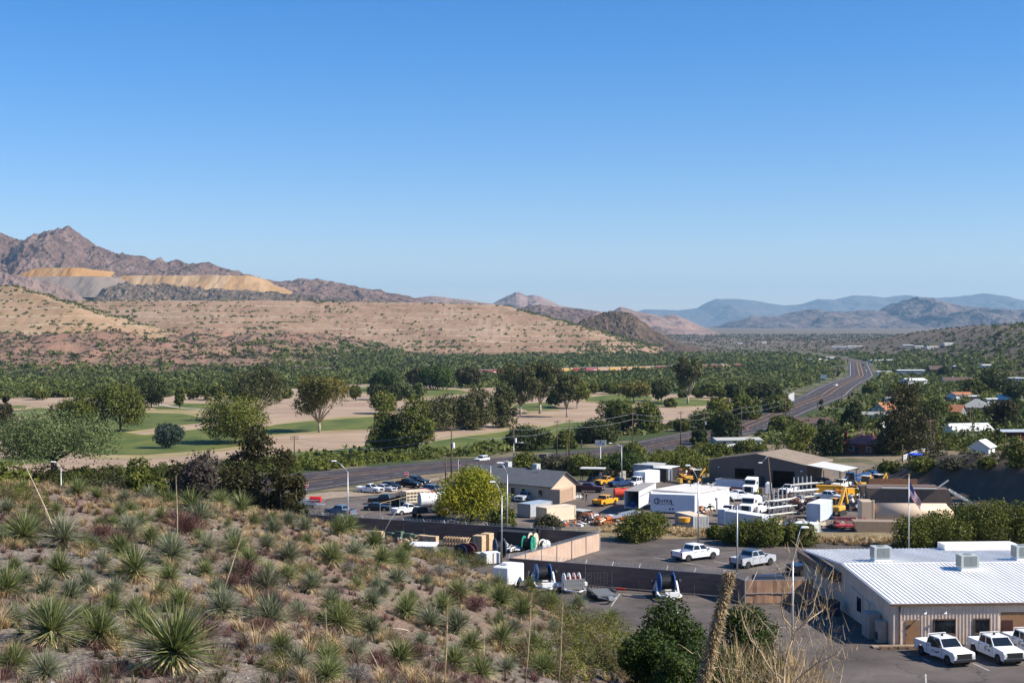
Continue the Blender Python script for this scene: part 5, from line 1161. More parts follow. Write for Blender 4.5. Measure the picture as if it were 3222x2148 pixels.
yv('single', PS, 'silver pickup parked nose out beside the white van', 'pickup truck', (1208,1150), rz=R(240))
yv('crew', PM, 'maroon pickup behind the two walking people', 'pickup truck', (1352,1130), rz=R(-15), trim=DK)
yv('single', PY, 'yellow pickup facing the camera below the flat roofed canopy', 'pickup truck', (1394,1113), rz=R(222), trim=DK)
yv('single', PN, 'dark blue pickup right of the yellow pickup by the canopy', 'pickup truck', (1424,1117), rz=R(222), trim=DK)
yv('crew', PY, 'yellow pickup seen from behind in the middle of the yard', 'pickup truck', (1390,1160), rz=R(55), trim=DK)
yv('van', PW, 'white van left of the long open box trailer', 'van', (1464,1114), rz=R(230), sc=.8)
yv('single', PW, 'white pickup with grey front left of the big work truck', 'pickup truck', (1674,1183), rz=R(245), trim=DK)
yv('work', PW, 'white utility truck with side boxes right of the big work truck', 'truck', (1742,1180), rz=R(60), trim=DK)
yv('work', PW, 'white service truck with lockers behind the big work truck', 'truck', (1692,1150), rz=R(20), trim=DK)
yv('crew', PW, 'white pickup under the pale canopy roof', 'pickup truck', (1932,1122), rz=R(235), trim=DK)
yv('crew', PW, 'white crew pickup parked by the excavator', 'pickup truck', (1906,1150), rz=R(-38), trim=DK)
yv('single', PW, 'white pickup behind the pipe racks', 'pickup truck', (1812,1133), rz=R(235), trim=DK)
vehicle('suv', PW, 'white sport utility car driving on the highway', 'car', (1107,1061), rz=R(238), z=-8.6, name='driving_car', group='cars on the highway')
for p, lab, c in [((2629,1215), 'small white car on the left edge of the far highway', PW), ((2723,1168), 'tiny pale car on the far highway beside the poles', PS), ((2716,1150), 'dark truck near the crest of the highway', PB), ((2727,1136), 'white car at the crest of the highway', PW)]:
    g = G(*p, 60); e = vehicle('suv', c, lab, 'car', (0, 1000), rz=R(240), name='driving_car', group='cars on the highway'); e.location = g + Vector((0, 0, .06))

# ---------------------------------------------------------------- lamp posts, poles, signs, wires
def lamp(label, foot, top, head, z=0.0, d=None, group='tall grey lamp posts', wood=False, r=.085):
    b = W(*foot, z) if d is None else Vector((at_d(top[0] * K, top[1] * K, d)[0], d, 0)); 
    if d is not None: b.z = gz(b.x, b.y)
    dd = b.y; t = Vector(Dp(top[0], top[1], dd)); h = Vector(Dp(head[0], head[1], dd)); e = empty('lamp_post', b, label=label, cat='lamp post', group=group)
    t.x = t.x if wood else b.x + (t.x - b.x) * .3; L = t - b; m = MB(); m.tube([(0, 0, 0), L], [r * 1.25, r * .75], 10); m.build('pole', WOOD if wood else GALV, e, smooth=True)
    a = h - b; mid = L.lerp(a, .5) + Vector((0, 0, (a - L).length * .06)); MB().tube([L, mid, a], [r * .55, r * .5, r * .4], 6).build('arm', GALV, e, smooth=True)
    sg = 1 if a.x > L.x else -1
    MB().box((0, 0, 0), (.75, .3, .16), taper=.7).build('lamp_head', WH, e, bevel=.03).location = a + Vector((sg * .3, 0, 0))
    return e
lamp('tall lamp post at the left of the walled storage yard', (799,1237), (799,1083), (772,1058))
lamp('lamp post with low arm left of the storage yard, its arm slanting over the fence', None, (877,1231), (916,1165), d=122)
lamp('left lamp post of the close pair in the storage yard', (1152,1296), (1154,1137), (1137,1106))
lamp('right lamp post of the close pair in the storage yard', (1165,1240), (1166,1088), (1152,1062))
lamp('lamp post behind the yellow green tree', (1127,1172), (1127,1069), (1150,1062), z=YZ)
lamp('lamp post rising from the white pickup in front of the lettered trailer', (1604,1249), (1604,1104), (1585,1068))
lamp('lamp post beside the silver pickup and shaggy stalk', (1693,1335), (1693,1160), (1662,1122))
lamp('lamp post closest to the camera standing behind the bare shrub', (1820,1524), (1822,1283), (1840,1210))
lamp('lamp post beside the flat roofed canopy', (1428,1112), (1427,1024), (1405,1017), z=YZ)
lamp('lamp post by the highway behind the grey roofed building', (1180,1075), (1180,1018), (1196,1016), z=-8)
lamp('lamp head and arm over the big cottonwood foot', None, (140,1074), (127,1060), d=200)
lamp('wooden lamp pole in front of the brown metal building', (1775,1174), (1764,1047), (1750,1062), z=YZ, wood=True, r=.16)
def upole(label, foot, top, arms=1, can=False, z=None, r=.16, group='wooden utility poles', met=False):
    b = G(foot[0] * K, foot[1] * K, 100) if z is None else W(*foot, z); t = Dp(top[0], top[1], b.y); L = Vector((t[0] - b.x, 0, t[2] - b.z)); H = L.z
    e = empty('utility_pole', b, label=label, cat='utility pole', group=group); rr = max(r, b.y * .00022)
    MB().tube([(0, 0, -.3), L], [rr * 1.1, rr * .75], 8).build('pole', GALV if met else WOOD, e, smooth=True)
    for k in range(arms):
        z_ = H * (.95 - .1 * k); m = MB().box((L.x * .95, 0, z_), (2.6, .14, .16), rz=.7); 
        for q in (-1.1, -.5, .5, 1.1): m.cyl((L.x * .95 + q * math.cos(.7), q * math.sin(.7), z_ + .18), .06, .2, 'z', 6)
        m.build('crossarm', WOOD, e)
    if can: MB().cyl((.45, 0, H * .62), .32, 1.1, 'z', 12).build('transformer', WH if can == 1 else GALV, e)
    return e, b + Vector((L.x, 0, H * .94))
PO_ = {}
for key, lab, f, t, ar, cn in [('a','utility pole above the dark pines',(676,1058),(676,1000),2,0),('b','tall utility pole with white transformer behind the parked black pickups',(1036.5,1099),(1037,975),1,1),('c','short pole left of the transformer pole',(1023.5,1107),(1023.5,1046),0,0),('d','utility pole with lamp behind the grey roof',(1180,1060),(1180,981),1,1),
  ('e','left pole of the twin poles before the wide dark thicket',(1279,1048),(1280,965),2,0),('f','right pole of the twin poles with red marker',(1307,1050),(1308,963),1,0),('g','short bare pole between the grey roof and the lettered sign',(1301,1068),(1302,1024),0,0),('h','thin short pole near the lettered sign',(1335,1028),(1336,1010),0,0),
  ('i','red brown utility pole beside the highway curve',(1452,1040),(1453,944),1,0),('j','first utility pole left of the ranch house',(1563,1022),(1564,944),1,0),('k','utility pole with white can left of the ranch house',(1617,1016),(1617,944),1,2),('l','left pole of the pair by the stop sign',(1700,1002),(1701,966),0,0),('m','right pole of the pair by the stop sign',(1703,1002),(1703,932),1,0),
  ('n','utility pole on the near edge of the highway above the cypress houses',(1804,965),(1804,913),1,0),('o','utility pole left of the cypress top',(1878,934),(1879,908),1,0),('p','utility pole on the far highway between lanes and houses',(1933,925),(1934,894),1,0),('q','left pole of two at the highway houses',(1962,915),(1962,886),1,0),('r','right pole of two at the highway houses',(1970,909),(1970,880),1,0),
  ('s','pole in the house trees below the far highway',(1990,905),(1990,872),1,0),('t','left thick pole by the white rail fence',(2127,1042),(2127,962),1,0),('u','middle thick pole by the white rail fence',(2137,1050),(2137,962),1,0),('v','short pole at the right end of the three by the white rail fence',(2146,1044),(2146,992),0,0),('w','left pole of two in front of the white gabled house',(2228,1006),(2229,940),1,0),('x','right pole of two in front of the white gabled house',(2234,1008),(2233,955),0,0),
  ('y','pole above the grey hipped roof house',(2231,940),(2231,892),1,0),('z','pole beside the ranch house trees',(1720,1037),(1720,1006),1,0),('A','leaning red pole in front of the brick house pine',(2073,1062),(2073,1020),0,0),
  ('B','utility pole in the brush at far left',(105,874),(105,818),0,0),('C','tallest utility pole in the brush above the left trees',(475,873),(475,815),1,0),('D','small utility pole left of the tallest brush pole',(394,868),(394,838),0,0),('E','small utility pole right of the tallest brush pole',(501,865),(501,838),0,0),('F','small utility pole between the two left brush poles',(184,872),(184,850),0,0),
  ('G','utility pole below the reddish hills at centre left',(724,862),(724,813),1,0),('H','small utility pole left of the centre left brush pole',(637,862),(637,836),0,0),('I','small pole right of the centre left brush pole',(763,858),(763,838),0,0),('J','tall utility pole in the brush above the green oak',(927,856),(927,808),1,0),('K','utility pole above the red boxcars',(1100,840),(1100,806),1,0),('L','utility pole in the brush above the yellow boxcars',(1367,842),(1367,809),1,0),('M','utility pole above the right end of the boxcars',(1474,838),(1474,810),1,0),
  ('N','small pole in the brush left of the green oak',(763,850),(764,828),0,0),('O','small pole in the brush between oak and train',(976,850),(976,832),0,0),('P','small pole on the terraced mound, leftmost',(221,778),(221,757),0,0),('Q','small pole on the terraced mound, second from left',(281,782),(281,760),0,0),('R','small pole on the terraced mound, third from left',(337,787),(337,761),0,0),('S','small pole on the terraced mound, rightmost',(425,783),(425,763),0,0)]:
    PO_[key] = upole(lab, f, t, ar, cn)
def wire(a, b, sag=1.2, r=.028):
    a, b = Vector(a), Vector(b); pts = [a.lerp(b, k / 14) - Vector((0, 0, sag * 4 * (k / 14) * (1 - k / 14))) for k in range(15)]
    o = MB().tube([p - a for p in pts], r, 4, False).build('power_line', GALV, None, loc=a); return tag(o, None, 'power line', 'overhead power lines')
WR = []
def wires(k1, k2, lab, n=2, sag=.8):
    for i in range(n):
        o = Vector((.5 * (1 if i else -1), 0, -1.6 * i)); w_ = wire(PO_[k1][1] + o, PO_[k2][1] + o, sag); w_['label'] = ('upper' if i == 0 else 'lower') + ' power line ' + lab
wires('a', 'b', 'from the pole above the pines to the transformer pole', 2, 2.2); wires('b', 'd', 'from the transformer pole to the pole behind the grey roof'); wires('d', 'e', 'from the grey roof pole to the left twin pole'); wires('e', 'i', 'from the twin poles to the red brown pole'); wires('i', 'j', 'from the red brown pole to the next on its right'); wires('j', 'k', 'between the two poles left of the ranch house'); wires('k', 'm', 'above the ranch house roof'); wires('m', 'n', 'beside the highway above the house trees')
RSIGN = mat('traffic_red', (.55, .02, .03), .5)
def wrong_way(label, px, y, yb, z=YZ):
    b = W(px, yb, z); t = Dp(px, y, b.y); H = t[2] - b.z; e = empty('no_entry_sign', b, label=label, cat='road sign', group='round no entry signs by the highway')
    MB().cyl((0, 0, H / 2), .04, H, 'z', 8).build('post', GALV, e); MB().cyl((0, -.07, H), .52, .03, 'y', 24).build('sign_backing', WH, e); MB().cyl((0, -.09, H), .46, .015, 'y', 24).build('red_disc', RSIGN, e); MB().box((0, -.103, H), (.66, .01, .15)).build('white_bar', WH, e)
wrong_way('red and white round no entry sign above the black pickups', 933.5, 1088, 1112); wrong_way('red and white round no entry sign at the right edge of the dark pines', 703, 1113, 1140); wrong_way('small round red sign beside the near edge of the highway curve', 1717, 985.5, 994, -11)
def flag(label, foot, top, w_, h_, px, z=0.0, r=.06):
    b = W(*foot, z) if foot else None; t = Dp(top[0], top[1], b.y); H = t[2] - b.z; e = empty('flagpole', b, label=label, cat='flagpole')
    MB().tube([(0, 0, 0), (0, 0, H)], [r * 1.3, r * .7], 10).build('pole', WH, e, smooth=True); MB().cyl((0, 0, H + .08), .13, .2, 'z', 10).build('finial', mat('gold_ball', (.6, .4, .1), .4, metal=.6), e)
    n = 14; V = []; ms = [mat('flag_red', (.42, .03, .05), .9), WH, mat('flag_navy', (.03, .04, .14), .9)]
    m = MB()
    for j in range(13):
        for i in range(n):
            q = []
            for (ii, jj) in ((i, j), (i + 1, j), (i + 1, j + 1), (i, j + 1)):
                u, v = ii / n, jj / 13; q.append((.06 + u * w_ * .45 + .12 * math.sin(u * 9 + v * 2) * u, .22 * math.sin(u * 7 + v * 3), H * .95 - h_ * v * (1 - .5 * u) - u * w_ * .85))
            m.mat(2 if (i < n * .42 and j < 7) else (0 if j % 2 == 0 else 1)).add(q, [(0, 1, 2, 3)])
    m.build('flag', ms, e); return e
flag('tall white flagpole with a drooping striped flag behind the white metal roof', (2087,1292), (2088,1092), 3.2, 1.9, 0)
flag('small flagpole with striped flag left of the grey roofed building', (1053,1098), (1053,1055), 1.8, 1.1, 0, z=YZ, r=.04)
# lettered pole sign; black board sign
b = W(1379, 1078, YZ - 2); e = empty('pole_sign', b, label='grey panel sign with dark letters on a white pole behind the canopy', cat='sign'); H = Dp(1379, 1017, b.y)[2] - b.z
MB().cyl((0, 0, H / 2), .14, H, 'z', 10).build('post', WH, e); MB().box((0, 0, H), (2.6, .3, 1.35)).build('panel', mat('sign_grey', (.22, .26, .31), .6), e, bevel=.02); MB().box((1.32, 0, H), (.12, .34, 1.4)).build('side_trim', WH, e)
MB().cyl((0, -.16, H + .32), .2, .02, 'y', 14).build('round_mark', INK, e)
for k, (x_, w_) in enumerate([(-1.02, .12), (-.5, .26), (0, .16), (.62, .46)]): MB().box((x_, -.16, H - .12), (w_, .02, .24), taper=.7).build('sign_letter', INK, e)
b = W(1247, 1078, -7); e = empty('board_sign', b, label='black framed display board on a white post behind the roof coolers', cat='sign'); H = Dp(1247, 1050, b.y)[2] - b.z
MB().cyl((0, 0, H / 2), .12, H, 'z', 8).build('post', WH, e); MB().box((0, 0, H), (1.9, .3, 1.6)).build('panel', INK, e); MB().box((1.0, 0, H), (.12, .36, 1.66)).build('side_trim', WH, e)
# green-grey highway sign and net far right
for (px, y, lab, nm, sz) in [(1593 + 0, 940, '', '', 0)]: pass
b = G(2592, 1205, 100); e = empty('highway_sign', b, label='blue grey highway sign seen from behind at the far verge', cat='road sign'); MB().bar((-1.6, 0, 0), (-1.6, 0, 4), .15).bar((1.6, 0, 0), (1.6, 0, 4), .15).build('post', GALV, e); MB().box((0, 0, 5), (5, .1, 3.2)).build('sign_panel', mat('sign_back', (.2, .25, .28), .6), e)
b = G(2490, 1262, 100); e = empty('golf_net', b, .6, label='tall white net screen at the edge of the highway brush', cat='net'); m = MB()
for k in range(5): m.bar((k * 1.0 - 2, 0, 0), (k * 1.0 - 2, 0, 3.6 + .35 * k), .12)
m.build('net_post', WH, e); MB().add([(-2, 0, .3), (2, 0, .3), (2, 0, 4.9), (-2, 0, 3.5)], [(0, 1, 2, 3)]).build('net', mat('white_mesh', (.5, .5, .5), .8), e)

# ---------------------------------------------------------------- the long freight train
def boxcar(pm, label, c, rz, L=15.5):
    e = empty('boxcar', c, rz, label=label, cat='boxcar', group='boxcars of the parked freight train'); m = MB(); m.box((0, 0, 2.75), (L, 3.0, 3.5)); 
    for k in range(-7, 8):
        if abs(k) > 1: m.box((k * L / 15.2, -1.53, 2.7), (.12, .06, 3.3)).box((k * L / 15.2, 1.53, 2.7), (.12, .06, 3.3))
    m.build('body', pm, e); MB().prism([(-1.55, 4.5), (1.55, 4.5), (0, 4.85)], -L / 2, L / 2, 'x').build('roof', mat('dull_roof_steel', (.3, .27, .25), .7), e)
    MB().box((0, -1.56, 2.7), (2.6, .1, 3.2)).build('sliding_door', pm, e); MB().box((L * .3, -1.565, 2.0), (L * .28, .01, 1.3)).build('graffiti', mat('faded_graffiti', (.6, .56, .52), .8, col2=(.35, .12, .12), scale=1.2), e)
    for sx in (-1, 1):
        t = MB().box((sx * (L / 2 - 2), 0, .6), (2.8, 2.2, .4)); [t.cyl((sx * (L / 2 - 2) + q, w_, .42), .42, .14, 'y', 10) for q in (-.9, .9) for w_ in (-.8, .8)]; t.build('bogie', DK, e)
    return e
CR = [mat('boxcar_oxide', (.22, .05, .04), .8, var=.3, scale=.6), mat('boxcar_yellow', (.58, .36, .12), .8, var=.25, scale=.6), mat('boxcar_pink', (.30, .09, .10), .8, var=.3, scale=.6), mat('boxcar_tan', (.45, .30, .18), .8, var=.3, scale=.6)]
A_t = G(1080 * K, 861 * K, 200); B_t = G(1700 * K, 845 * K, 200); dirT = Vector((B_t.x - A_t.x, B_t.y - A_t.y, 0)); LT = dirT.length; dirT /= LT; rzT = hd(A_t, B_t)
s_ = 0; k = 0; tcols = [0, 0, 0, 0, 0, 0, 0, 0, 1, 1, 0, 0, 0, 1, 0, 2, 2, 3, 1, 1, 1, 1, 1, 3, 0, 2, 0, 0, 2, 0, 0, 0, 0, 2, 0, 3, 0, 3, 1, 0]
cn = {0: 'dark red', 1: 'yellow', 2: 'faded pink red', 3: 'tan'}
ORD2 = ORD + ['thirty-first', 'thirty-second', 'thirty-third', 'thirty-fourth', 'thirty-fifth', 'thirty-sixth', 'thirty-seventh', 'thirty-eighth', 'thirty-ninth', 'fortieth']
proto = {}
while s_ < LT and k < 40:
    p = Vector((A_t.x, A_t.y, 0)) + dirT * (s_ + 8); p.z = gz(p.x, p.y) + .5; pxx = proj(p.x, p.y, p.z)[0] / K; c = (0 if pxx < 1290 else 1 if pxx < 1312 else 0 if pxx < 1338 else 2 if pxx < 1362 else 3 if pxx < 1385 else 1 if pxx < 1475 else 3 if pxx < 1492 else [0, 2, 0, 0, 2][k % 5] if pxx < 1640 else [0, 3, 0, 1][k % 4]); lb = '%s graffitied boxcar, %s car of the train from the left' % (cn[c], ORD2[k])
    if c not in proto: proto[c] = boxcar(CR[c], lb, p, rzT)
    else: q = copy_tree(proto[c]); q.location = p; q['label'] = lb
    s_ += 16.6; k += 1
pts = [Vector((A_t.x, A_t.y, 0)) + dirT * s for s in np.arange(-500, LT + 700, 20)]
ribbon('railway_bed', [(p.x, p.y) for p in pts], 5, mat('ballast', (.2, .17, .15), .95, var=.2, scale=1), .35)
# ---------------------------------------------------------------- the white roofed metal building at lower right
TANW = mat('tan_metal_siding', (.74, .60, .465), .6, var=.07, scale=1); BRN = mat('brown_trim', (.12, .075, .05), .6, var=.15, scale=2)
ROOFW = mat('white_metal_roof', (.80, .785, .75), .6, var=.09, scale=.5, stretch=(1, .15, 1), detail=8); BRD = mat('brown_door', (.27, .15, .075), .6, var=.1, scale=2)
def frame(name, o, ang, **k): return empty(name, o, ang, **k)
A0 = Vector((33.3, 124.3, 0)); fa = .055; BW, BD, EH, RH = 27.0, 29.4, 3.65, 4.55
e = frame('metal_building', A0, fa, label='low tan metal building with ribbed white roof and rooftop coolers at lower right', cat='building')
m = MB(); m.add([(0,0,0),(BW,0,0),(BW,BD,0),(0,BD,0),(0,0,EH),(BW,0,EH),(BW,BD,EH),(0,BD,EH),(0,BD/2,RH),(BW,BD/2,RH)], [(0,1,5,4),(1,2,6,9,5),(2,3,7,6),(3,0,4,8,7)])
for k in range(int(BW / .31)):      # front siding ribs, between the openings
    x = .15 + k * .31
    segs = [(0, EH - .05)]
    for a, b, z0, z1 in ((1.1, 2.42, 0, 2.27), (3.65, 5.65, 1.0, 2.32), (7.28, 8.7, 1.0, 2.32), (9.6, 12.2, 0, 2.9)):
        if a - .08 < x < b + .08: segs = [(z1 + .02, EH - .05)] + ([(0, z0 - .03)] if z0 > 0 else [])
    for z0, z1 in segs: m.box((x, -.03, (z0 + z1) / 2), (.11, .06, z1 - z0))
for k in range(int(BD / .31)):
    y = .2 + k * .31; zt = EH + (RH - EH) * (1 - abs(y - BD / 2) / (BD / 2)); m.box((-.015, y, zt / 2 - .02), (.03, .1, zt - .1))
m.build('wall', TANW, e)
m = MB(); t = .12
for y0, z0, y1, z1 in ((-.25, EH + .02, BD / 2, RH + .05), (BD / 2, RH + .05, BD + .25, EH + .02)):
    m.add([(-.25,y0,z0),(BW,y0,z0),(BW,y1,z1),(-.25,y1,z1),(-.25,y0,z0+t),(BW,y0,z0+t),(BW,y1,z1+t),(-.25,y1,z1+t)], [(0,3,2,1),(4,5,6,7),(0,1,5,4),(1,2,6,5),(2,3,7,6),(3,0,4,7)])
    for k in range(int((BW + .2) / .42)):
        x = -.1 + k * .42; m.bar((x, y0, z0 + t + .03), (x, y1, z1 + t + .03), .06, .08)
m.box((BW / 2, BD / 2, RH + .2), (BW, .5, .05))
rf = m.build('roof', ROOFW, e)
MB().box((BW / 2, -.3, EH - .03), (BW + .5, .12, .2)).build('gutter', BRN, e)
MB().box((.62, -.12, EH / 2), (.1, .1, EH - .2)).build('downspout', BRN, e)
d_ = MB().box((1.76, -.05, 1.13), (1.2, .06, 2.2)).build('door', BRD, e); MB().box((1.3, -.1, 1.05), (.06, .05, .1)).build('handle', CHR, d_)
for a, b in ((3.74, 5.55), (7.36, 8.6)):
    w_ = MB().box(((a + b) / 2, -.02, 1.65), (b - a, .05, 1.2)).build('window', GLS, e)
    q = MB(); q.box(((a + b) / 2, -.08, 2.28), (b - a + .2, .14, .09)).box(((a + b) / 2, -.08, 1.02), (b - a + .2, .18, .1)).box((a - .05, -.08, 1.65), (.09, .14, 1.2)).box((b + .05, -.08, 1.65), (.09, .14, 1.2)); q.build('window_frame', BRN, w_)
q = MB(); q.box((10.9, .0, 1.43), (2.4, .03, 2.86)); q.mat(1).box((10.3, -.03, 1.1), (.95, .05, 2.1)); q.mat(0).build('entrance', [BRD, mat('dark_red_door', (.07, .025, .02), .5)], e)
q = MB()
for x in (2.9, 4.7): q.tube([(x, 0, 2.95), (x, -.35, 3.0), (x - .1, -.5, 2.9)], .035, 6).cyl((x - .15, -.55, 2.88), .09, .22, 'x', 8)
q.build('security_camera', WH, e)
def rooftop(x, y, parent, s=1.0):
    zt = EH + (RH - EH) * (1 - abs(y - BD / 2) / (BD / 2)) + .12; c = empty('rooftop_cooler', (0, 0, 0)); c.parent = parent; c.location = (x, y, zt); c.scale = (s, s, s)
    MB().box((0, 0, .2), (1.5, 1.3, .45), taper=.92).build('curb', WH, c); MB().box((0, 0, .98), (1.75, 1.5, 1.15)).mat(1).box((-.89, 0, .98), (.04, 1.3, .95)).box((-.3, -.77, 1.0), (.5, .03, .9)).mat(1).cyl((.0, 0, 1.57), .45, .05, 'z', 16).build('cabinet', [mat('cooler_grey', (.42, .46, .44), .5, var=.08, scale=2), mat('louvre_dark', (.17, .19, .19), .6)], c, bevel=.02)
    return c
# coolers are screwed to the roof: parts of the building
for px, py in ((2023, 1291), (2222, 1310), (2348, 1289)):
    p = W(px, py, 4.45) - A0; c_, s_2 = math.cos(-fa), math.sin(-fa); x, y = p.x * c_ - p.y * s_2, p.x * s_2 + p.y * c_
    q = empty('rooftop_cooler', (0, 0, 0)); bpy.data.objects.remove(q)
    zt = EH + (RH - EH) * (1 - abs(y - BD / 2) / (BD / 2)) + .1
    b_ = MB().box((0, 0, .98), (1.75, 1.5, 1.15)).mat(1).box((-.89, 0, .98), (.04, 1.3, .95)).box((-.3, -.77, 1.0), (.5, .03, .9)).box((.35, -.77, 1.0), (.6, .03, .9)).cyl((0, 0, 1.57), .45, .05, 'z', 16).build('rooftop_cooler', [mat('cooler_grey', (.42, .46, .44), .5, var=.08, scale=2), mat('louvre_dark', (.2, .22, .22), .6)], e); b_.location = (x, y, zt)
    MB().box((0, 0, .2), (1.9, 1.7, .42), taper=.8).build('curb', WH, b_)
MB().box((18.5, 28.0, 4.25), (8, 2.2, .7)).build('raised_roof_block', ROOFW, e)
MB().box((-.5, 24.3, 3.35), (.9, 9.4, .8)).box((-.55, 17.2, 3.3), (1.0, 3.4, .9)).build('side_canopy', BRN, e)
q = MB().box((-.06, 9.6, 1.75), (.08, 1.1, 1.3)); q.build('side_window', GLS, e)
q = MB(); q.tube([(-.1, 12, 3.0), (-.1, 9, 2.75), (-.1, 4.6, 2.5)], .04, 6).tube([(-.1, 6.2, 2.6), (-.1, 6.2, .6)], .035, 6).tube([(-.1, 8.3, 2.7), (-.1, 8.3, .3)], .035, 6); q.build('conduit', GALV, e)
LB = mat('beige_cabinet', (.38, .33, .28), .6, var=.08, scale=2)
def atb(x, y): return Vector((A0.x + x * math.cos(fa) - y * math.sin(fa), A0.y + x * math.sin(fa) + y * math.cos(fa), .03))
e2 = empty('storage_cabinet', atb(-.75, 3.6), fa, label='tall beige cabinet standing against the shaded side wall', cat='cabinet'); MB().box((0, 0, 1.1), (1.1, 2.0, 2.2)).build('cabinet_body', LB, e2, bevel=.02); MB().box((-.57, 0, 1.1), (.03, .9, 2.0)).build('door', LB, e2)
e2 = empty('air_conditioner', atb(-.55, 1.5), fa, label='beige air conditioner at the front corner of the shaded side wall', cat='air conditioner'); MB().box((0, 0, .95), (.75, 1.0, 1.9)).build('casing', LB, e2, bevel=.02); MB().box((-.39, 0, .55), (.03, .8, .7)).build('grille', DK, e2)
e2 = empty('meter_box', atb(-.4, 5.6), fa, label='small beige box behind the tall cabinet on the side wall', cat='box'); MB().box((0, 0, .6), (.5, .9, 1.2)).build('casing', LB, e2, bevel=.02); MB().box((-.26, 0, .6), (.03, .6, .8)).build('door', LB, e2)
BLUE = mat('faded_blue', (.08, .12, .2), .7)
for i, (y, x, lab) in enumerate([(13.5, -1.6, 'dark blue wheeled bin in the shade by the side window'), (19.0, -2.2, 'blue grey bin farther back in the building shade')]):
    e2 = empty('waste_bin', atb(x, y), fa + .1, label=lab, cat='bin'); MB().box((0, 0, .65), (1.1, 1.5, 1.3), taper=1.12).build('bin_body', BLUE if i else mat('dark_blue', (.03, .04, .07), .6), e2); MB().box((0, 0, 1.34), (1.25, 1.6, .07)).build('lid', DK, e2)
e2 = empty('stone_bed', atb(.8, -1.1), fa, label='low brown stone border in front of the brown door', cat='planter'); q = MB()
for k in range(22): q.box((-2.2 + k * .27, -.3 + .02 * (k % 3), .12), (.25, .3, .24)); q.box((-2.1 + k * .27, .05, .11), (.22, .25, .2))
q.build('stones', mat('brown_stone', (.2, .13, .085), .9, var=.4, scale=3), e2); MB().box((-.5, .4, .08), (4.6, .9, .12)).build('bed_fill', mat('pale_dirt', (.34, .26, .19)), e2)

# ---------------------------------------------------------------- screened chain-link fences
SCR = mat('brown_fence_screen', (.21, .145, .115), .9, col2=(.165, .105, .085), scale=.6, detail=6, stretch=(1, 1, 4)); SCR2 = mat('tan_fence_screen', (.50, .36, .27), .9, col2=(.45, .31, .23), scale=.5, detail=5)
def fence(label, P0, P1, h, m_, arms=None, space=3.0, sag=.05, name='screened_fence', rails=False):
    P0, P1 = Vector(P0), Vector(P1); v = P1 - P0; L = math.hypot(v.x, v.y); e = empty(name, P0, hd(P0, P1), label=label, cat='fence', group='screened fences of the walled lot')
    nx = int(L / .4); V = []; F = []
    for i in range(nx + 1):
        x = L * i / nx
        for z in (.06, h * .35, h * .7, h - .03): V.append((x, .05 * math.sin(x * 2.1 + z) * (.6 if z < h - .1 else 0) + .02 * math.sin(x * 9), z))
    big_mesh('screen', np.array(V), grid_faces(nx + 1, 4), m_, e)
    n = max(1, round(L / space)); q = MB()
    for i in range(n + 1): q.cyl((L * i / n, 0, h / 2), .045, h, 'z', 8)
    q2 = e; 
    for i in range(n + 1): MB().cyl((0, 0, h / 2), .045, h, 'z', 8).build('post', GALV, e).location = (L * i / n, .06, 0)
    r_ = MB().bar((0, .06, h), (L, .06, h), .05)
    if rails: r_.bar((0, -.05, h * .45), (L, -.05, h * .45), .06)
    r_.build('top_rail', GALV, e)
    if arms:
        for i in range(n + 1): MB().bar((0, 0, 0), (0, arms * .38, .4), .05).build('barb_arm', mat('arm_white', (.6, .6, .58), .5), e).location = (L * i / n, .06, h)
        b = MB()
        for t in (.35, .65, .95): b.bar((0, .06 + arms * .38 * t, h + .4 * t), (L, .06 + arms * .38 * t, h + .4 * t), .014)
        for k in range(int(L / .5)):
            for t in (.35, .65, .95): b.box((k * .5, .06 + arms * .38 * t, h + .4 * t), (.06, .05, .05))
        b.build('barbed_wire', GALV, e)
    return e
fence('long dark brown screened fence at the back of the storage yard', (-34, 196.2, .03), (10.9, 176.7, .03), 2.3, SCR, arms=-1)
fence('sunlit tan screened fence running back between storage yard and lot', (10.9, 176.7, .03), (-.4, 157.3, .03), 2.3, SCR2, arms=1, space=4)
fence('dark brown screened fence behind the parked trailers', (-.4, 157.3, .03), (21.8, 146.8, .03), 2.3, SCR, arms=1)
fence('short brown fence section at the gate beside the shaggy stalk', (21.8, 146.8, .03), (23.4, 142.8, .03), 2.4, SCR, arms=1, space=2)
fence('orange brown gated fence section beside the shaded building side', (23.4, 142.8, .03), (30.4, 143.3, .03), 2.4, mat('orange_brown_screen', (.36, .21, .13), .9, var=.08, scale=1), rails=True)
e2 = empty('covered_bin', (26.3, 145.5, .03), .05, label='dark dumpster tops behind the orange brown gate', cat='bin'); MB().box((0, 0, 1.0), (3.2, 1.4, 2.0)).build('bin_body', DK, e2, bevel=.08); MB().box((0, 0, 2.25), (3.3, 1.5, .4), taper=.9).build('lid', mat('dark_blue', (.03, .04, .07), .6), e2)
# bare chain link frame in the yard parking
e2 = empty('chain_link_fence', Y_(873, 1184), hd(Y_(873, 1184), Y_(1040, 1140)), label='open chain link fence with grey posts between parked cars and stake truck', cat='fence'); L_ = (Y_(1040, 1140) - Y_(873, 1184)).length
for k in range(9): MB().cyl((0, 0, 1.1), .05, 2.2, 'z', 6).build('post', GALV, e2).location = (L_ * k / 8, 0, 0)
MB().bar((0, 0, 2.2), (L_, 0, 2.2), .05).build('top_rail', LUM, e2)

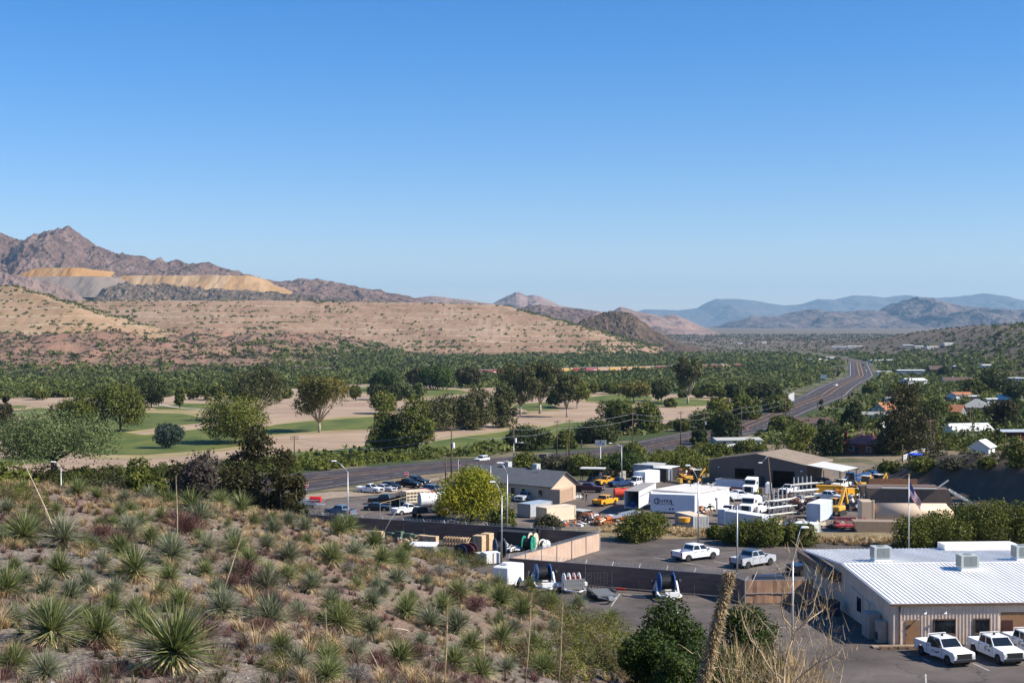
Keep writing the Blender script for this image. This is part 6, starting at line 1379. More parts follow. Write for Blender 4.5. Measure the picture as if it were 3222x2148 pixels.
# ---------------------------------------------------------------- boxes, containers, trailers
def corrug(m, L, Wd, H, z0=.12, pitch=.28, dep=.05, ends=True):
    m.box((0, 0, z0 + H / 2), (L, Wd, H))
    for k in range(int(L / pitch)):
        x = -L / 2 + .15 + k * pitch
        for s in (-1, 1): m.box((x, s * (Wd / 2 + dep / 2), z0 + H / 2), (pitch * .5, dep, H - .25))
    if ends:
        for k in range(int(Wd / pitch)):
            y = -Wd / 2 + .15 + k * pitch
            for s in (-1, 1): m.box((s * (L / 2 + dep / 2), y, z0 + H / 2), (dep, pitch * .5, H - .25))
    return m
def container(label, p, rz, L, Wd, H, m_, roofm=None, name='shipping_container', cat='container', corr=True, doors=True, group='containers and sheds in the yard'):
    e = empty(name, p, rz, label=label, cat=cat, group=group); m = MB()
    if corr: corrug(m, L, Wd, H)
    else: m.box((0, 0, .12 + H / 2), (L, Wd, H))
    m.build('body', m_, e)
    MB().box((0, 0, .12 + H + .03), (L + .06, Wd + .06, .07)).build('roof', roofm or m_, e)
    q = MB()
    for sx in (-1, 1):
        for sy in (-1, 1): q.box((sx * (L / 2 + .02), sy * (Wd / 2 + .02), .12 + H / 2), (.16, .16, H))
    q.build('corner_posts', m_, e); MB().box((0, 0, .07), (L - .4, Wd - .3, .12)).build('base_beams', DK, e)
    if doors:
        q = MB()
        for y in (-.45, -.2, .2, .45): q.cyl((-L / 2 - .1, y * Wd * .8, .12 + H / 2), .025, H - .3, 'z', 6)
        q.build('lock_bars', GALV, e)
    return e
def cfoot(a, b, z=YZ):   # centre and heading for a box whose near long foot runs from pixel a to b
    p, q = W(*a, z), W(*b, z); return p, q, hd(p, q)
def box_between(label, a, b, depth, H, m_, **k):
    z = k.pop('z', YZ); p, q, r_ = cfoot(a, b, z); L = (q - p).length; n = Vector((-math.sin(r_), math.cos(r_), 0)); return container(label, (p + q) / 2 + n * depth / 2 + Vector((0, 0, .05)), r_, L, depth, H, m_, **k)
CTAN = mat('tan_container_paint', (.56, .40, .28), .6, var=.06, scale=1); CGREY = mat('grey_ribbed_steel', (.36, .37, .38), .55, var=.1, scale=1.5); CBLUE = mat('pale_blue_steel', (.50, .55, .60), .5, var=.05, scale=1); CREAM = mat('cream_paint', (.66, .55, .40), .6, var=.06, scale=1); CG2 = mat('grey_green_panel', (.42, .44, .42), .6, var=.08)
# A: long grey roofed office
C0 = Vector((7.4, 264.5, YZ)); ga = hd((0, 0), (.62, .78)); BWd, BL = 7.6, 22.5
e = empty('office_building', C0, ga, label='long building with dark grey gabled roof and tan gable end behind the yellow green tree', cat='building')   # local x = along the gable, y = back along the long wall
EH2, RH2 = 3.2, 5.5
MB().add([(0,0,0),(BWd,0,0),(BWd,BL,0),(0,BL,0),(0,0,EH2),(BWd,0,EH2),(BWd,BL,EH2),(0,BL,EH2),(BWd/2,0,RH2),(BWd/2,BL,RH2)], [(0,1,5,8,4),(1,2,6,5),(2,3,7,9,6),(3,0,4,7)]).build('wall', mat('tan_stucco', (.50, .39, .29), .9, var=.06, scale=1), e)
GR = mat('grey_metal_roof', (.115, .12, .13), .55, var=.08, scale=1); m = MB()
for sgn in (-1, 1):
    xe = -.6 if sgn < 0 else BWd + .9; ze = EH2 - (.25 if sgn < 0 else .4)
    m.add([(xe,-.6,ze),(BWd/2,-.6,RH2+.05),(BWd/2,BL+.5,RH2+.05),(xe,BL+.5,ze),(xe,-.6,ze+.12),(BWd/2,-.6,RH2+.17),(BWd/2,BL+.5,RH2+.17),(xe,BL+.5,ze+.12)], [(0,1,2,3),(7,6,5,4),(0,4,5,1),(1,5,6,2),(2,6,7,3),(3,7,4,0)])
    for k in range(56):
        y = -.5 + k * .42; m.bar((xe, y, ze + .14), (BWd / 2, y, RH2 + .19), .04, .05)
m.build('roof', GR, e)
for y in (2.6, 6.6, 9.2, 12, 15.5):
    w_ = MB().box((-.03, y, 1.65), (.06, 1.0, 1.3)).build('window', GLS, e); MB().box((-.06, y, 2.34), (.1, 1.25, .12)).box((-.06, y, .98), (.1, 1.25, .12)).box((-.06, y - .56, 1.65), (.1, .1, 1.3)).box((-.06, y + .56, 1.65), (.1, .1, 1.3)).build('window_frame', CREAM, w_)
for y in (7.2, 14.2):
    c_ = MB().box((0, 0, .65), (1.2, 1.2, 1.1)).mat(1).box((.1, 0, .65), (1.1, 1.0, .8)).build('roof_cooler', [CG2, DK], e); c_.location = (BWd / 2 + .8, y, RH2 - .1)
MB().cyl((0, 0, .3), .08, .6, 'z', 8).build('vent_pipe', GALV, e).location = (BWd / 2 - .6, 5.5, RH2)
p, q = Y_(1283.6, 1157.8), Y_(1317, 1148.5); r_ = hd(p, q); n = Vector((-math.sin(r_), math.cos(r_), 0))
container('tan shipping container in front of the tan gable end', (p + q) / 2 + n * 1.22, r_, 6.06, 2.44, 2.5, CTAN)
# B: brown metal workshop
P0 = Vector((41.6, 299.5, YZ)); P1 = Vector((59.6, 287.3, YZ)); wa = hd(P0, P1); WW, WL, WE, WR_ = (P1 - P0).length, 14.0, 4.75, 6.55
e = empty('workshop_building', P0, wa, label='large brown metal workshop with tan roof and two dark bay openings', cat='building')
BM = mat('brown_metal_wall', (.16, .125, .105), .7, var=.06, scale=1); TR = mat('tan_metal_roof', (.46, .36, .26), .5, var=.06, scale=.6); WHS = mat('pale_canopy_roof', (.60, .58, .52), .5, var=.05)
b1, b2 = (WW * .27, WW * .47), (WW * .66, WW * .88); bh = 3.4
fr = []; xs = [0, b1[0], b1[1], WW / 2, b2[0], b2[1], WW]
def rz_at(x): return WE + (WR_ - WE) * (1 - abs(x - WW / 2) / (WW / 2))
m = MB()
for x0_, x1_ in zip(xs[:-1], xs[1:]):
    zb = bh if (x0_, x1_) in (b1, b2) else 0; m.add([(x0_, 0, zb), (x1_, 0, zb), (x1_, 0, rz_at(x1_)), (x0_, 0, rz_at(x0_))], [(0, 1, 2, 3)])
m.add([(WW,0,0),(WW,WL,0),(WW,WL,WE),(WW,0,WE)], [(0,1,2,3)]).add([(0,0,0),(0,WL,0),(0,WL,WE),(0,0,WE)], [(0,1,2,3)]).add([(0,WL,0),(WW,WL,0),(WW,WL,WE),(WW/2,WL,WR_),(0,WL,WE)], [(0,1,2,3,4)])
for k in range(int(WW / .6)):
    x = .3 + k * .6; zb = bh if b1[0] < x < b1[1] or b2[0] < x < b2[1] else 0; m.box((x, -.02, (zb + rz_at(x)) / 2), (.08, .04, rz_at(x) - zb - .1))
m.build('wall', BM, e); MB().box((WW / 2, WL * .5, .02), (WW - .4, WL - .4, .04)).build('inner_floor', DK, e)
m = MB()
for sgn in (0, 1):
    xe = -.3 if sgn == 0 else WW + .0
    m.add([(xe,-.3,WE+.02),(WW/2,-.3,WR_+.04),(WW/2,WL+.3,WR_+.04),(xe,WL+.3,WE+.02),(xe,-.3,WE+.14),(WW/2,-.3,WR_+.16),(WW/2,WL+.3,WR_+.16),(xe,WL+.3,WE+.14)], [(0,1,2,3),(7,6,5,4),(0,4,5,1),(1,5,6,2),(2,6,7,3),(3,7,4,0)])
    for k in range(24): y = -.1 + k * .6; m.bar((xe, y, WE + .16), (WW / 2, y, WR_ + .18), .05, .05)
m.build('roof', TR, e)
MB().box((b1[1] + 1.9, -.04, 1.05), (.95, .05, 2.1)).build('door', DK, e); MB().box((WW * .95, -.15, 3.6), (.35, .25, .25)).build('wall_lamp', WH, e); MB().box((WW * .10, -.15, 3.4), (.3, .2, .2)).build('wall_lamp', WH, e)
m = MB(); m.add([(WW,-.2,WE+.1),(WW+7.4,-.2,WE-.75),(WW+7.4,8.8,WE-.75),(WW,8.8,WE+.1),(WW,-.2,WE+.2),(WW+7.4,-.2,WE-.65),(WW+7.4,8.8,WE-.65),(WW,8.8,WE+.2)], [(0,1,2,3),(7,6,5,4),(0,4,5,1),(1,5,6,2),(2,6,7,3),(3,7,4,0)]); m.build('canopy_roof', WHS, e)
for x, y in ((WW + 7.2, 0), (WW + 7.2, 4.3), (WW + 7.2, 8.5), (WW + 3.6, 0), (WW + 3.6, 8.5)): MB().cyl((0, 0, (WE - .75) / 2), .08, WE - .75, 'z', 6).build('canopy_post', DK, e).location = (x, y, 0)
# the lettered van trailer
p, q, r_ = cfoot((1494, 1190), (1596, 1194)); L_ = (q - p).length; n = Vector((-math.sin(r_), math.cos(r_), 0))
e = empty('box_trailer', (p + q) / 2 + n * 1.3, r_, label='white box trailer with dark CENTRAL lettering on its long side', cat='trailer', group='box trailers')
TWH = mat('trailer_white', (.70, .71, .74), .45, var=.04, scale=.8)
MB().box((0, 0, 2.65), (L_, 2.6, 3.05)).build('box', TWH, e, bevel=.03); MB().box((0, 0, 4.2), (L_ + .04, 2.64, .08)).build('roof', WH, e); MB().box((0, -1.31, 1.2), (L_, .03, .18)).build('lower_rail', CGREY, e)
logo_text('C', 1.45, INKP, e, (-L_ * .5 + 1.05, -1.325, 2.95), (math.pi / 2, 0, 0), 'letter'); logo_text('ENTRA', .84, INKP, e, (-L_ * .5 + 2.42, -1.325, 3.0), (math.pi / 2, 0, 0)); logo_text('L', 1.25, INKP, e, (-L_ * .5 + 3.75, -1.325, 2.82), (math.pi / 2, 0, 0), 'letter'); MB().box((-L_ * .5 + 2.45, -1.32, 2.5), (1.9, .01, .07)).build('small_lettering_line', INKP, e)
for x_ in (-.45, .05): q_ = MB().box((0, 0, 0), (.3, .01, .3), M=Matrix.Rotation(math.pi / 4, 3, 'Y')).build('diamond_mark', INKP, e); q_.location = (x_, -1.32, 1.75)
m = MB(); m.box((0, 0, .95), (L_ - .6, 1.2, .3)); [m.cyl((x, y, .5), .5, .3, 'y', 16) for x in (L_ * .36, L_ * .22) for y in (-1.1, 1.1)]; [m.bar((-L_ * .3, y, .1), (-L_ * .3, y, 1), .12) for y in (-.6, .6)]; m.build('chassis', DK, e)
# open ended trailer beside it
p = Vector((22.1, 247.6, YZ)); q = p + Vector((math.cos(R(72)), math.sin(R(72)), 0)) * 14.0; r_ = hd(p, q); n = Vector((-math.sin(r_), math.cos(r_), 0))
e = empty('box_trailer', (p + q) / 2 + n * 1.3, r_, label='long white box trailer with grey roof, its dark open end facing the yard', cat='trailer', group='box trailers'); LL = 14.0
m = MB(); m.box((0, -1.27, 2.7), (LL, .06, 2.9)).box((0, 1.27, 2.7), (LL, .06, 2.9)).box((LL / 2, 0, 2.7), (.06, 2.5, 2.9)).box((0, 0, 1.22), (LL, 2.5, .08)); m.build('box', TWH, e); MB().box((0, 0, 4.18), (LL + .1, 2.64, .07)).build('roof', mat('dull_roof_steel', (.3, .27, .25)), e); MB().box((0, -1.31, 3.2), (LL * .95, .02, .12)).build('red_stripe', PM, e)
m = MB(); m.box((0, 0, .95), (LL - .6, 1.1, .3)); [m.cyl((x, y, .5), .5, .3, 'y', 14) for x in (-LL * .4, -LL * .3) for y in (-1.1, 1.1)]; m.build('chassis', DK, e); MB().cyl((-5.8, 0, 1.75), .35, .95, 'z', 12).build('blue_drum', mat('drum_blue', (.02, .05, .3), .5), e)
# flat white roofed container house
p = Vector((25.3, 255.6, YZ)); q = p + Vector((7.4, -5.6, 0))
r_ = hd(p, q); n = Vector((-math.sin(r_), math.cos(r_), 0)); LL = (q - p).length; dp = 11.5
e = empty('modular_building', (p + q) / 2 + n * dp / 2, r_, label='white flat roofed modular building behind the lettered trailer', cat='building'); MB().box((0, 0, 1.75), (LL, dp, 3.5)).build('wall', WH, e, bevel=.02); MB().box((0, 0, 3.56), (LL + .3, dp + .3, .12)).build('roof', mat('dusty_white_roof', (.62, .58, .52), .8, var=.08, scale=.5), e)
for x, y in ((-1.5, 2.4), (2, 4)): MB().cyl((0, 0, .25), .12, .5, 'z', 8).build('roof_vent', GALV, e).location = (x, y, 3.6)
MB().box((LL / 2 + .02, 1.2, 1.05), (.04, .9, 2.1)).build('door', CGREY, e)
box_between('grey ribbed container with cream top beside the digger', (1593, 1228), (1626, 1226), 6.0, 2.7, CGREY, roofm=CREAM)
box_between('long pale blue white ribbed container behind the three bushes', (1667, 1214), (1750, 1228), 2.5, 2.7, CBLUE, roofm=WH)
box_between('small white panelled shed left of the long pale container', (1650, 1205), (1664, 1206), 2.0, 2.4, CBLUE, roofm=WH, corr=False)
box_between('grey blue job trailer with flat roof right of the yellow green tree', (1190, 1187), (1218, 1190), 6.0, 2.2, CGREY, roofm=mat('blue_grey_roof', (.30, .37, .45), .6), corr=False)
box_between('cream job trailer with sloping nose beside the grey blue trailer', (1233, 1197), (1256, 1201), 6.2, 2.3, CREAM, corr=False)
box_between('open dark bin with pale rim near the junk pile', (1307, 1190), (1336, 1194), 2.4, 1.3, DK, roofm=CG2, corr=False, doors=False, name='open_bin', cat='bin')
box_between('white ribbed container left of two behind the open trailer', (1457, 1112), (1482, 1114), 5.5, 2.5, WH, name='shipping_container'); box_between('grey white shed behind the ribbed container', (1455, 1095), (1500, 1098), 6, 2.6, CGREY, roofm=CG2, corr=False); box_between('long dark sided shed with white end by the shrubs', (1500, 1104), (1530, 1106), 6.5, 2.6, DK, roofm=WH, corr=False); box_between('white box shed right of the long dark shed', (1530, 1105), (1543, 1105), 3, 2.5, WH, corr=False)
box_between('white office trailer with steps next to the excavator', (1854, 1199), (1883, 1201), 7.0, 3.0, CBLUE, roofm=WH, corr=False, name='office_trailer', cat='trailer')
box_between('weathered white little office at the grass strip', (1822, 1244), (1869, 1248), 2.6, 2.7, CG2, roofm=WH, corr=False, name='office_trailer', cat='trailer')
box_between('brown plank shed with sloping dark roof behind the tan silo', (2009, 1166), (2043, 1166), 6.5, 3.2, mat('brown_planks', (.2, .13, .08), .85, var=.2, scale=2), roofm=mat('brown_grey_roof', (.16, .13, .12), .7), corr=False, name='shed', cat='shed')
box_between('dark green skip by the yellow tractor', (1961, 1144), (1973, 1144), 2.5, 1.4, mat('skip_green', (.02, .14, .08), .6), corr=False, doors=False, name='skip', cat='skip'); box_between('orange steel plate rack behind the excavator', (1876, 1136), (1932, 1137), 1.6, 1.6, PY, corr=False, doors=False, name='steel_rack', cat='rack')
box_between('orange steel bin at the right of the excavator', (1936, 1150), (1948, 1152), 2.2, 2.2, PY, corr=False, doors=False, name='skip', cat='skip')
# cream stake truck body, white tank, green drums
e = empty('stake_truck', Y_(955, 1163), R(30), label='cream stake sided truck beside the white tank', cat='truck', group='tank and stake trucks'); q = MB()
for sy in (-1.1, 1.1):
    for k in range(8): q.box((-2.4 + k * .68, sy, 2.0), (.1, .08, 1.8))
    for z in (1.15, 1.7, 2.3, 2.9): q.box((0, sy, z), (4.9, .07, .22))
q.build('stake_sides', CREAM, e); MB().box((0, 0, 1.0), (5, 2.2, .16)).box((3.2, 0, 1.5), (1.3, 2.1, 1.5), taper=.85).build('bed', CREAM, e); MB().box((0, 0, 2.95), (5, 2.2, .08)).build('cover', CREAM, e); q = MB(); [q.cyl((x, y, .45), .45, .3, 'y', 14) for x in (-1.6, 3) for y in (-1, 1)]; q.build('wheels', BLK, e)
e = empty('tank_truck', Y_(992, 1172), R(20), label='white cylindrical tank with dark end beside the yellow green tree', cat='tank', group='tank and stake trucks'); MB().cyl((0, 0, 2.0), 1.25, 4.6, 'x', 24).build('tank', WH, e, smooth=False); MB().cyl((-2.33, 0, 2.0), 1.15, .05, 'x', 24).build('tank_end', CGREY, e); q = MB().box((0, 0, .7), (5, 1.2, .2)); [q.cyl((x, y, .45), .45, .3, 'y', 14) for x in (-1.2, 1.4) for y in (-1, 1)]; q.build('chassis', DK, e)
for k in range(5):
    p = Y_(912 + k * 6.5, 1162 - k * 1.2); e = empty('green_tank', p, 0, label='dark green upright tank, %s of five from the left behind the white pickup' % ORD[k], cat='tank', group='green upright tanks'); MB().cyl((0, 0, .95), .28, 1.9, 'z', 10).build('shell', mat('tank_green', (.015, .045, .025), .5), e); MB().cyl((0, 0, 1.95), .12, .2, 'z', 8).build('cap', DK, e)
e = empty('flatbed_truck', Y_(984, 1188), R(32), label='flatbed truck with orange cab and black load under the yellow green tree', cat='truck'); MB().box((-1, 0, 1.0), (4.2, 2.1, .2)).box((-1.6, 0, 1.5), (2.4, 1.7, .8), taper=.8).build('flatbed', DK, e); MB().prism([(1.2, .5), (3.4, .5), (3.4, 1.15), (2.4, 1.3), (2.1, 1.95), (1.25, 1.95)], -.95, .95).build('cab', PY, e, bevel=.04); MB().box((1.9, -.96, 1.6), (.7, .03, .4)).box((2.27, 0, 1.62), (.1, 1.6, .45)).build('cab_window', GLS, e); q = MB(); [q.cyl((x, y, .42), .42, .3, 'y', 14) for x in (-2.2, 2.6) for y in (-.95, .95)]; q.build('wheels', BLK, e)
e = empty('truss_trailer', Y_(708, 1166), R(-12), label='white truss boom trailer with red drum at the left end of the yard', cat='trailer'); q = MB()
for y in (-.5, .5):
    q.bar((-3, y, .7), (3, y, .7), .14).bar((-2.7, y, 1.5), (2.2, y, 1.5), .14)
    for k in range(6): q.bar((-2.7 + k * .95, y, .7 if k % 2 else 1.5), (-1.75 + k * .95, y, 1.5 if k % 2 else .7), .1)
q.build('truss', WH, e); MB().cyl((1.4, 0, 1.6), .55, 2.0, 'x', 16).build('red_drum', mat('drum_red', (.5, .02, .02), .5), e); MB().cyl((.4, -.8, .4), .4, .2, 'y', 14).cyl((.4, .8, .4), .4, .2, 'y', 14).build('wheels', BLK, e)
e = empty('tank_trailer', Y_(1428, 1147), R(10), label='red round water tank trailer right of the yellow pickup', cat='trailer'); MB().cyl((0, 0, 1.35), .85, 2.9, 'x', 20).build('tank', mat('tank_red', (.55, .06, .03), .45), e); MB().box((.2, 0, 2.25), (.6, .4, .2)).build('hatch', DK, e); q = MB().box((0, 0, .5), (3.4, 1.2, .15)); [q.cyl((.2, y, .4), .4, .25, 'y', 14) for y in (-.9, .9)]; q.build('chassis', DK, e)
e = empty('canopy', Y_(1362, 1106), R(-10), label='flat pale canopy roof on thin posts beside the highway bushes', cat='canopy'); MB().box((0, 0, 2.9), (5.2, 3.4, .15)).build('roof', WHS, e); [MB().cyl((0, 0, 1.42), .07, 2.85, 'z', 6).build('post', DK, e).__setattr__('location', (x, y, 0)) for x in (-2.4, 0, 2.4) for y in (-1.5, 1.5)]; MB().box((.3, .2, .6), (3.4, 1.6, 1.0), taper=.7).build('stored_load', DK, e)
for px, py, h_, lab in [(1433, 1105, 2.2, 'tall cream box post by the canopy lamp'), (1427, 1102, 1.6, 'shorter cream box post by the canopy lamp')]:
    e = empty('fuel_pump', Y_(px, py), .2, label=lab, cat='box'); MB().box((0, 0, h_ / 2), (.7, .5, h_)).build('casing', CREAM, e, bevel=.02); MB().box((0, -.26, h_ * .7), (.5, .02, .4)).build('panel', CG2, e)
# semi tractor, low trailer, big truck
def semi(label, p, rz):
    e = empty('semi_tractor', p, rz, label=label, cat='truck', group='heavy white trucks'); m = MB(); m.prism([(-.9, .7), (2.6, .7), (2.6, 1.9), (1.1, 2.15), (.75, 3.1), (-.9, 3.5)], -1.15, 1.15); m.build('cab', WH, e, bevel=.06)
    MB().box((.95, 0, 2.6), (.35, 2.0, .75), M=Matrix.Rotation(-.35, 3, 'Y')).build('windscreen', GLS, e); MB().box((.1, -1.16, 2.45), (.9, .03, .6)).box((.1, 1.16, 2.45), (.9, .03, .6)).build('side_window', GLS, e); MB().box((2.63, 0, 1.35), (.08, 1.3, 1.1)).build('grille', DK, e); MB().box((2.7, 0, .65), (.25, 2.3, .35)).build('bumper', CHR, e)
    q = MB().box((-1.6, 0, .9), (4.4, .9, .3)); [q.cyl((x, y, .52), .52, .32, 'y', 16) for x in (1.9, -1.9, -3.1) for y in (-1.05, 1.05)]; q.build('wheels_and_frame', BLK, e); return e
semi('white semi tractor parked between the two dark bay openings', Y_(1726, 1136), R(245))
e = semi('big white work truck with black grille in front of the pipe rack', Y_(1722, 1182), R(243)); MB().cyl((-2.6, 0, 2.2), .95, 3.4, 'x', 18).build('white_tank', WH, e)
p, q, r_ = cfoot((1645, 1131), (1708, 1136)); L_ = (q - p).length; n = Vector((-math.sin(r_), math.cos(r_), 0))
e = empty('dump_trailer', (p + q) / 2 + n * 1.2, r_, label='long low white trailer with red lower stripe before the left bay', cat='trailer', group='heavy white trucks'); MB().box((0, 0, 2.0), (L_, 2.4, 1.5), taper=1.06).mat(1).box((0, 0, 2.72), (L_ - .3, 2.3, .15)).build('box', [TWH, DK], e); MB().box((L_ * .2, -1.24, 1.25), (L_ * .5, .05, .3)).build('red_stripe', mat('drum_red', (.5, .02, .02)), e); q_ = MB(); [q_.cyl((x, y, .5), .5, .3, 'y', 14) for x in (-L_ * .35, -L_ * .22, L_ * .3) for y in (-1, 1)]; q_.build('wheels', BLK, e)
e = empty('tank_pod', Y_(1765, 1137), R(80), label='white and red rounded tank cart at the right bay opening', cat='tank'); MB().box((0, 0, 1.4), (1.6, 1.5, 2.4), taper=.75).build('shell', WH, e, bevel=.25); MB().box((-.1, .77, 1.2), (.9, .06, 1.6)).build('red_panel', mat('tank_red', (.55, .06, .03)), e)
# pipe racks
def rack(label, p, rz, n=5, H=5.2):
    e = empty('pipe_rack', p, rz, label=label, cat='rack', group='cantilever pipe racks')
    for k in range(n): q = MB().box((0, 0, H / 2), (.14, .2, H)); [q.box((0, -.7, z), (.08, 1.4, .1)) for z in (.7, 1.9, 3.1)]; q.build('upright', GALV, e).location = (k * 1.15 - 2.3, 0, 0)
    for z, mm, w_ in ((.85, WHS, .5), (2.05, WH, .35), (3.25, WHS, .45)):
        q = MB()
        for j in range(6): q.box((random.uniform(-.6, .6), -.2 - j * .2, z + random.uniform(0, .12)), (random.uniform(4.5, 7.5), .14, .1), rz=random.uniform(-.03, .03))
        q.build('stored_pipes', mm, e)
    return e
rack('left tall pipe rack with grey uprights behind the long pale container', Y_(1787, 1190), R(40)); rack('right tall pipe rack at the workshop corner', Y_(1843, 1150), R(35), H=4.6)
def junk(label, px, py, w_, cols, n, h_=1.2, rz=0, z=YZ, cat='scrap pile', name='scrap_pile'):
    e = empty(name, W(px, py, z), rz, label=label, cat=cat, group='scrap and stacked material in the yard'); rr = random.Random(int(px + py))
    for ci, c in enumerate(cols):
        q = MB()
        for k in range(n // len(cols)):
            p = (rr.uniform(-w_, w_) / 2, rr.uniform(-1.6, 1.6), rr.uniform(.15, h_)); s = (rr.uniform(.3, 1.7), rr.uniform(.15, .6), rr.uniform(.08, .5)); q.box(p, s, M=Matrix.Rotation(rr.uniform(-.5, .5), 3, 'Y') @ Matrix.Rotation(rr.uniform(0, 3), 3, 'Z'))
            if k % 3 == 0: q.bar((p[0], p[1], 0), (p[0] + rr.uniform(-1, 1), p[1] + .3, p[2] + .5), .07)
        q.build('scrap', c, e)
    return e
RUST = mat('rust', (.16, .06, .035), .85, var=.3, scale=3); ORG = mat('orange_steel', (.55, .16, .04), .6)
junk('rusty truck bed scrap with orange pieces beside the open bin', 1375, 1203, 7, [RUST, ORG, WH, DK], 56, 1.6); junk('small white and orange scrap boxes behind the brown fence', 1307, 1207, 3.5, [WH, ORG], 12, .9); junk('red and orange machine scrap left of the bush', 1408, 1206, 5, [RUST, ORG, CREAM], 36, 1.2)
junk('tangled tan and rust scrap heap beside the workshop', 1583, 1108, 5, [CREAM, RUST, DK, ORG], 50, 3.0); junk('black scrap and white boxes left of the big work truck', 1648, 1150, 6, [DK, WH, RUST], 44, 1.6); junk('dark beams and pipes stacked behind the pipe rack', 1830, 1180, 7, [DK, BLK, RUST, WHS], 64, 2.6); junk('white and green equipment pile below the tractor', 1978, 1153, 5, [WH, DK, CG2], 36, 1.4)
junk('dark machine parts and white frames right of the tractor', 2000, 1140, 6, [RUST, DK, WH], 44, 1.8); junk('pallets and pale boards left of the little office', 1800, 1205, 6, [LUM, WHS, BLUE], 30, 1.1); junk('brown crates below the white modular building', 1612, 1182, 4.5, [mat('crate_brown', (.38, .18, .09), .8, var=.2), DK], 26, 1.9); junk('low pale stone base pallets at the grass strip', 1900, 1240, 6, [CREAM, WHS], 22, .4); junk('dark trailers and blue machines under the pale canopy', 1895, 1118, 6, [BLUE, DK, WH], 36, 1.6); junk('dark and red carts beside the parking canopy', 1405, 1096, 6, [DK, RUST, BLUE], 30, 1.3)
junk('hoses and rock bits beside the tree foot by the fence', 1010, 1205, 6, [RUST, DK, CG2], 30, .7); junk('white machine parts below the digger', 1590, 1232, 3, [WH, CG2], 12, .5, z=-3.5)
e = empty('corrugated_sheet', Y_(1432, 1202), R(25), label='light blue corrugated sheet roof lying beside the grey green bush', cat='roof sheet'); q = MB()
for k in range(26): q.box((-2.6 + k * .21, 0, 1.2 + (k % 2) * .05 + k * .03), (.2, 3.0, .04))
q.build('sheet', CBLUE, e); MB().bar((-2, -1, 0), (-2, -1, 1.1), .1).bar((2, -1, 0), (2, -1, 1.4), .1).build('support', DK, e)
for lab, px, py, w_, cols, n_, h_ in [('blue and white parts stacked below the big work truck', 1700, 1198, 5, [BLUE, WH, DK], 34, 1.2), ('lumber and black frames behind the white utility truck', 1760, 1158, 5, [LUM, DK, WHS], 36, 1.5), ('dark racks of steel between rack and white office trailer', 1832, 1163, 6, [DK, RUST, GALV], 48, 2.0),
  ('orange and black attachments behind the excavator', 1945, 1140, 5, [ORG, DK, MATS['yellow_car_paint']], 36, 1.5), ('grey pipes and rust plates left of the brown plank shed', 1985, 1172, 5, [RUST, GALV, DK], 34, 1.0), ('rusty frames beside the long brown bin', 2085, 1142, 6, [RUST, DK, WHS], 40, 1.8), ('white cartons and black tyres behind the white modular building', 1622, 1128, 6, [WH, BLK, WHS], 40, 1.5), ('mixed steel scrap left of the lying silo', 1905, 1212, 5, [RUST, DK, CREAM], 30, .9), ('black and tan scrap under the brown hopper plant', 2130, 1205, 8, [DK, CREAM, RUST], 40, 1.3)]:
    junk(lab, px, py, w_, cols, n_, h_)
# excavator, tractor, telehandler, digger
def excavator(label, p, rz):
    e = empty('excavator', p, rz, label=label, cat='excavator', group='digging machines'); EY = paint('machine_yellow', (.62, .34, .05), .5)
    for sy in (-1, 1): t = MB().prism([(-1.6, .25), (-1.3, 0), (1.3, 0), (1.6, .25), (1.6, .5), (1.3, .75), (-1.3, .75), (-1.6, .5)], sy * .75, sy * 1.25).build('track', DK, e)
    MB().box((-.3, 0, 1.3), (3.0, 2.4, .85)).build('house', EY, e, bevel=.15); MB().box((.7, .75, 2.2), (1.3, .9, 1.2), taper=.85).build('cab', GLS, e); MB().box((.7, .75, 2.85), (1.3, .95, .1)).build('cab_roof', EY, e)
    MB().bar((1.0, -.1, 1.6), (3.4, -.1, 4.6), .45, .5).build('boom', EY, e); MB().bar((3.4, -.1, 4.7), (4.6, -.1, 1.6), .3, .4).build('stick', EY, e); MB().prism([(4.2, .4), (5.0, .5), (5.1, 1.3), (4.5, 1.6)], -.55, .35).build('bucket', DK, e); return e
excavator('yellow excavator with raised bent boom beside the white office trailer', Y_(1922, 1183), R(55))
def tractor(label, p, rz, c, tel=False):
    e = empty('tractor' if not tel else 'boom_lift', p, rz, label=label, cat='tractor' if not tel else 'boom lift', group='digging machines'); MB().box((.9, 0, 1.3), (2.2, 1.0, .8)).build('engine_hood', c, e, bevel=.06); MB().box((-.6, 0, 2.1), (1.3, 1.4, 1.5), taper=.9).build('cab', GLS, e); MB().box((-.6, 0, 2.92), (1.6, 1.6, .1)).build('cab_roof', WHS if not tel else c, e)
    for x, r in ((1.5, .6), (-.9, .85)):
        for sy in (-1, 1): t = MB().cyl((0, 0, 0), r, .4, 'y', 18).build('wheel', BLK, e); t.location = (x, sy * .95, r); MB().cyl((0, sy * .2, 0), r * .45, .04, 'y', 10).build('rim', c, t)
    if tel: MB().bar((-1.8, -.3, 2.0), (4.6, -.3, 2.7), .5, .5).box((4.9, -.3, 2.6), (.9, 1.4, 1.0)).build('boom', c, e)
    else: MB().bar((1.6, .5, 1.2), (3.0, .5, 2.2), .18).bar((1.6, -.5, 1.2), (3.0, -.5, 2.2), .18).prism([(2.9, .3), (3.6, .4), (3.4, 1.2), (3.0, 1.3)], -1.0, 1.0).bar((-1.4, 0, 1.4), (-2.8, 0, 3.1), .3).bar((-2.8, 0, 3.1), (-3.2, 0, 1.0), .22).build('loader_arms', c, e)
    return e
MYE = paint('machine_yellow', (.62, .34, .05), .5)
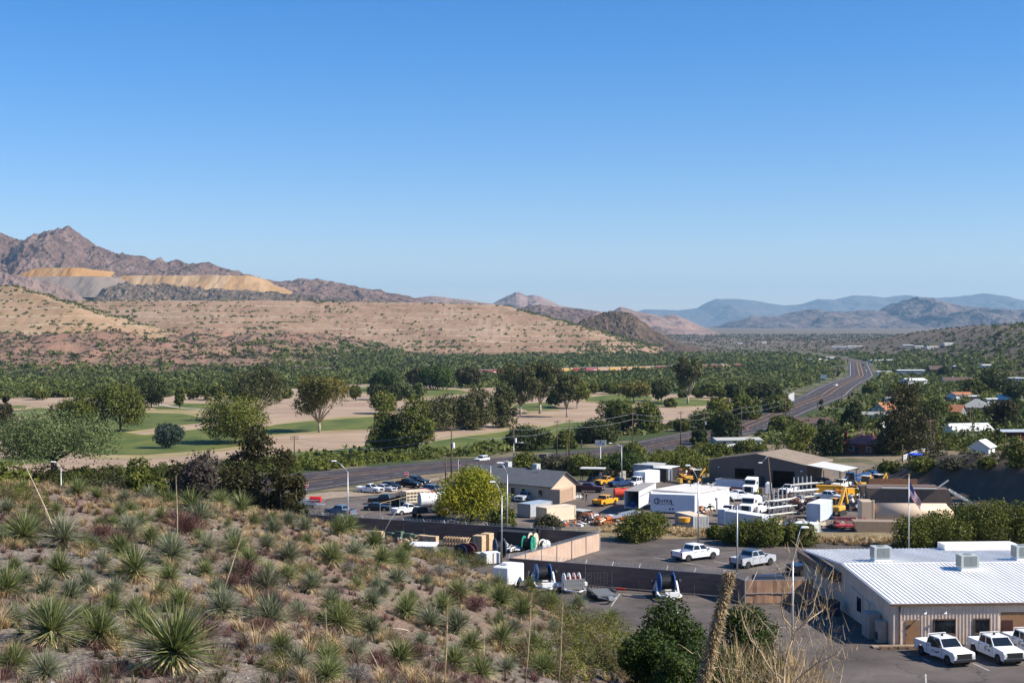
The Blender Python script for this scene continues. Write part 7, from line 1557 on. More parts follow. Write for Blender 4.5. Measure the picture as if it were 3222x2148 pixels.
tractor('yellow backhoe tractor with pale cab roof right of the canopy', Y_(1985, 1126), R(230), MYE); tractor('yellow backhoe behind the dark scrap near the brown bin', Y_(2012, 1122), R(210), MYE); tractor('blue telescopic boom machine under the canopy edge', Y_(1958, 1117), R(20), paint('machine_blue', (.02, .10, .30), .5), True); tractor('old orange tan loader beside the scrap heap', Y_(1592, 1110), R(200), MYE)
e = empty('mini_loader', W(1564, 1222, -4.0), R(200), label='small yellow loader with round yellow tank beside the grey ribbed container', cat='loader', group='digging machines'); MB().box((0, 0, .9), (2.4, 1.3, .8)).build('body', DK, e, bevel=.05); MB().prism([(.6, .1), (1.9, .1), (1.7, .9), (.8, 1.1)], -.8, .8).build('bucket', PY, e); MB().cyl((-.6, 0, 1.95), .8, .7, 'z', 18, r2=.95).build('yellow_tub', PY, e); q = MB(); [q.cyl((x, y, .4), .4, .3, 'y', 14) for x in (-.8, .8) for y in (-.75, .75)]; q.build('wheels', BLK, e)
# the tan silo lying down, hopper plant, scissor lift
ST = mat('silo_tan', (.62, .47, .33), .5, var=.04, scale=1)
p, q = Y_(1990, 1222), Y_(2150, 1222); q.x = p.x + 12.5; q.y = p.y
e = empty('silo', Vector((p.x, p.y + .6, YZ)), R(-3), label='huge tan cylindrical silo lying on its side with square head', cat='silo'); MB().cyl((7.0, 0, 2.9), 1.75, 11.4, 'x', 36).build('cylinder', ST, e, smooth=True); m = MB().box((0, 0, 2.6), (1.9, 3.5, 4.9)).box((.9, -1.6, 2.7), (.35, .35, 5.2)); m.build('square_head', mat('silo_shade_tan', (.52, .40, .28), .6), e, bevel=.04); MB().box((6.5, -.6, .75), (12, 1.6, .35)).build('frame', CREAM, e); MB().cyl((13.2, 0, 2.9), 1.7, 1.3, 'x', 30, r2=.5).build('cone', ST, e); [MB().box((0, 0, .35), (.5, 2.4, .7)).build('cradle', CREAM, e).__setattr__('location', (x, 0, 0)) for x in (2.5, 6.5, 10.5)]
BP = mat('brown_plant_steel', (.17, .12, .09), .7, var=.12, scale=1.2)
e = empty('batch_plant', Y_(2110, 1196), R(-8), label='dark brown steel hopper plant with diagonal braces below the shaded bank', cat='plant machinery'); H = 3.2
MB().prism([(-8, 3.0), (5.5, 3.0), (4.6, 5.6), (-8.6, 5.6)], -1.6, 1.6).build('hopper', BP, e); MB().box((-1.8, -1.7, 5.7), (9, .5, .2)).build('walkway', WHS, e); MB().prism([(-2.5, 3.0), (2.4, 3.0), (.6, .8), (-1.2, .8)], -1.3, 1.3).build('chute', BP, e)
q = MB(); [q.bar((x, y, 0), (x, y, 3.2), .2) for x in (-8, -3.2, 3.2, 8.5) for y in (-1.5, 1.5)]; [q.bar((x0, -1.6, z0), (x1, -1.6, z1), .14) for x0, z0, x1, z1 in ((-8, 3, -3.2, .3), (-3.2, 3, 0, .3), (3.2, 3, 0, .3), (3.4, 3, 8.4, .3), (3.2, .3, 6, 3.2), (3.2, 3.2, 8.6, 3.2), (-8, .3, 8.6, .3))]; q.build('braced_frame', mat('worn_brown_steel', (.27, .22, .18), .6), e)
q = MB(); q.bar((5, -1.2, 5.2), (10.5, -1.2, 2.0), .3).bar((5, .6, 5.4), (10.5, .6, 2.2), .3); [q.bar((5 + k, -1.2, 5.2 - k * .58), (5 + k, .6, 5.4 - k * .58), .12) for k in range(6)]; q.build('conveyor', WHS, e)
e = empty('aggregate_bin', Y_(2060, 1150), R(-5), label='long brown open bin with pale post under the shaded bank', cat='bin'); MB().prism([(-6.5, 1.0), (6.5, 1.0), (7.2, 3.0), (-7.2, 3.0)], -1.5, 1.5).build('bin', BP, e); MB().box((-.5, 1.3, 3.5), (9, .15, 1.1)).build('back_board', mat('rust_board', (.26, .13, .07), .8, var=.2), e); MB().bar((5.5, -1.5, 1.5), (9.2, -1.5, 4.2), .25).build('arm', WHS, e); q = MB(); [q.bar((x, y, 0), (x, y, 1.1), .2) for x in (-6, -2, 2, 6) for y in (-1.2, 1.2)]; q.build('legs', DK, e)
e = empty('scissor_lift', Y_(1954, 1236), R(-4), label='red scissor lift with railed platform beside the tan silo', cat='lift'); RD = paint('lift_red', (.42, .03, .03), .5); MB().box((0, 0, .8), (4.0, 1.9, .6)).build('base', DK, e); q = MB()
for k in range(3): q.bar((-1.7, -.6, 1.1 + k * .25), (1.7, -.6, 1.35 + k * .25), .12).bar((1.7, .6, 1.1 + k * .25), (-1.7, .6, 1.35 + k * .25), .12)
q.build('scissor_arms', DK, e); MB().box((0, 0, 2.0), (4.6, 1.9, .22)).build('platform', RD, e); q = MB()
for z in (2.6, 3.15): [q.bar((-2.25, y, z), (2.25, y, z), .07) for y in (-.92, .92)]; [q.bar((x, -.92, z), (x, .92, z), .07) for x in (-2.25, 2.25)]
[q.bar((x, y, 2.1), (x, y, 3.15), .07) for x in (-2.25, -.75, .75, 2.25) for y in (-.92, .92)]; q.build('railing', RD, e); [MB().cyl((0, 0, 0), .55, .35, 'y', 16).mat(1).cyl((0, -.18, 0), .3, .03, 'y', 12).build('wheel', [BLK, RD], e).__setattr__('location', (x, y, .55)) for x in (-1.3, 1.3) for y in (-1, 1)]; MB().box((2.2, -.7, 1.2), (.6, .5, 1.6)).build('panel', RD, e)
e = empty('tan_hopper', Y_(2010, 1246), R(-6), label='tan steel hopper with pale legs in front of the silo', cat='hopper'); MB().prism([(-2.6, 1.2), (2.6, 1.2), (3.4, 3.4), (-3.4, 3.4)], -1.4, 1.4).build('bin', mat('hopper_tan', (.30, .22, .15), .7, var=.1), e); q = MB(); [q.bar((x, y, 0), (x + (.3 if x > 0 else -.2), y, 3.6), .18) for x in (-2.4, 3.0, 4.0) for y in (-1.3, 1.3)]; q.bar((3.2, -1.3, 3.5), (4.6, -1.3, 2.6), .25).bar((3.0, -1.3, .2), (4.1, -1.3, 3.2), .15); q.build('legs', CREAM, e)

# ---------------------------------------------------------------- storage yard inside the brown fence
def LW(x, y): return W(x, y, .03)
def crate(label, px, py, L, D, H, rz, m_=LUM, name='wooden_crate', cat='crate'):
    e = empty(name, LW(px, py), rz, label=label, cat=cat, group='crates in the storage yard'); MB().box((0, 0, .12 + H / 2), (L, D, H)).build('box', m_, e); q = MB(); [q.box((x, s * (D / 2 + .02), .12 + H / 2), (.1, .04, H)) for x in (-L / 2 + .06, 0, L / 2 - .06) for s in (-1, 1)]; [q.box((x, 0, .06), (.12, D, .12)) for x in (-L / 2 + .1, 0, L / 2 - .1)]; q.build('battens', mat('dark_lumber', (.33, .23, .14), .85), e); return e
r3 = R(-25)
crate('beige crate box against the fence left of the stacked frames', 988, 1250, 2.1, .8, 1.0, r3); crate('smaller beige crate at left of the beige crate box', 970, 1246, 1.0, .8, .9, r3); crate('pale crate at the far left of the storage yard', 868, 1235, 1.6, .8, .8, r3); crate('flat white crate stack at the far left corner', 852, 1230, 1.6, .9, .6, r3, WHS)
crate('upright beige cabinet crate, front one of two', 1101, 1266, 1.3, 1.2, 1.9, r3); crate('upright beige cabinet crate, back one of two', 1119, 1263, 1.2, 1.3, 2.0, r3); crate('white bulky crate box with open top beside the dark reels', 1128, 1293, 1.9, 1.7, 1.2, R(20), WH, 'open_crate'); crate('small grey white crate left of the open white crate', 1103, 1290, .9, 1.2, 1.0, R(20), WHS)
for k in range(9):
    e = empty('timber_crib', LW(1022 + k * 6.4, 1252.5 + .4 * k), r3 + .2, label='upright lumber frame, %s from the left in the stacked row' % ORD[k], cat='frame', group='stacked wooden frames'); q = MB(); [q.bar((0, y, 0), (0, y, 1.15), .1) for y in (-.7, 0, .7)]; q.bar((0, -.7, .08), (0, .7, .08), .1).bar((0, -.7, 1.1), (0, .7, 1.1), .1).bar((0, -.7, .1), (.25, .7, 1.1), .07); q.build('lumber', LUM if k > 5 else mat('dark_lumber', (.33, .23, .14)), e)
TG = mat('transformer_green', (.10, .15, .11), .6, var=.08)
for px, py, s, lab in [(897, 1241, 1.0, 'low green transformer box at left'), (918, 1243, 1.25, 'tall dark green transformer box, second from left'), (940, 1243, 1.0, 'green transformer box, third from left'), (950, 1244, .9, 'green transformer box at right of the row')]:
    e = empty('transformer_box', LW(px, py), r3, label=lab + ' against the fence', cat='transformer', group='green transformer boxes'); MB().prism([(-.55, .1), (.55, .1), (.55, .8 * s), (.3, 1.05 * s), (-.55, 1.15 * s)], -.5, .5, 'x').build('cabinet', TG, e, bevel=.02); MB().box((0, 0, .06), (1.2, 1.1, .1)).build('pallet', LUM, e)
junk('broken pallets and grey sheets before the green transformers', 938, 1249, 3, [WHS, LUM, RUST], 22, .4, z=.03); junk('pile of white plastic scraps left of the green reel', 1182, 1264, 2.6, [WH, DK], 24, .45, z=.03)
e = empty('metal_bench', LW(984, 1257), r3, label='low grey metal stand in front of the beige crate', cat='stand'); MB().box((0, 0, .55), (2.4, .6, .08)).build('top', GALV, e); [MB().cyl((0, 0, .27), .04, .55, 'z', 6).build('leg', GALV, e).__setattr__('location', (x, 0, 0)) for x in (-1.1, -.35, .35, 1.1)]
e = empty('flat_shelter', LW(972, 1283), R(-10), label='white flat roofed trailer shelter behind the sotols', cat='shelter'); MB().box((0, 0, 1.75), (3.3, 2.4, .1), M=Matrix.Rotation(.08, 3, 'X')).build('roof', WH, e); MB().box((.8, 0, .9), (1.4, 1.8, 1.5)).build('cabinet', CG2, e); [MB().cyl((0, 0, .85), .05, 1.7, 'z', 6).build('leg', GALV, e).__setattr__('location', (x, y, 0)) for x in (-1.4, 1.5) for y in (-1, 1)]
container('black low container under the fence behind the lamp pair', LW(1186, 1259) + Vector((0, .8, 0)), r3, 4.2, 1.8, 1.9, DK, corr=False, doors=False, group=None)
def reel(label, px, py, r, w_, rz, fl, core, parent=None, loc=None, cat='cable reel', name='cable_reel', z=.03, group='cable reels'):
    if parent is None: e = empty(name, W(px, py, z), rz, label=label, cat=cat, group=group); c = (0, 0, r)
    else:
        e = parent; c = loc
    for s in (-1, 1):
        q = MB().cyl((c[0] + s * w_ / 2, c[1], c[2]), r, .08, 'x', 24); 
        for k in range(8): a = k * .785; q.bar((c[0] + s * (w_ / 2 + .06), c[1] + .15 * math.cos(a), c[2] + .15 * math.sin(a)), (c[0] + s * (w_ / 2 + .06), c[1] + r * .93 * math.cos(a), c[2] + r * .93 * math.sin(a)), .07)
        q.build('flange', fl, e)
    MB().cyl(c, r * .72, w_ - .06, 'x', 20).build('wound_cable', core, e); return e
BLC = mat('black_cable', (.012, .012, .013), .5); RBL = paint('reel_blue', (.035, .11, .30), .5); RGR = paint('reel_green', (.02, .26, .18), .5); RCR = paint('reel_cream', (.6, .52, .4), .7)
reel('blue black reel behind the hill shrubs, left of its red twin', 1062, 1284, .95, .9, R(60), mat('reel_dark_blue', (.02, .03, .08), .5), BLC); reel('dark red reel behind the hill shrubs', 1078, 1283, .95, .9, R(60), mat('reel_dark_red', (.16, .03, .04), .6), BLC); reel('big black cable reel with blue flange beside the lamp post', 1147, 1279, 1.15, 1.1, R(15), mat('reel_slate', (.08, .12, .18), .6), BLC)
reel('bright green cable reel before the black container', 1214, 1265, .95, 1.2, R(-20), RGR, BLC); reel('cream cable reel behind the green reel', 1224, 1261, 1.05, .7, R(-20), RCR, BLC); reel('black cable reel at the back by the fence', 1236, 1255, 1.15, .6, R(-20), DK, BLC); reel('low white and black reel beside the tan fence', 1251, 1260, .6, .9, R(-60), WH, BLC); reel('small blue reel half hidden by the tan fence', 1294, 1248, .6, .5, R(-30), RBL, BLC)
e = empty('yellow_beam', LW(1141, 1257), r3, label='yellow steel beam lying behind the upright crates', cat='beam'); MB().box((0, 0, .45), (2.8, .25, .3)).build('beam', PY, e); MB().box((0, 0, .15), (2.4, .8, .25)).build('blocks', LUM, e)

# trailers outside the brown fence
p = LW(1168, 1348); e = empty('cargo_trailer', p, R(62), label='white enclosed cargo trailer with roof vent at the edge of the hill', cat='trailer', group='trailers parked along the brown fence')
MB().box((0, 0, 1.45), (3.7, 1.9, 2.0)).build('box', WH, e, bevel=.12); MB().box((-.6, 0, 2.62), (.75, .75, .32)).build('roof_vent', WH, e, bevel=.06); [MB().cyl((0, 0, 0), .36, .22, 'y', 16).build('wheel', BLK, e).__setattr__('location', (.0, s * 1.02, .36)) for s in (-1, 1)]; MB().prism([(-.55, .4), (.55, .4), (.4, .95), (-.4, .95)], -1.12, -.95).prism([(-.55, .4), (.55, .4), (.4, .95), (-.4, .95)], .95, 1.12).build('fender', WH, e); MB().bar((-1.8, -.5, .45), (-3.0, 0, .45), .1).bar((-1.8, .5, .45), (-3.0, 0, .45), .1).build('tongue', DK, e)
def reel_trailer(label, px, py, rz, fl, s=1.0):
    e = empty('reel_trailer', LW(px, py), rz, label=label, cat='trailer', group='trailers parked along the brown fence'); e.scale = (s, s, s)
    m = MB(); [m.bar((x, -2.0, .55), (x, 1.2, .55), .16) for x in (-1.1, 1.1)]; m.bar((-1.1, -2.0, .55), (1.1, -2.0, .55), .16).bar((-1.1, 1.2, .55), (1.1, 1.2, .55), .14).bar((-1.1, -2.0, .55), (0, -3.2, .5), .14).bar((1.1, -2.0, .55), (0, -3.2, .5), .14)
    for x in (-1.1, 1.1): m.bar((x, -.9, .55), (x, 0, 1.7), .16).bar((x, .9, .55), (x, 0, 1.7), .14)
    m.box((0, -2.5, .8), (1.4, .5, .4)); m.build('frame', WH, e); reel('', 0, 0, 1.02, 1.45, 0, fl, BLC, parent=e, loc=(0, 0, 1.6)); MB().cyl((0, 0, 1.65), .06, 2.8, 'x', 8).cyl((-1.45, 0, 1.65), .28, .25, 'x', 12).cyl((1.45, 0, 1.65), .28, .25, 'x', 12).build('axle', DK, e)
    for s_ in (-1, 1): t = MB().cyl((0, 0, 0), .38, .24, 'x', 16).build('wheel', BLK, e); t.location = (s_ * 1.35, 0, .38); MB().cyl((s_ * .12, 0, 0), .2, .03, 'x', 10).build('rim', CHR, t)
    return e
reel_trailer('white reel trailer with big blue flanged cable reel, left one by the brown fence', 1247, 1350, R(12), RBL); reel_trailer('white reel trailer with big blue flanged cable reel, right one behind the junipers', 1530, 1372, R(8), RBL)
e = empty('reel_trailer', LW(1314, 1359), R(14), label='white caged trailer with four small reels', cat='trailer', group='trailers parked along the brown fence'); q = MB(); [q.bar((x, -1.5, .5), (x, 1.0, .5), .14) for x in (-1.1, 1.1)]; q.bar((-1.1, -1.5, .5), (0, -2.6, .5), .12).bar((1.1, -1.5, .5), (0, -2.6, .5), .12); q.build('frame', WH, e)
q = MB(); [q.bar((-1.1, -1.0, z), (1.1, -1.0, z), .05) for z in (.6, 1.05, 1.5)]; [q.bar((x, -1.0, .5), (x, -1.0, 1.5), .05) for x in np.linspace(-1.1, 1.1, 12)]; q.box((0, -.96, 1.0), (2.1, .02, .9)); q.build('cage', mat('wire_mesh_grey', (.35, .35, .33), .6), e)
for k in range(4): MB().cyl((-.9 + k * .55, 0, 1.3), .75, .07, 'x', 20).build('reel_disc', WH if k != 2 else mat('reel_pinkish', (.6, .45, .42), .6), e)
MB().cyl((-.05, 0, 1.3), .35, 1.6, 'x', 14).build('wound_cable', mat('cable_red', (.3, .06, .05), .6), e); [MB().cyl((0, 0, 0), .36, .22, 'x', 16).build('wheel', BLK, e).__setattr__('location', (s * 1.35, .2, .36)) for s in (-1, 1)]; MB().box((1.5, .2, .8), (.35, 1.0, .3)).box((-1.5, .2, .8), (.35, 1.0, .3)).build('fender', WH, e)
e = empty('flatbed_trailer', LW(1384, 1374), R(12), label='black flatbed trailer with its rear ramp gate standing upright', cat='trailer', group='trailers parked along the brown fence'); MB().box((0, 0, .62), (2.1, 3.8, .14)).build('deck', mat('grey_deck', (.14, .15, .15), .6, var=.1), e); MB().bar((-1.0, -1.9, .5), (0, -3.3, .5), .12).bar((1.0, -1.9, .5), (0, -3.3, .5), .12).box((0, -3.1, .6), (.5, .5, .3)).build('tongue', GALV, e)
q = MB(); [q.bar((x, 1.9, .65), (x, 1.95, 2.35), .06) for x in (-1.05, -.65, -.3, 0, .3, .65, 1.05)]; q.bar((-1.05, 1.95, 2.35), (1.05, 1.95, 2.35), .07); [q.bar((x, 1.93, z), (x + .4, 1.93, z), .05) for x in (-1.05, .65) for z in (.9, 1.2, 1.5, 1.8, 2.1)]; q.build('ramp_gate', DK, e); [MB().cyl((0, 0, 0), .36, .22, 'x', 16).build('wheel', BLK, e).__setattr__('location', (s * 1.25, y, .36)) for s in (-1, 1) for y in (.1, .95)]; MB().box((-1.25, .5, .78), (.3, 1.9, .08)).box((1.25, .5, .78), (.3, 1.9, .08)).build('fender', DK, e)
a, b = LW(1415, 1358), LW(1500, 1364); e = empty('red_boom', a, hd(a, b), label='red ended pole lying along the fence foot', cat='pole'); LL = (b - a).length; MB().bar((0, 0, .3), (LL * .25, 0, .3), .22).build('red_section', mat('drum_red', (.5, .02, .02)), e); MB().bar((LL * .25, 0, .3), (LL, 0, .25), .14).build('dark_section', DK, e)
a, b = LW(1428, 1368), LW(1485, 1374); e = empty('parking_curb', a, hd(a, b), label='pale orange parking curb below the red ended pole', cat='curb'); LL = (b - a).length; MB().box((LL / 2, 0, .09), (LL, .18, .16), taper=.9).build('curb', mat('faded_orange_concrete', (.5, .36, .3), .8), e)

# ---------------------------------------------------------------- houses on the right
def house(label, px, py, Wd, L, h, rr_, rz, wm, rm, hip=False, name='house', win=2, z=None, ov=.5, chim=None, cat='house', group='houses on the right slope'):
    g = G(px * K, py * K, 100) if z is None else W(px, py, z); e = empty(name, g, rz, label=label, cat=cat, group=group); x, y = L / 2, Wd / 2
    if hip: MB().box((0, 0, h / 2), (L, Wd, h)).build('wall', wm, e); k = min(y, x) * .98; MB().add([(-x-ov,-y-ov,h),(x+ov,-y-ov,h),(x+ov,y+ov,h),(-x-ov,y+ov,h),(-x+k,0,h+rr_),(x-k,0,h+rr_)], [(0,1,5,4),(1,2,5),(2,3,4,5),(3,0,4),(0,3,2,1)]).build('roof', rm, e)
    else:
        MB().add([(-x,-y,0),(x,-y,0),(x,y,0),(-x,y,0),(-x,-y,h),(x,-y,h),(x,y,h),(-x,y,h),(-x,0,h+rr_),(x,0,h+rr_)], [(0,1,5,4),(1,2,6,9,5),(2,3,7,6),(3,0,4,8,7)]).build('wall', wm, e); m = MB()
        for s in (-1, 1): yo = s * (y + ov); zo = h - rr_ * ov / y; m.add([(-x-ov,yo,zo),(x+ov,yo,zo),(x+ov,0,h+rr_),(-x-ov,0,h+rr_),(-x-ov,yo,zo+.15),(x+ov,yo,zo+.15),(x+ov,0,h+rr_+.15),(-x-ov,0,h+rr_+.15)], [(0,3,2,1),(4,5,6,7),(0,1,5,4),(1,2,6,5),(2,3,7,6),(3,0,4,7)])
        m.build('roof', rm, e)
    for k in range(win):
        u = (k + .5) / win * L - x; w_ = MB().box((u, -y - .03, h * .55), (1.1, .06, 1.1)).build('window', GLS, e); MB().box((u, -y - .05, h * .55 + .6), (1.3, .07, .1)).box((u, -y - .05, h * .55 - .6), (1.3, .07, .1)).box((u - .6, -y - .05, h * .55), (.1, .07, 1.1)).box((u + .6, -y - .05, h * .55), (.1, .07, 1.1)).build('window_frame', WH, w_)
    w_ = MB().box((x + .03, -y * .3, h * .55), (.06, 1.0, 1.1)).build('window', GLS, e)
    MB().box((-x * .2, -y - .04, 1.05), (.95, .06, 2.1)).build('door', DK, e)
    if chim: MB().box((chim[0], chim[1], chim[2] / 2), (.8, .8, chim[2])).build('chimney', chim[3], e)
    return e
BRK = mat('red_brick', (.36, .10, .055), .9, col2=(.28, .075, .04), scale=2); RRF = mat('red_metal_roof', (.52, .13, .10), .6, var=.12, scale=.8); HW_ = mat('white_siding', (.62, .63, .62), .7, var=.04); TER = mat('terracotta_roof', (.38, .16, .08), .8, var=.2, scale=1.5); GRF = mat('grey_shingle', (.27, .27, .26), .8, var=.12, scale=2); BRF = mat('brown_shingle', (.11, .07, .06), .85, var=.15, scale=2); WRF = mat('bright_white_roof', (.62, .62, .60), .5, var=.05)
house('red brick house with red hipped roof and two brick chimneys', 1985, 1042, 8.0, 9.5, 3.1, 2.3, R(-30), BRK, RRF, hip=True, chim=(-4.4, -2.6, 6.2, BRK), cat='house', ov=.7)
house('small brick annex behind the red brick house', 2010, 1030, 5, 9, 2.6, 1.4, R(-30), BRK, mat('dark_red_roof', (.14, .05, .045), .7), chim=(-1, 0, 4.8, BRK))
house('low brown roofed ranch house with white gable boards left of the cypress', 1862, 985, 7, 16, 2.6, 1.8, R(-4), HW_, BRF, win=3)
house('flat grey roofed house behind the white rail pieces', 1690, 1024, 8, 15, 2.3, .5, R(8), CG2, mat('pale_flat_roof', (.42, .42, .38), .7, var=.1), win=3)
house('white house with terracotta gable roof on the right of the highway', 2034, 955, 8, 9.5, 3.2, 2.8, R(35), HW_, TER); house('low house with pale metal roof below the terracotta gable house', 2005, 963, 6, 12, 2.2, 1.0, R(-12), HW_, GRF, win=2)
house('white gabled house with bright white roof above the rail fence', 2222, 1008, 8, 14, 3.2, 2.0, R(12), HW_, WRF, win=4); house('white barrel roofed garden shed on the bank edge', 2256, 1040, 5, 5.5, 1.9, 1.6, R(55), HW_, WRF, win=0, name='garden_shed', cat='shed'); house('dark red hut with pale tin roof at the right edge', 2322, 1012, 5, 7, 2.8, .4, R(5), mat('dark_red_wall', (.08, .02, .02), .8), mat('tin_roof', (.42, .45, .47), .5, var=.1), win=0, name='garden_shed', cat='shed')
house('house with pyramid grey roof above the white gabled house', 2243, 950, 11, 12, 3.0, 3.6, R(-20), mat('cream_wall', (.42, .36, .3), .8), GRF, hip=True); house('broken terracotta tile roof house left of the pyramid roof', 2180, 958, 8, 12, 2.8, 2.6, R(-35), mat('grey_wall', (.2, .2, .2), .8), TER, chim=(1, 1, 5.4, HW_))
house('white garage with terracotta roof and lean to', 2205, 918, 8, 11, 3, 1.0, R(20), HW_, TER); house('white carport beside the terracotta garage', 2232, 922, 5, 8, 2.8, .3, R(20), DK, WRF, win=0, name='carport', cat='carport')
house('long grey steel warehouse with white parapet near the highway', 2090, 863, 12, 26, 5.5, .6, R(-3), mat('blue_grey_siding', (.27, .30, .33), .6), WRF, win=5, name='warehouse', cat='warehouse'); house('white and dark gabled shed below the grey warehouse', 2098, 887, 10, 15, 4.2, 1.4, R(18), HW_, WRF, win=1, name='shed', cat='shed'); house('small white building left of the grey warehouse', 2030, 860, 7, 14, 3, .5, R(0), HW_, WRF, win=2, name='shed', cat='shed')
house('dark open barn right of the grey warehouse', 2150, 858, 12, 15, 4.5, 3.5, R(0), DK, BRF, win=0, name='barn', cat='barn'); house('brown roofed low house in the right trees', 2198, 882, 9, 20, 2.8, 2.0, R(-3), HW_, BRF, win=3, chim=(-3, 0, 5.5, HW_)); house('white trailer house at the right photo edge', 2345, 880, 6, 16, 3.4, .3, R(0), HW_, WRF, win=3); house('grey gabled house at the right photo edge above the dark bank', 2330, 930, 9, 14, 3, 2, R(-20), mat('grey_wall', (.2, .2, .2)), WRF)
house('pale shed half hidden left of the big pine', 2048, 933, 4, 6.5, 4.2, .5, R(0), HW_, GRF, win=0, name='shed', cat='shed'); house('white caravan beyond the pyramid roof', 2280, 928, 3, 7, 2.6, .3, R(10), HW_, WRF, win=2, name='caravan', cat='caravan')
for i, (px, py, L_, lab) in enumerate([(1933,800,60,'long white warehouse with blue roof part near the horizon'),(1963,799,45,'white arched hall right of the far white warehouse'),(1872,830,30,'white shed in the brush left of the far highway'),(1888,832,22,'second white shed in the brush left of the far highway'),(2085,797,26,'white building in the far hamlet, left'),(2110,800,22,'white building in the far hamlet, middle'),(2140,801,30,'white building in the far hamlet, right'),(2180,793,34,'long white building at the far right hamlet'),(1600,838,16,'little white hut in the far brush'),(1700,790,22,'tiny white house on the plain left of the road'),(1755,789,22,'tiny white house on the plain, second'),(2010,833,26,'white yard buildings beside the highway crest, left'),(2040,832,30,'white yard buildings beside the highway crest, right'),(2270,846,22,'white house in the right hillside brush'),(2200,848,18,'white parked trailers in the right hillside brush'),(1905,826,20,'pale shed along the far side road')]):
    house(lab, px, py, 9, L_ * .62, 3.2, .8, R(-5 + 7 * (i % 4)), HW_, mat('dusty_far_roof', (.55, .54, .5), .7), win=2, group='distant white buildings')
# rail fence, tarp, dish
def rail_fence(label, pts, n, z=None, s=1.0, g='white rail fences'):
    P = [G(x * K, y * K, 100) for x, y in pts]; e = empty('rail_fence', P[0], 0, label=label, cat='fence', group=g)
    for a, b in zip(P[:-1], P[1:]):
        for k in range(n + 1): p = a.lerp(b, k / n) - P[0]; p.z = gz(p.x + P[0].x, p.y + P[0].y) - P[0].z; MB().box((0, 0, .75 * s), (.16, .16, 1.5 * s)).build('post', WH, e).location = p
        q = MB()
        for z_ in (.4, .85, 1.3):
            for k in range(n):
                u = a.lerp(b, k / n) - P[0]; v = a.lerp(b, (k + 1) / n) - P[0]; u.z = gz(u.x + P[0].x, u.y + P[0].y) - P[0].z + z_ * s; v.z = gz(v.x + P[0].x, v.y + P[0].y) - P[0].z + z_ * s; q.bar(u, v, .06, .2 * s)
        q.build('rails', WH, e)
rail_fence('white three rail fence climbing the bank beside the three poles', [(2075,1058),(2120,1040),(2172,1018)], 7); rail_fence('short white rail fence piece behind the brown workshop', [(1657,1036),(1688,1028)], 4)
e = empty('tarp_cover', G(2103 * K, 1054 * K, 100), .2, label='bright blue tarp over a load beside the rail fence', cat='tarp'); MB().box((0, 0, 1.35), (3.6, 3.0, .35), taper=.75).build('tarp', mat('tarp_blue', (.01, .06, .48), .5, var=.2), e, bevel=.1); MB().box((0, 0, .6), (2.8, 2.2, 1.1)).build('load', DK, e)
e = empty('satellite_dish', G(2028 * K, 1002 * K, 100), .3, label='white round satellite dish left of the big pine', cat='dish'); MB().cyl((0, 0, 2.0), .08, 4.0, 'z', 8).build('mast', GALV, e); MB().tube([(0, 0, 4.2), (.1, -.25, 4.3), (.2, -.5, 4.4)], [.3, 1.0, 1.3], 18, True).build('bowl', WH, e)
# people
def person(label, p, rz, shirt, trousers, lift=.0, step=.25, hat=None):
    e = empty('person', p, rz, label=label, cat='person', group=None)
    vs = [(0,0,.95),(0,0,1.2),(0,0,1.42),(0,.0,1.52),(.02,0,1.62),(.02,0,1.74), (0,.2,1.42),(-.02,.27,1.14),(.1,.26,.9), (0,-.2,1.42),(.04,-.27,1.14),(.14,-.25,.92), (0,.1,.9),(step*.6,.11,.5),(step,.11,.07),(step+.17,.11,.04), (0,-.1,.9),(-step*.2,-.11,.5),(-step,-.11,.09),(-step+.17,-.11,.04)]
    es = [(0,1),(1,2),(2,3),(3,4),(4,5),(2,6),(6,7),(7,8),(2,9),(9,10),(10,11),(0,12),(12,13),(13,14),(14,15),(0,16),(16,17),(17,18),(18,19)]
    rad = [.15,.16,.15,.06,.09,.095,.07,.05,.04,.07,.05,.04,.1,.07,.045,.05,.1,.07,.045,.05]
    me = bpy.data.meshes.new('body'); me.from_pydata(vs, es, []); o = bpy.data.objects.new('body', me); COL.objects.link(o); o.parent = e; o.modifiers.new('s', 'SKIN'); 
    for i, v in enumerate(me.skin_vertices[0].data): v.radius = (rad[i], rad[i]); v.use_root = i == 0
    sb = o.modifiers.new('u', 'SUBSURF'); sb.levels = 1; sb.render_levels = 1
    dg = bpy.context.evaluated_depsgraph_get(); m2 = bpy.data.meshes.new_from_object(o.evaluated_get(dg)); o.modifiers.clear(); o.data = m2; m2.materials.clear()
    SK = mat('skin', (.38, .22, .15), .6)
    for mm in (SK, shirt, trousers, BLK): m2.materials.append(mm)
    for f in m2.polygons:
        c = f.center; f.material_index = 0 if c.z > 1.5 or (abs(c.y) > .22 and c.z < 1.0) else 1 if c.z > .95 else 2 if c.z > .1 else 3
        f.use_smooth = True
    MB().box((-.01, 0, 1.78), (.2, .17, .1), taper=.8).build('hat' if hat else 'hair', hat or DK, e, bevel=.03); return e
DKC = mat('dark_cloth', (.03, .03, .035), .9)
person('person in dark clothes walking in the yard, left of the pair', Y_(1339, 1149.5), R(200), DKC, DKC); person('person in dark clothes walking in the yard, right of the pair', Y_(1347, 1152), R(190), DKC, mat('dark_jeans', (.035, .04, .06), .9))
person('person in yellow green safety shirt and white helmet beside the semi tractor', Y_(1741, 1142), R(160), mat('safety_yellow', (.55, .75, .05), .7), DKC, hat=WH)
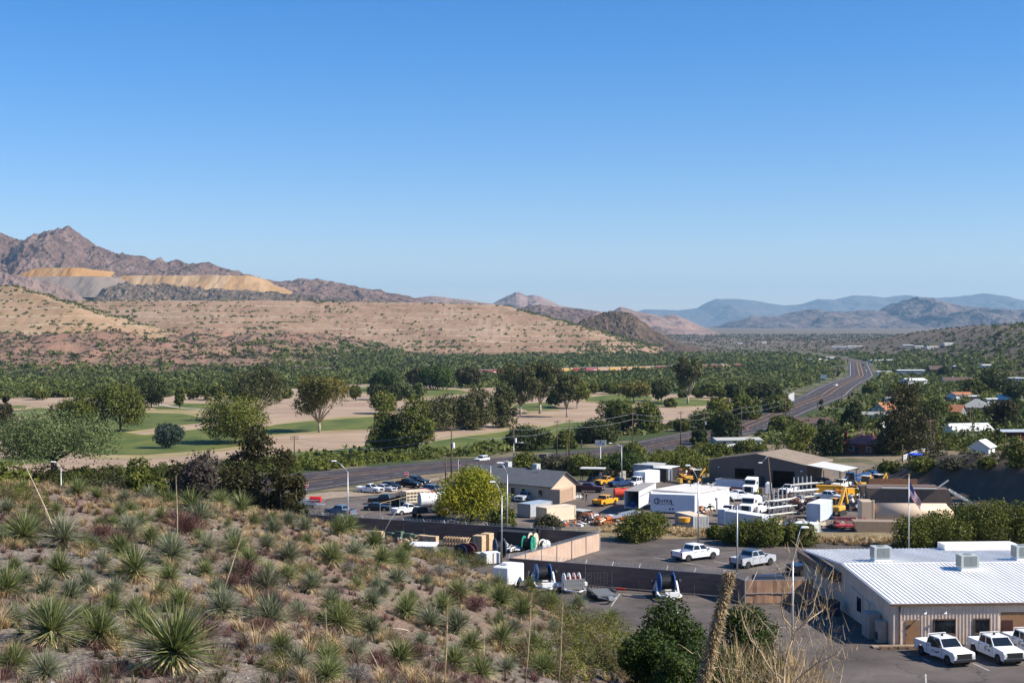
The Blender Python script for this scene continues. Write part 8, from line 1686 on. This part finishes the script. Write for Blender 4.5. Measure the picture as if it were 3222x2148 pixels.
e = empty('water_bags', Y_(1324, 1144), .2, label='white bags with red marks beside the tan container', cat='bags'); q = MB()
for k in range(6): q.box((-1.1 + k * .45, .1 * (k % 2), .35), (.4, .5, .6), taper=.6)
q.build('bags', WH, e, bevel=.08)

# ---------------------------------------------------------------- give every wheel, leg and post of a thing its own mesh
def split_loose(o, names, big=None):
    """names: new name for each loose piece; with big=(name for pieces of many corners, name of the rest)"""
    me = o.data; n = len(me.vertices); par = list(range(n))
    def f(a):
        while par[a] != a: par[a] = par[par[a]]; a = par[a]
        return a
    for p in me.polygons:
        v = p.vertices; r0 = f(v[0])
        for q in v[1:]:
            r = f(q)
            if r != r0: par[r] = r0
    grp = {}
    for p in me.polygons: grp.setdefault(f(p.vertices[0]), []).append(p)
    if len(grp) < 2: return
    if big:
        cnt_ = {g: len({v for p in ps for v in p.vertices}) for g, ps in grp.items()}; rest = [p for g, ps in grp.items() if cnt_[g] < 24 for p in ps]; sets = [(big[0], ps) for g, ps in grp.items() if cnt_[g] >= 24] + ([(big[1], rest)] if rest else [])
    else: sets = [(names, ps) for ps in grp.values()]
    for nm, ps in sets:
        ids = sorted({v for p in ps for v in p.vertices}); mp = {v: i for i, v in enumerate(ids)}
        m = bpy.data.meshes.new(nm); m.from_pydata([tuple(me.vertices[v].co) for v in ids], [], [[mp[v] for v in p.vertices] for p in ps])
        for mm in me.materials: m.materials.append(mm)
        m.polygons.foreach_set('material_index', [p.material_index for p in ps]); m.update()
        q = bpy.data.objects.new(nm, m); COL.objects.link(q); q.parent = o.parent; q.location = o.location; q.rotation_euler = o.rotation_euler
    bpy.data.objects.remove(o)
RN = dict(wheels='wheel', corner_posts='corner_post', legs='leg', lock_bars='lock_bar', fender='fender', security_camera='security_camera', support='support', blocks='block', net_post='net_post', corner_post='corner_post')
for o in list(COL.objects):
    if o.type != 'MESH' or o.parent is None: continue
    b_ = o.name.split('.')[0]
    if b_ in RN: split_loose(o, RN[b_])
    elif b_ in ('chassis', 'wheels_and_frame'): split_loose(o, None, ('wheel', 'chassis_frame'))
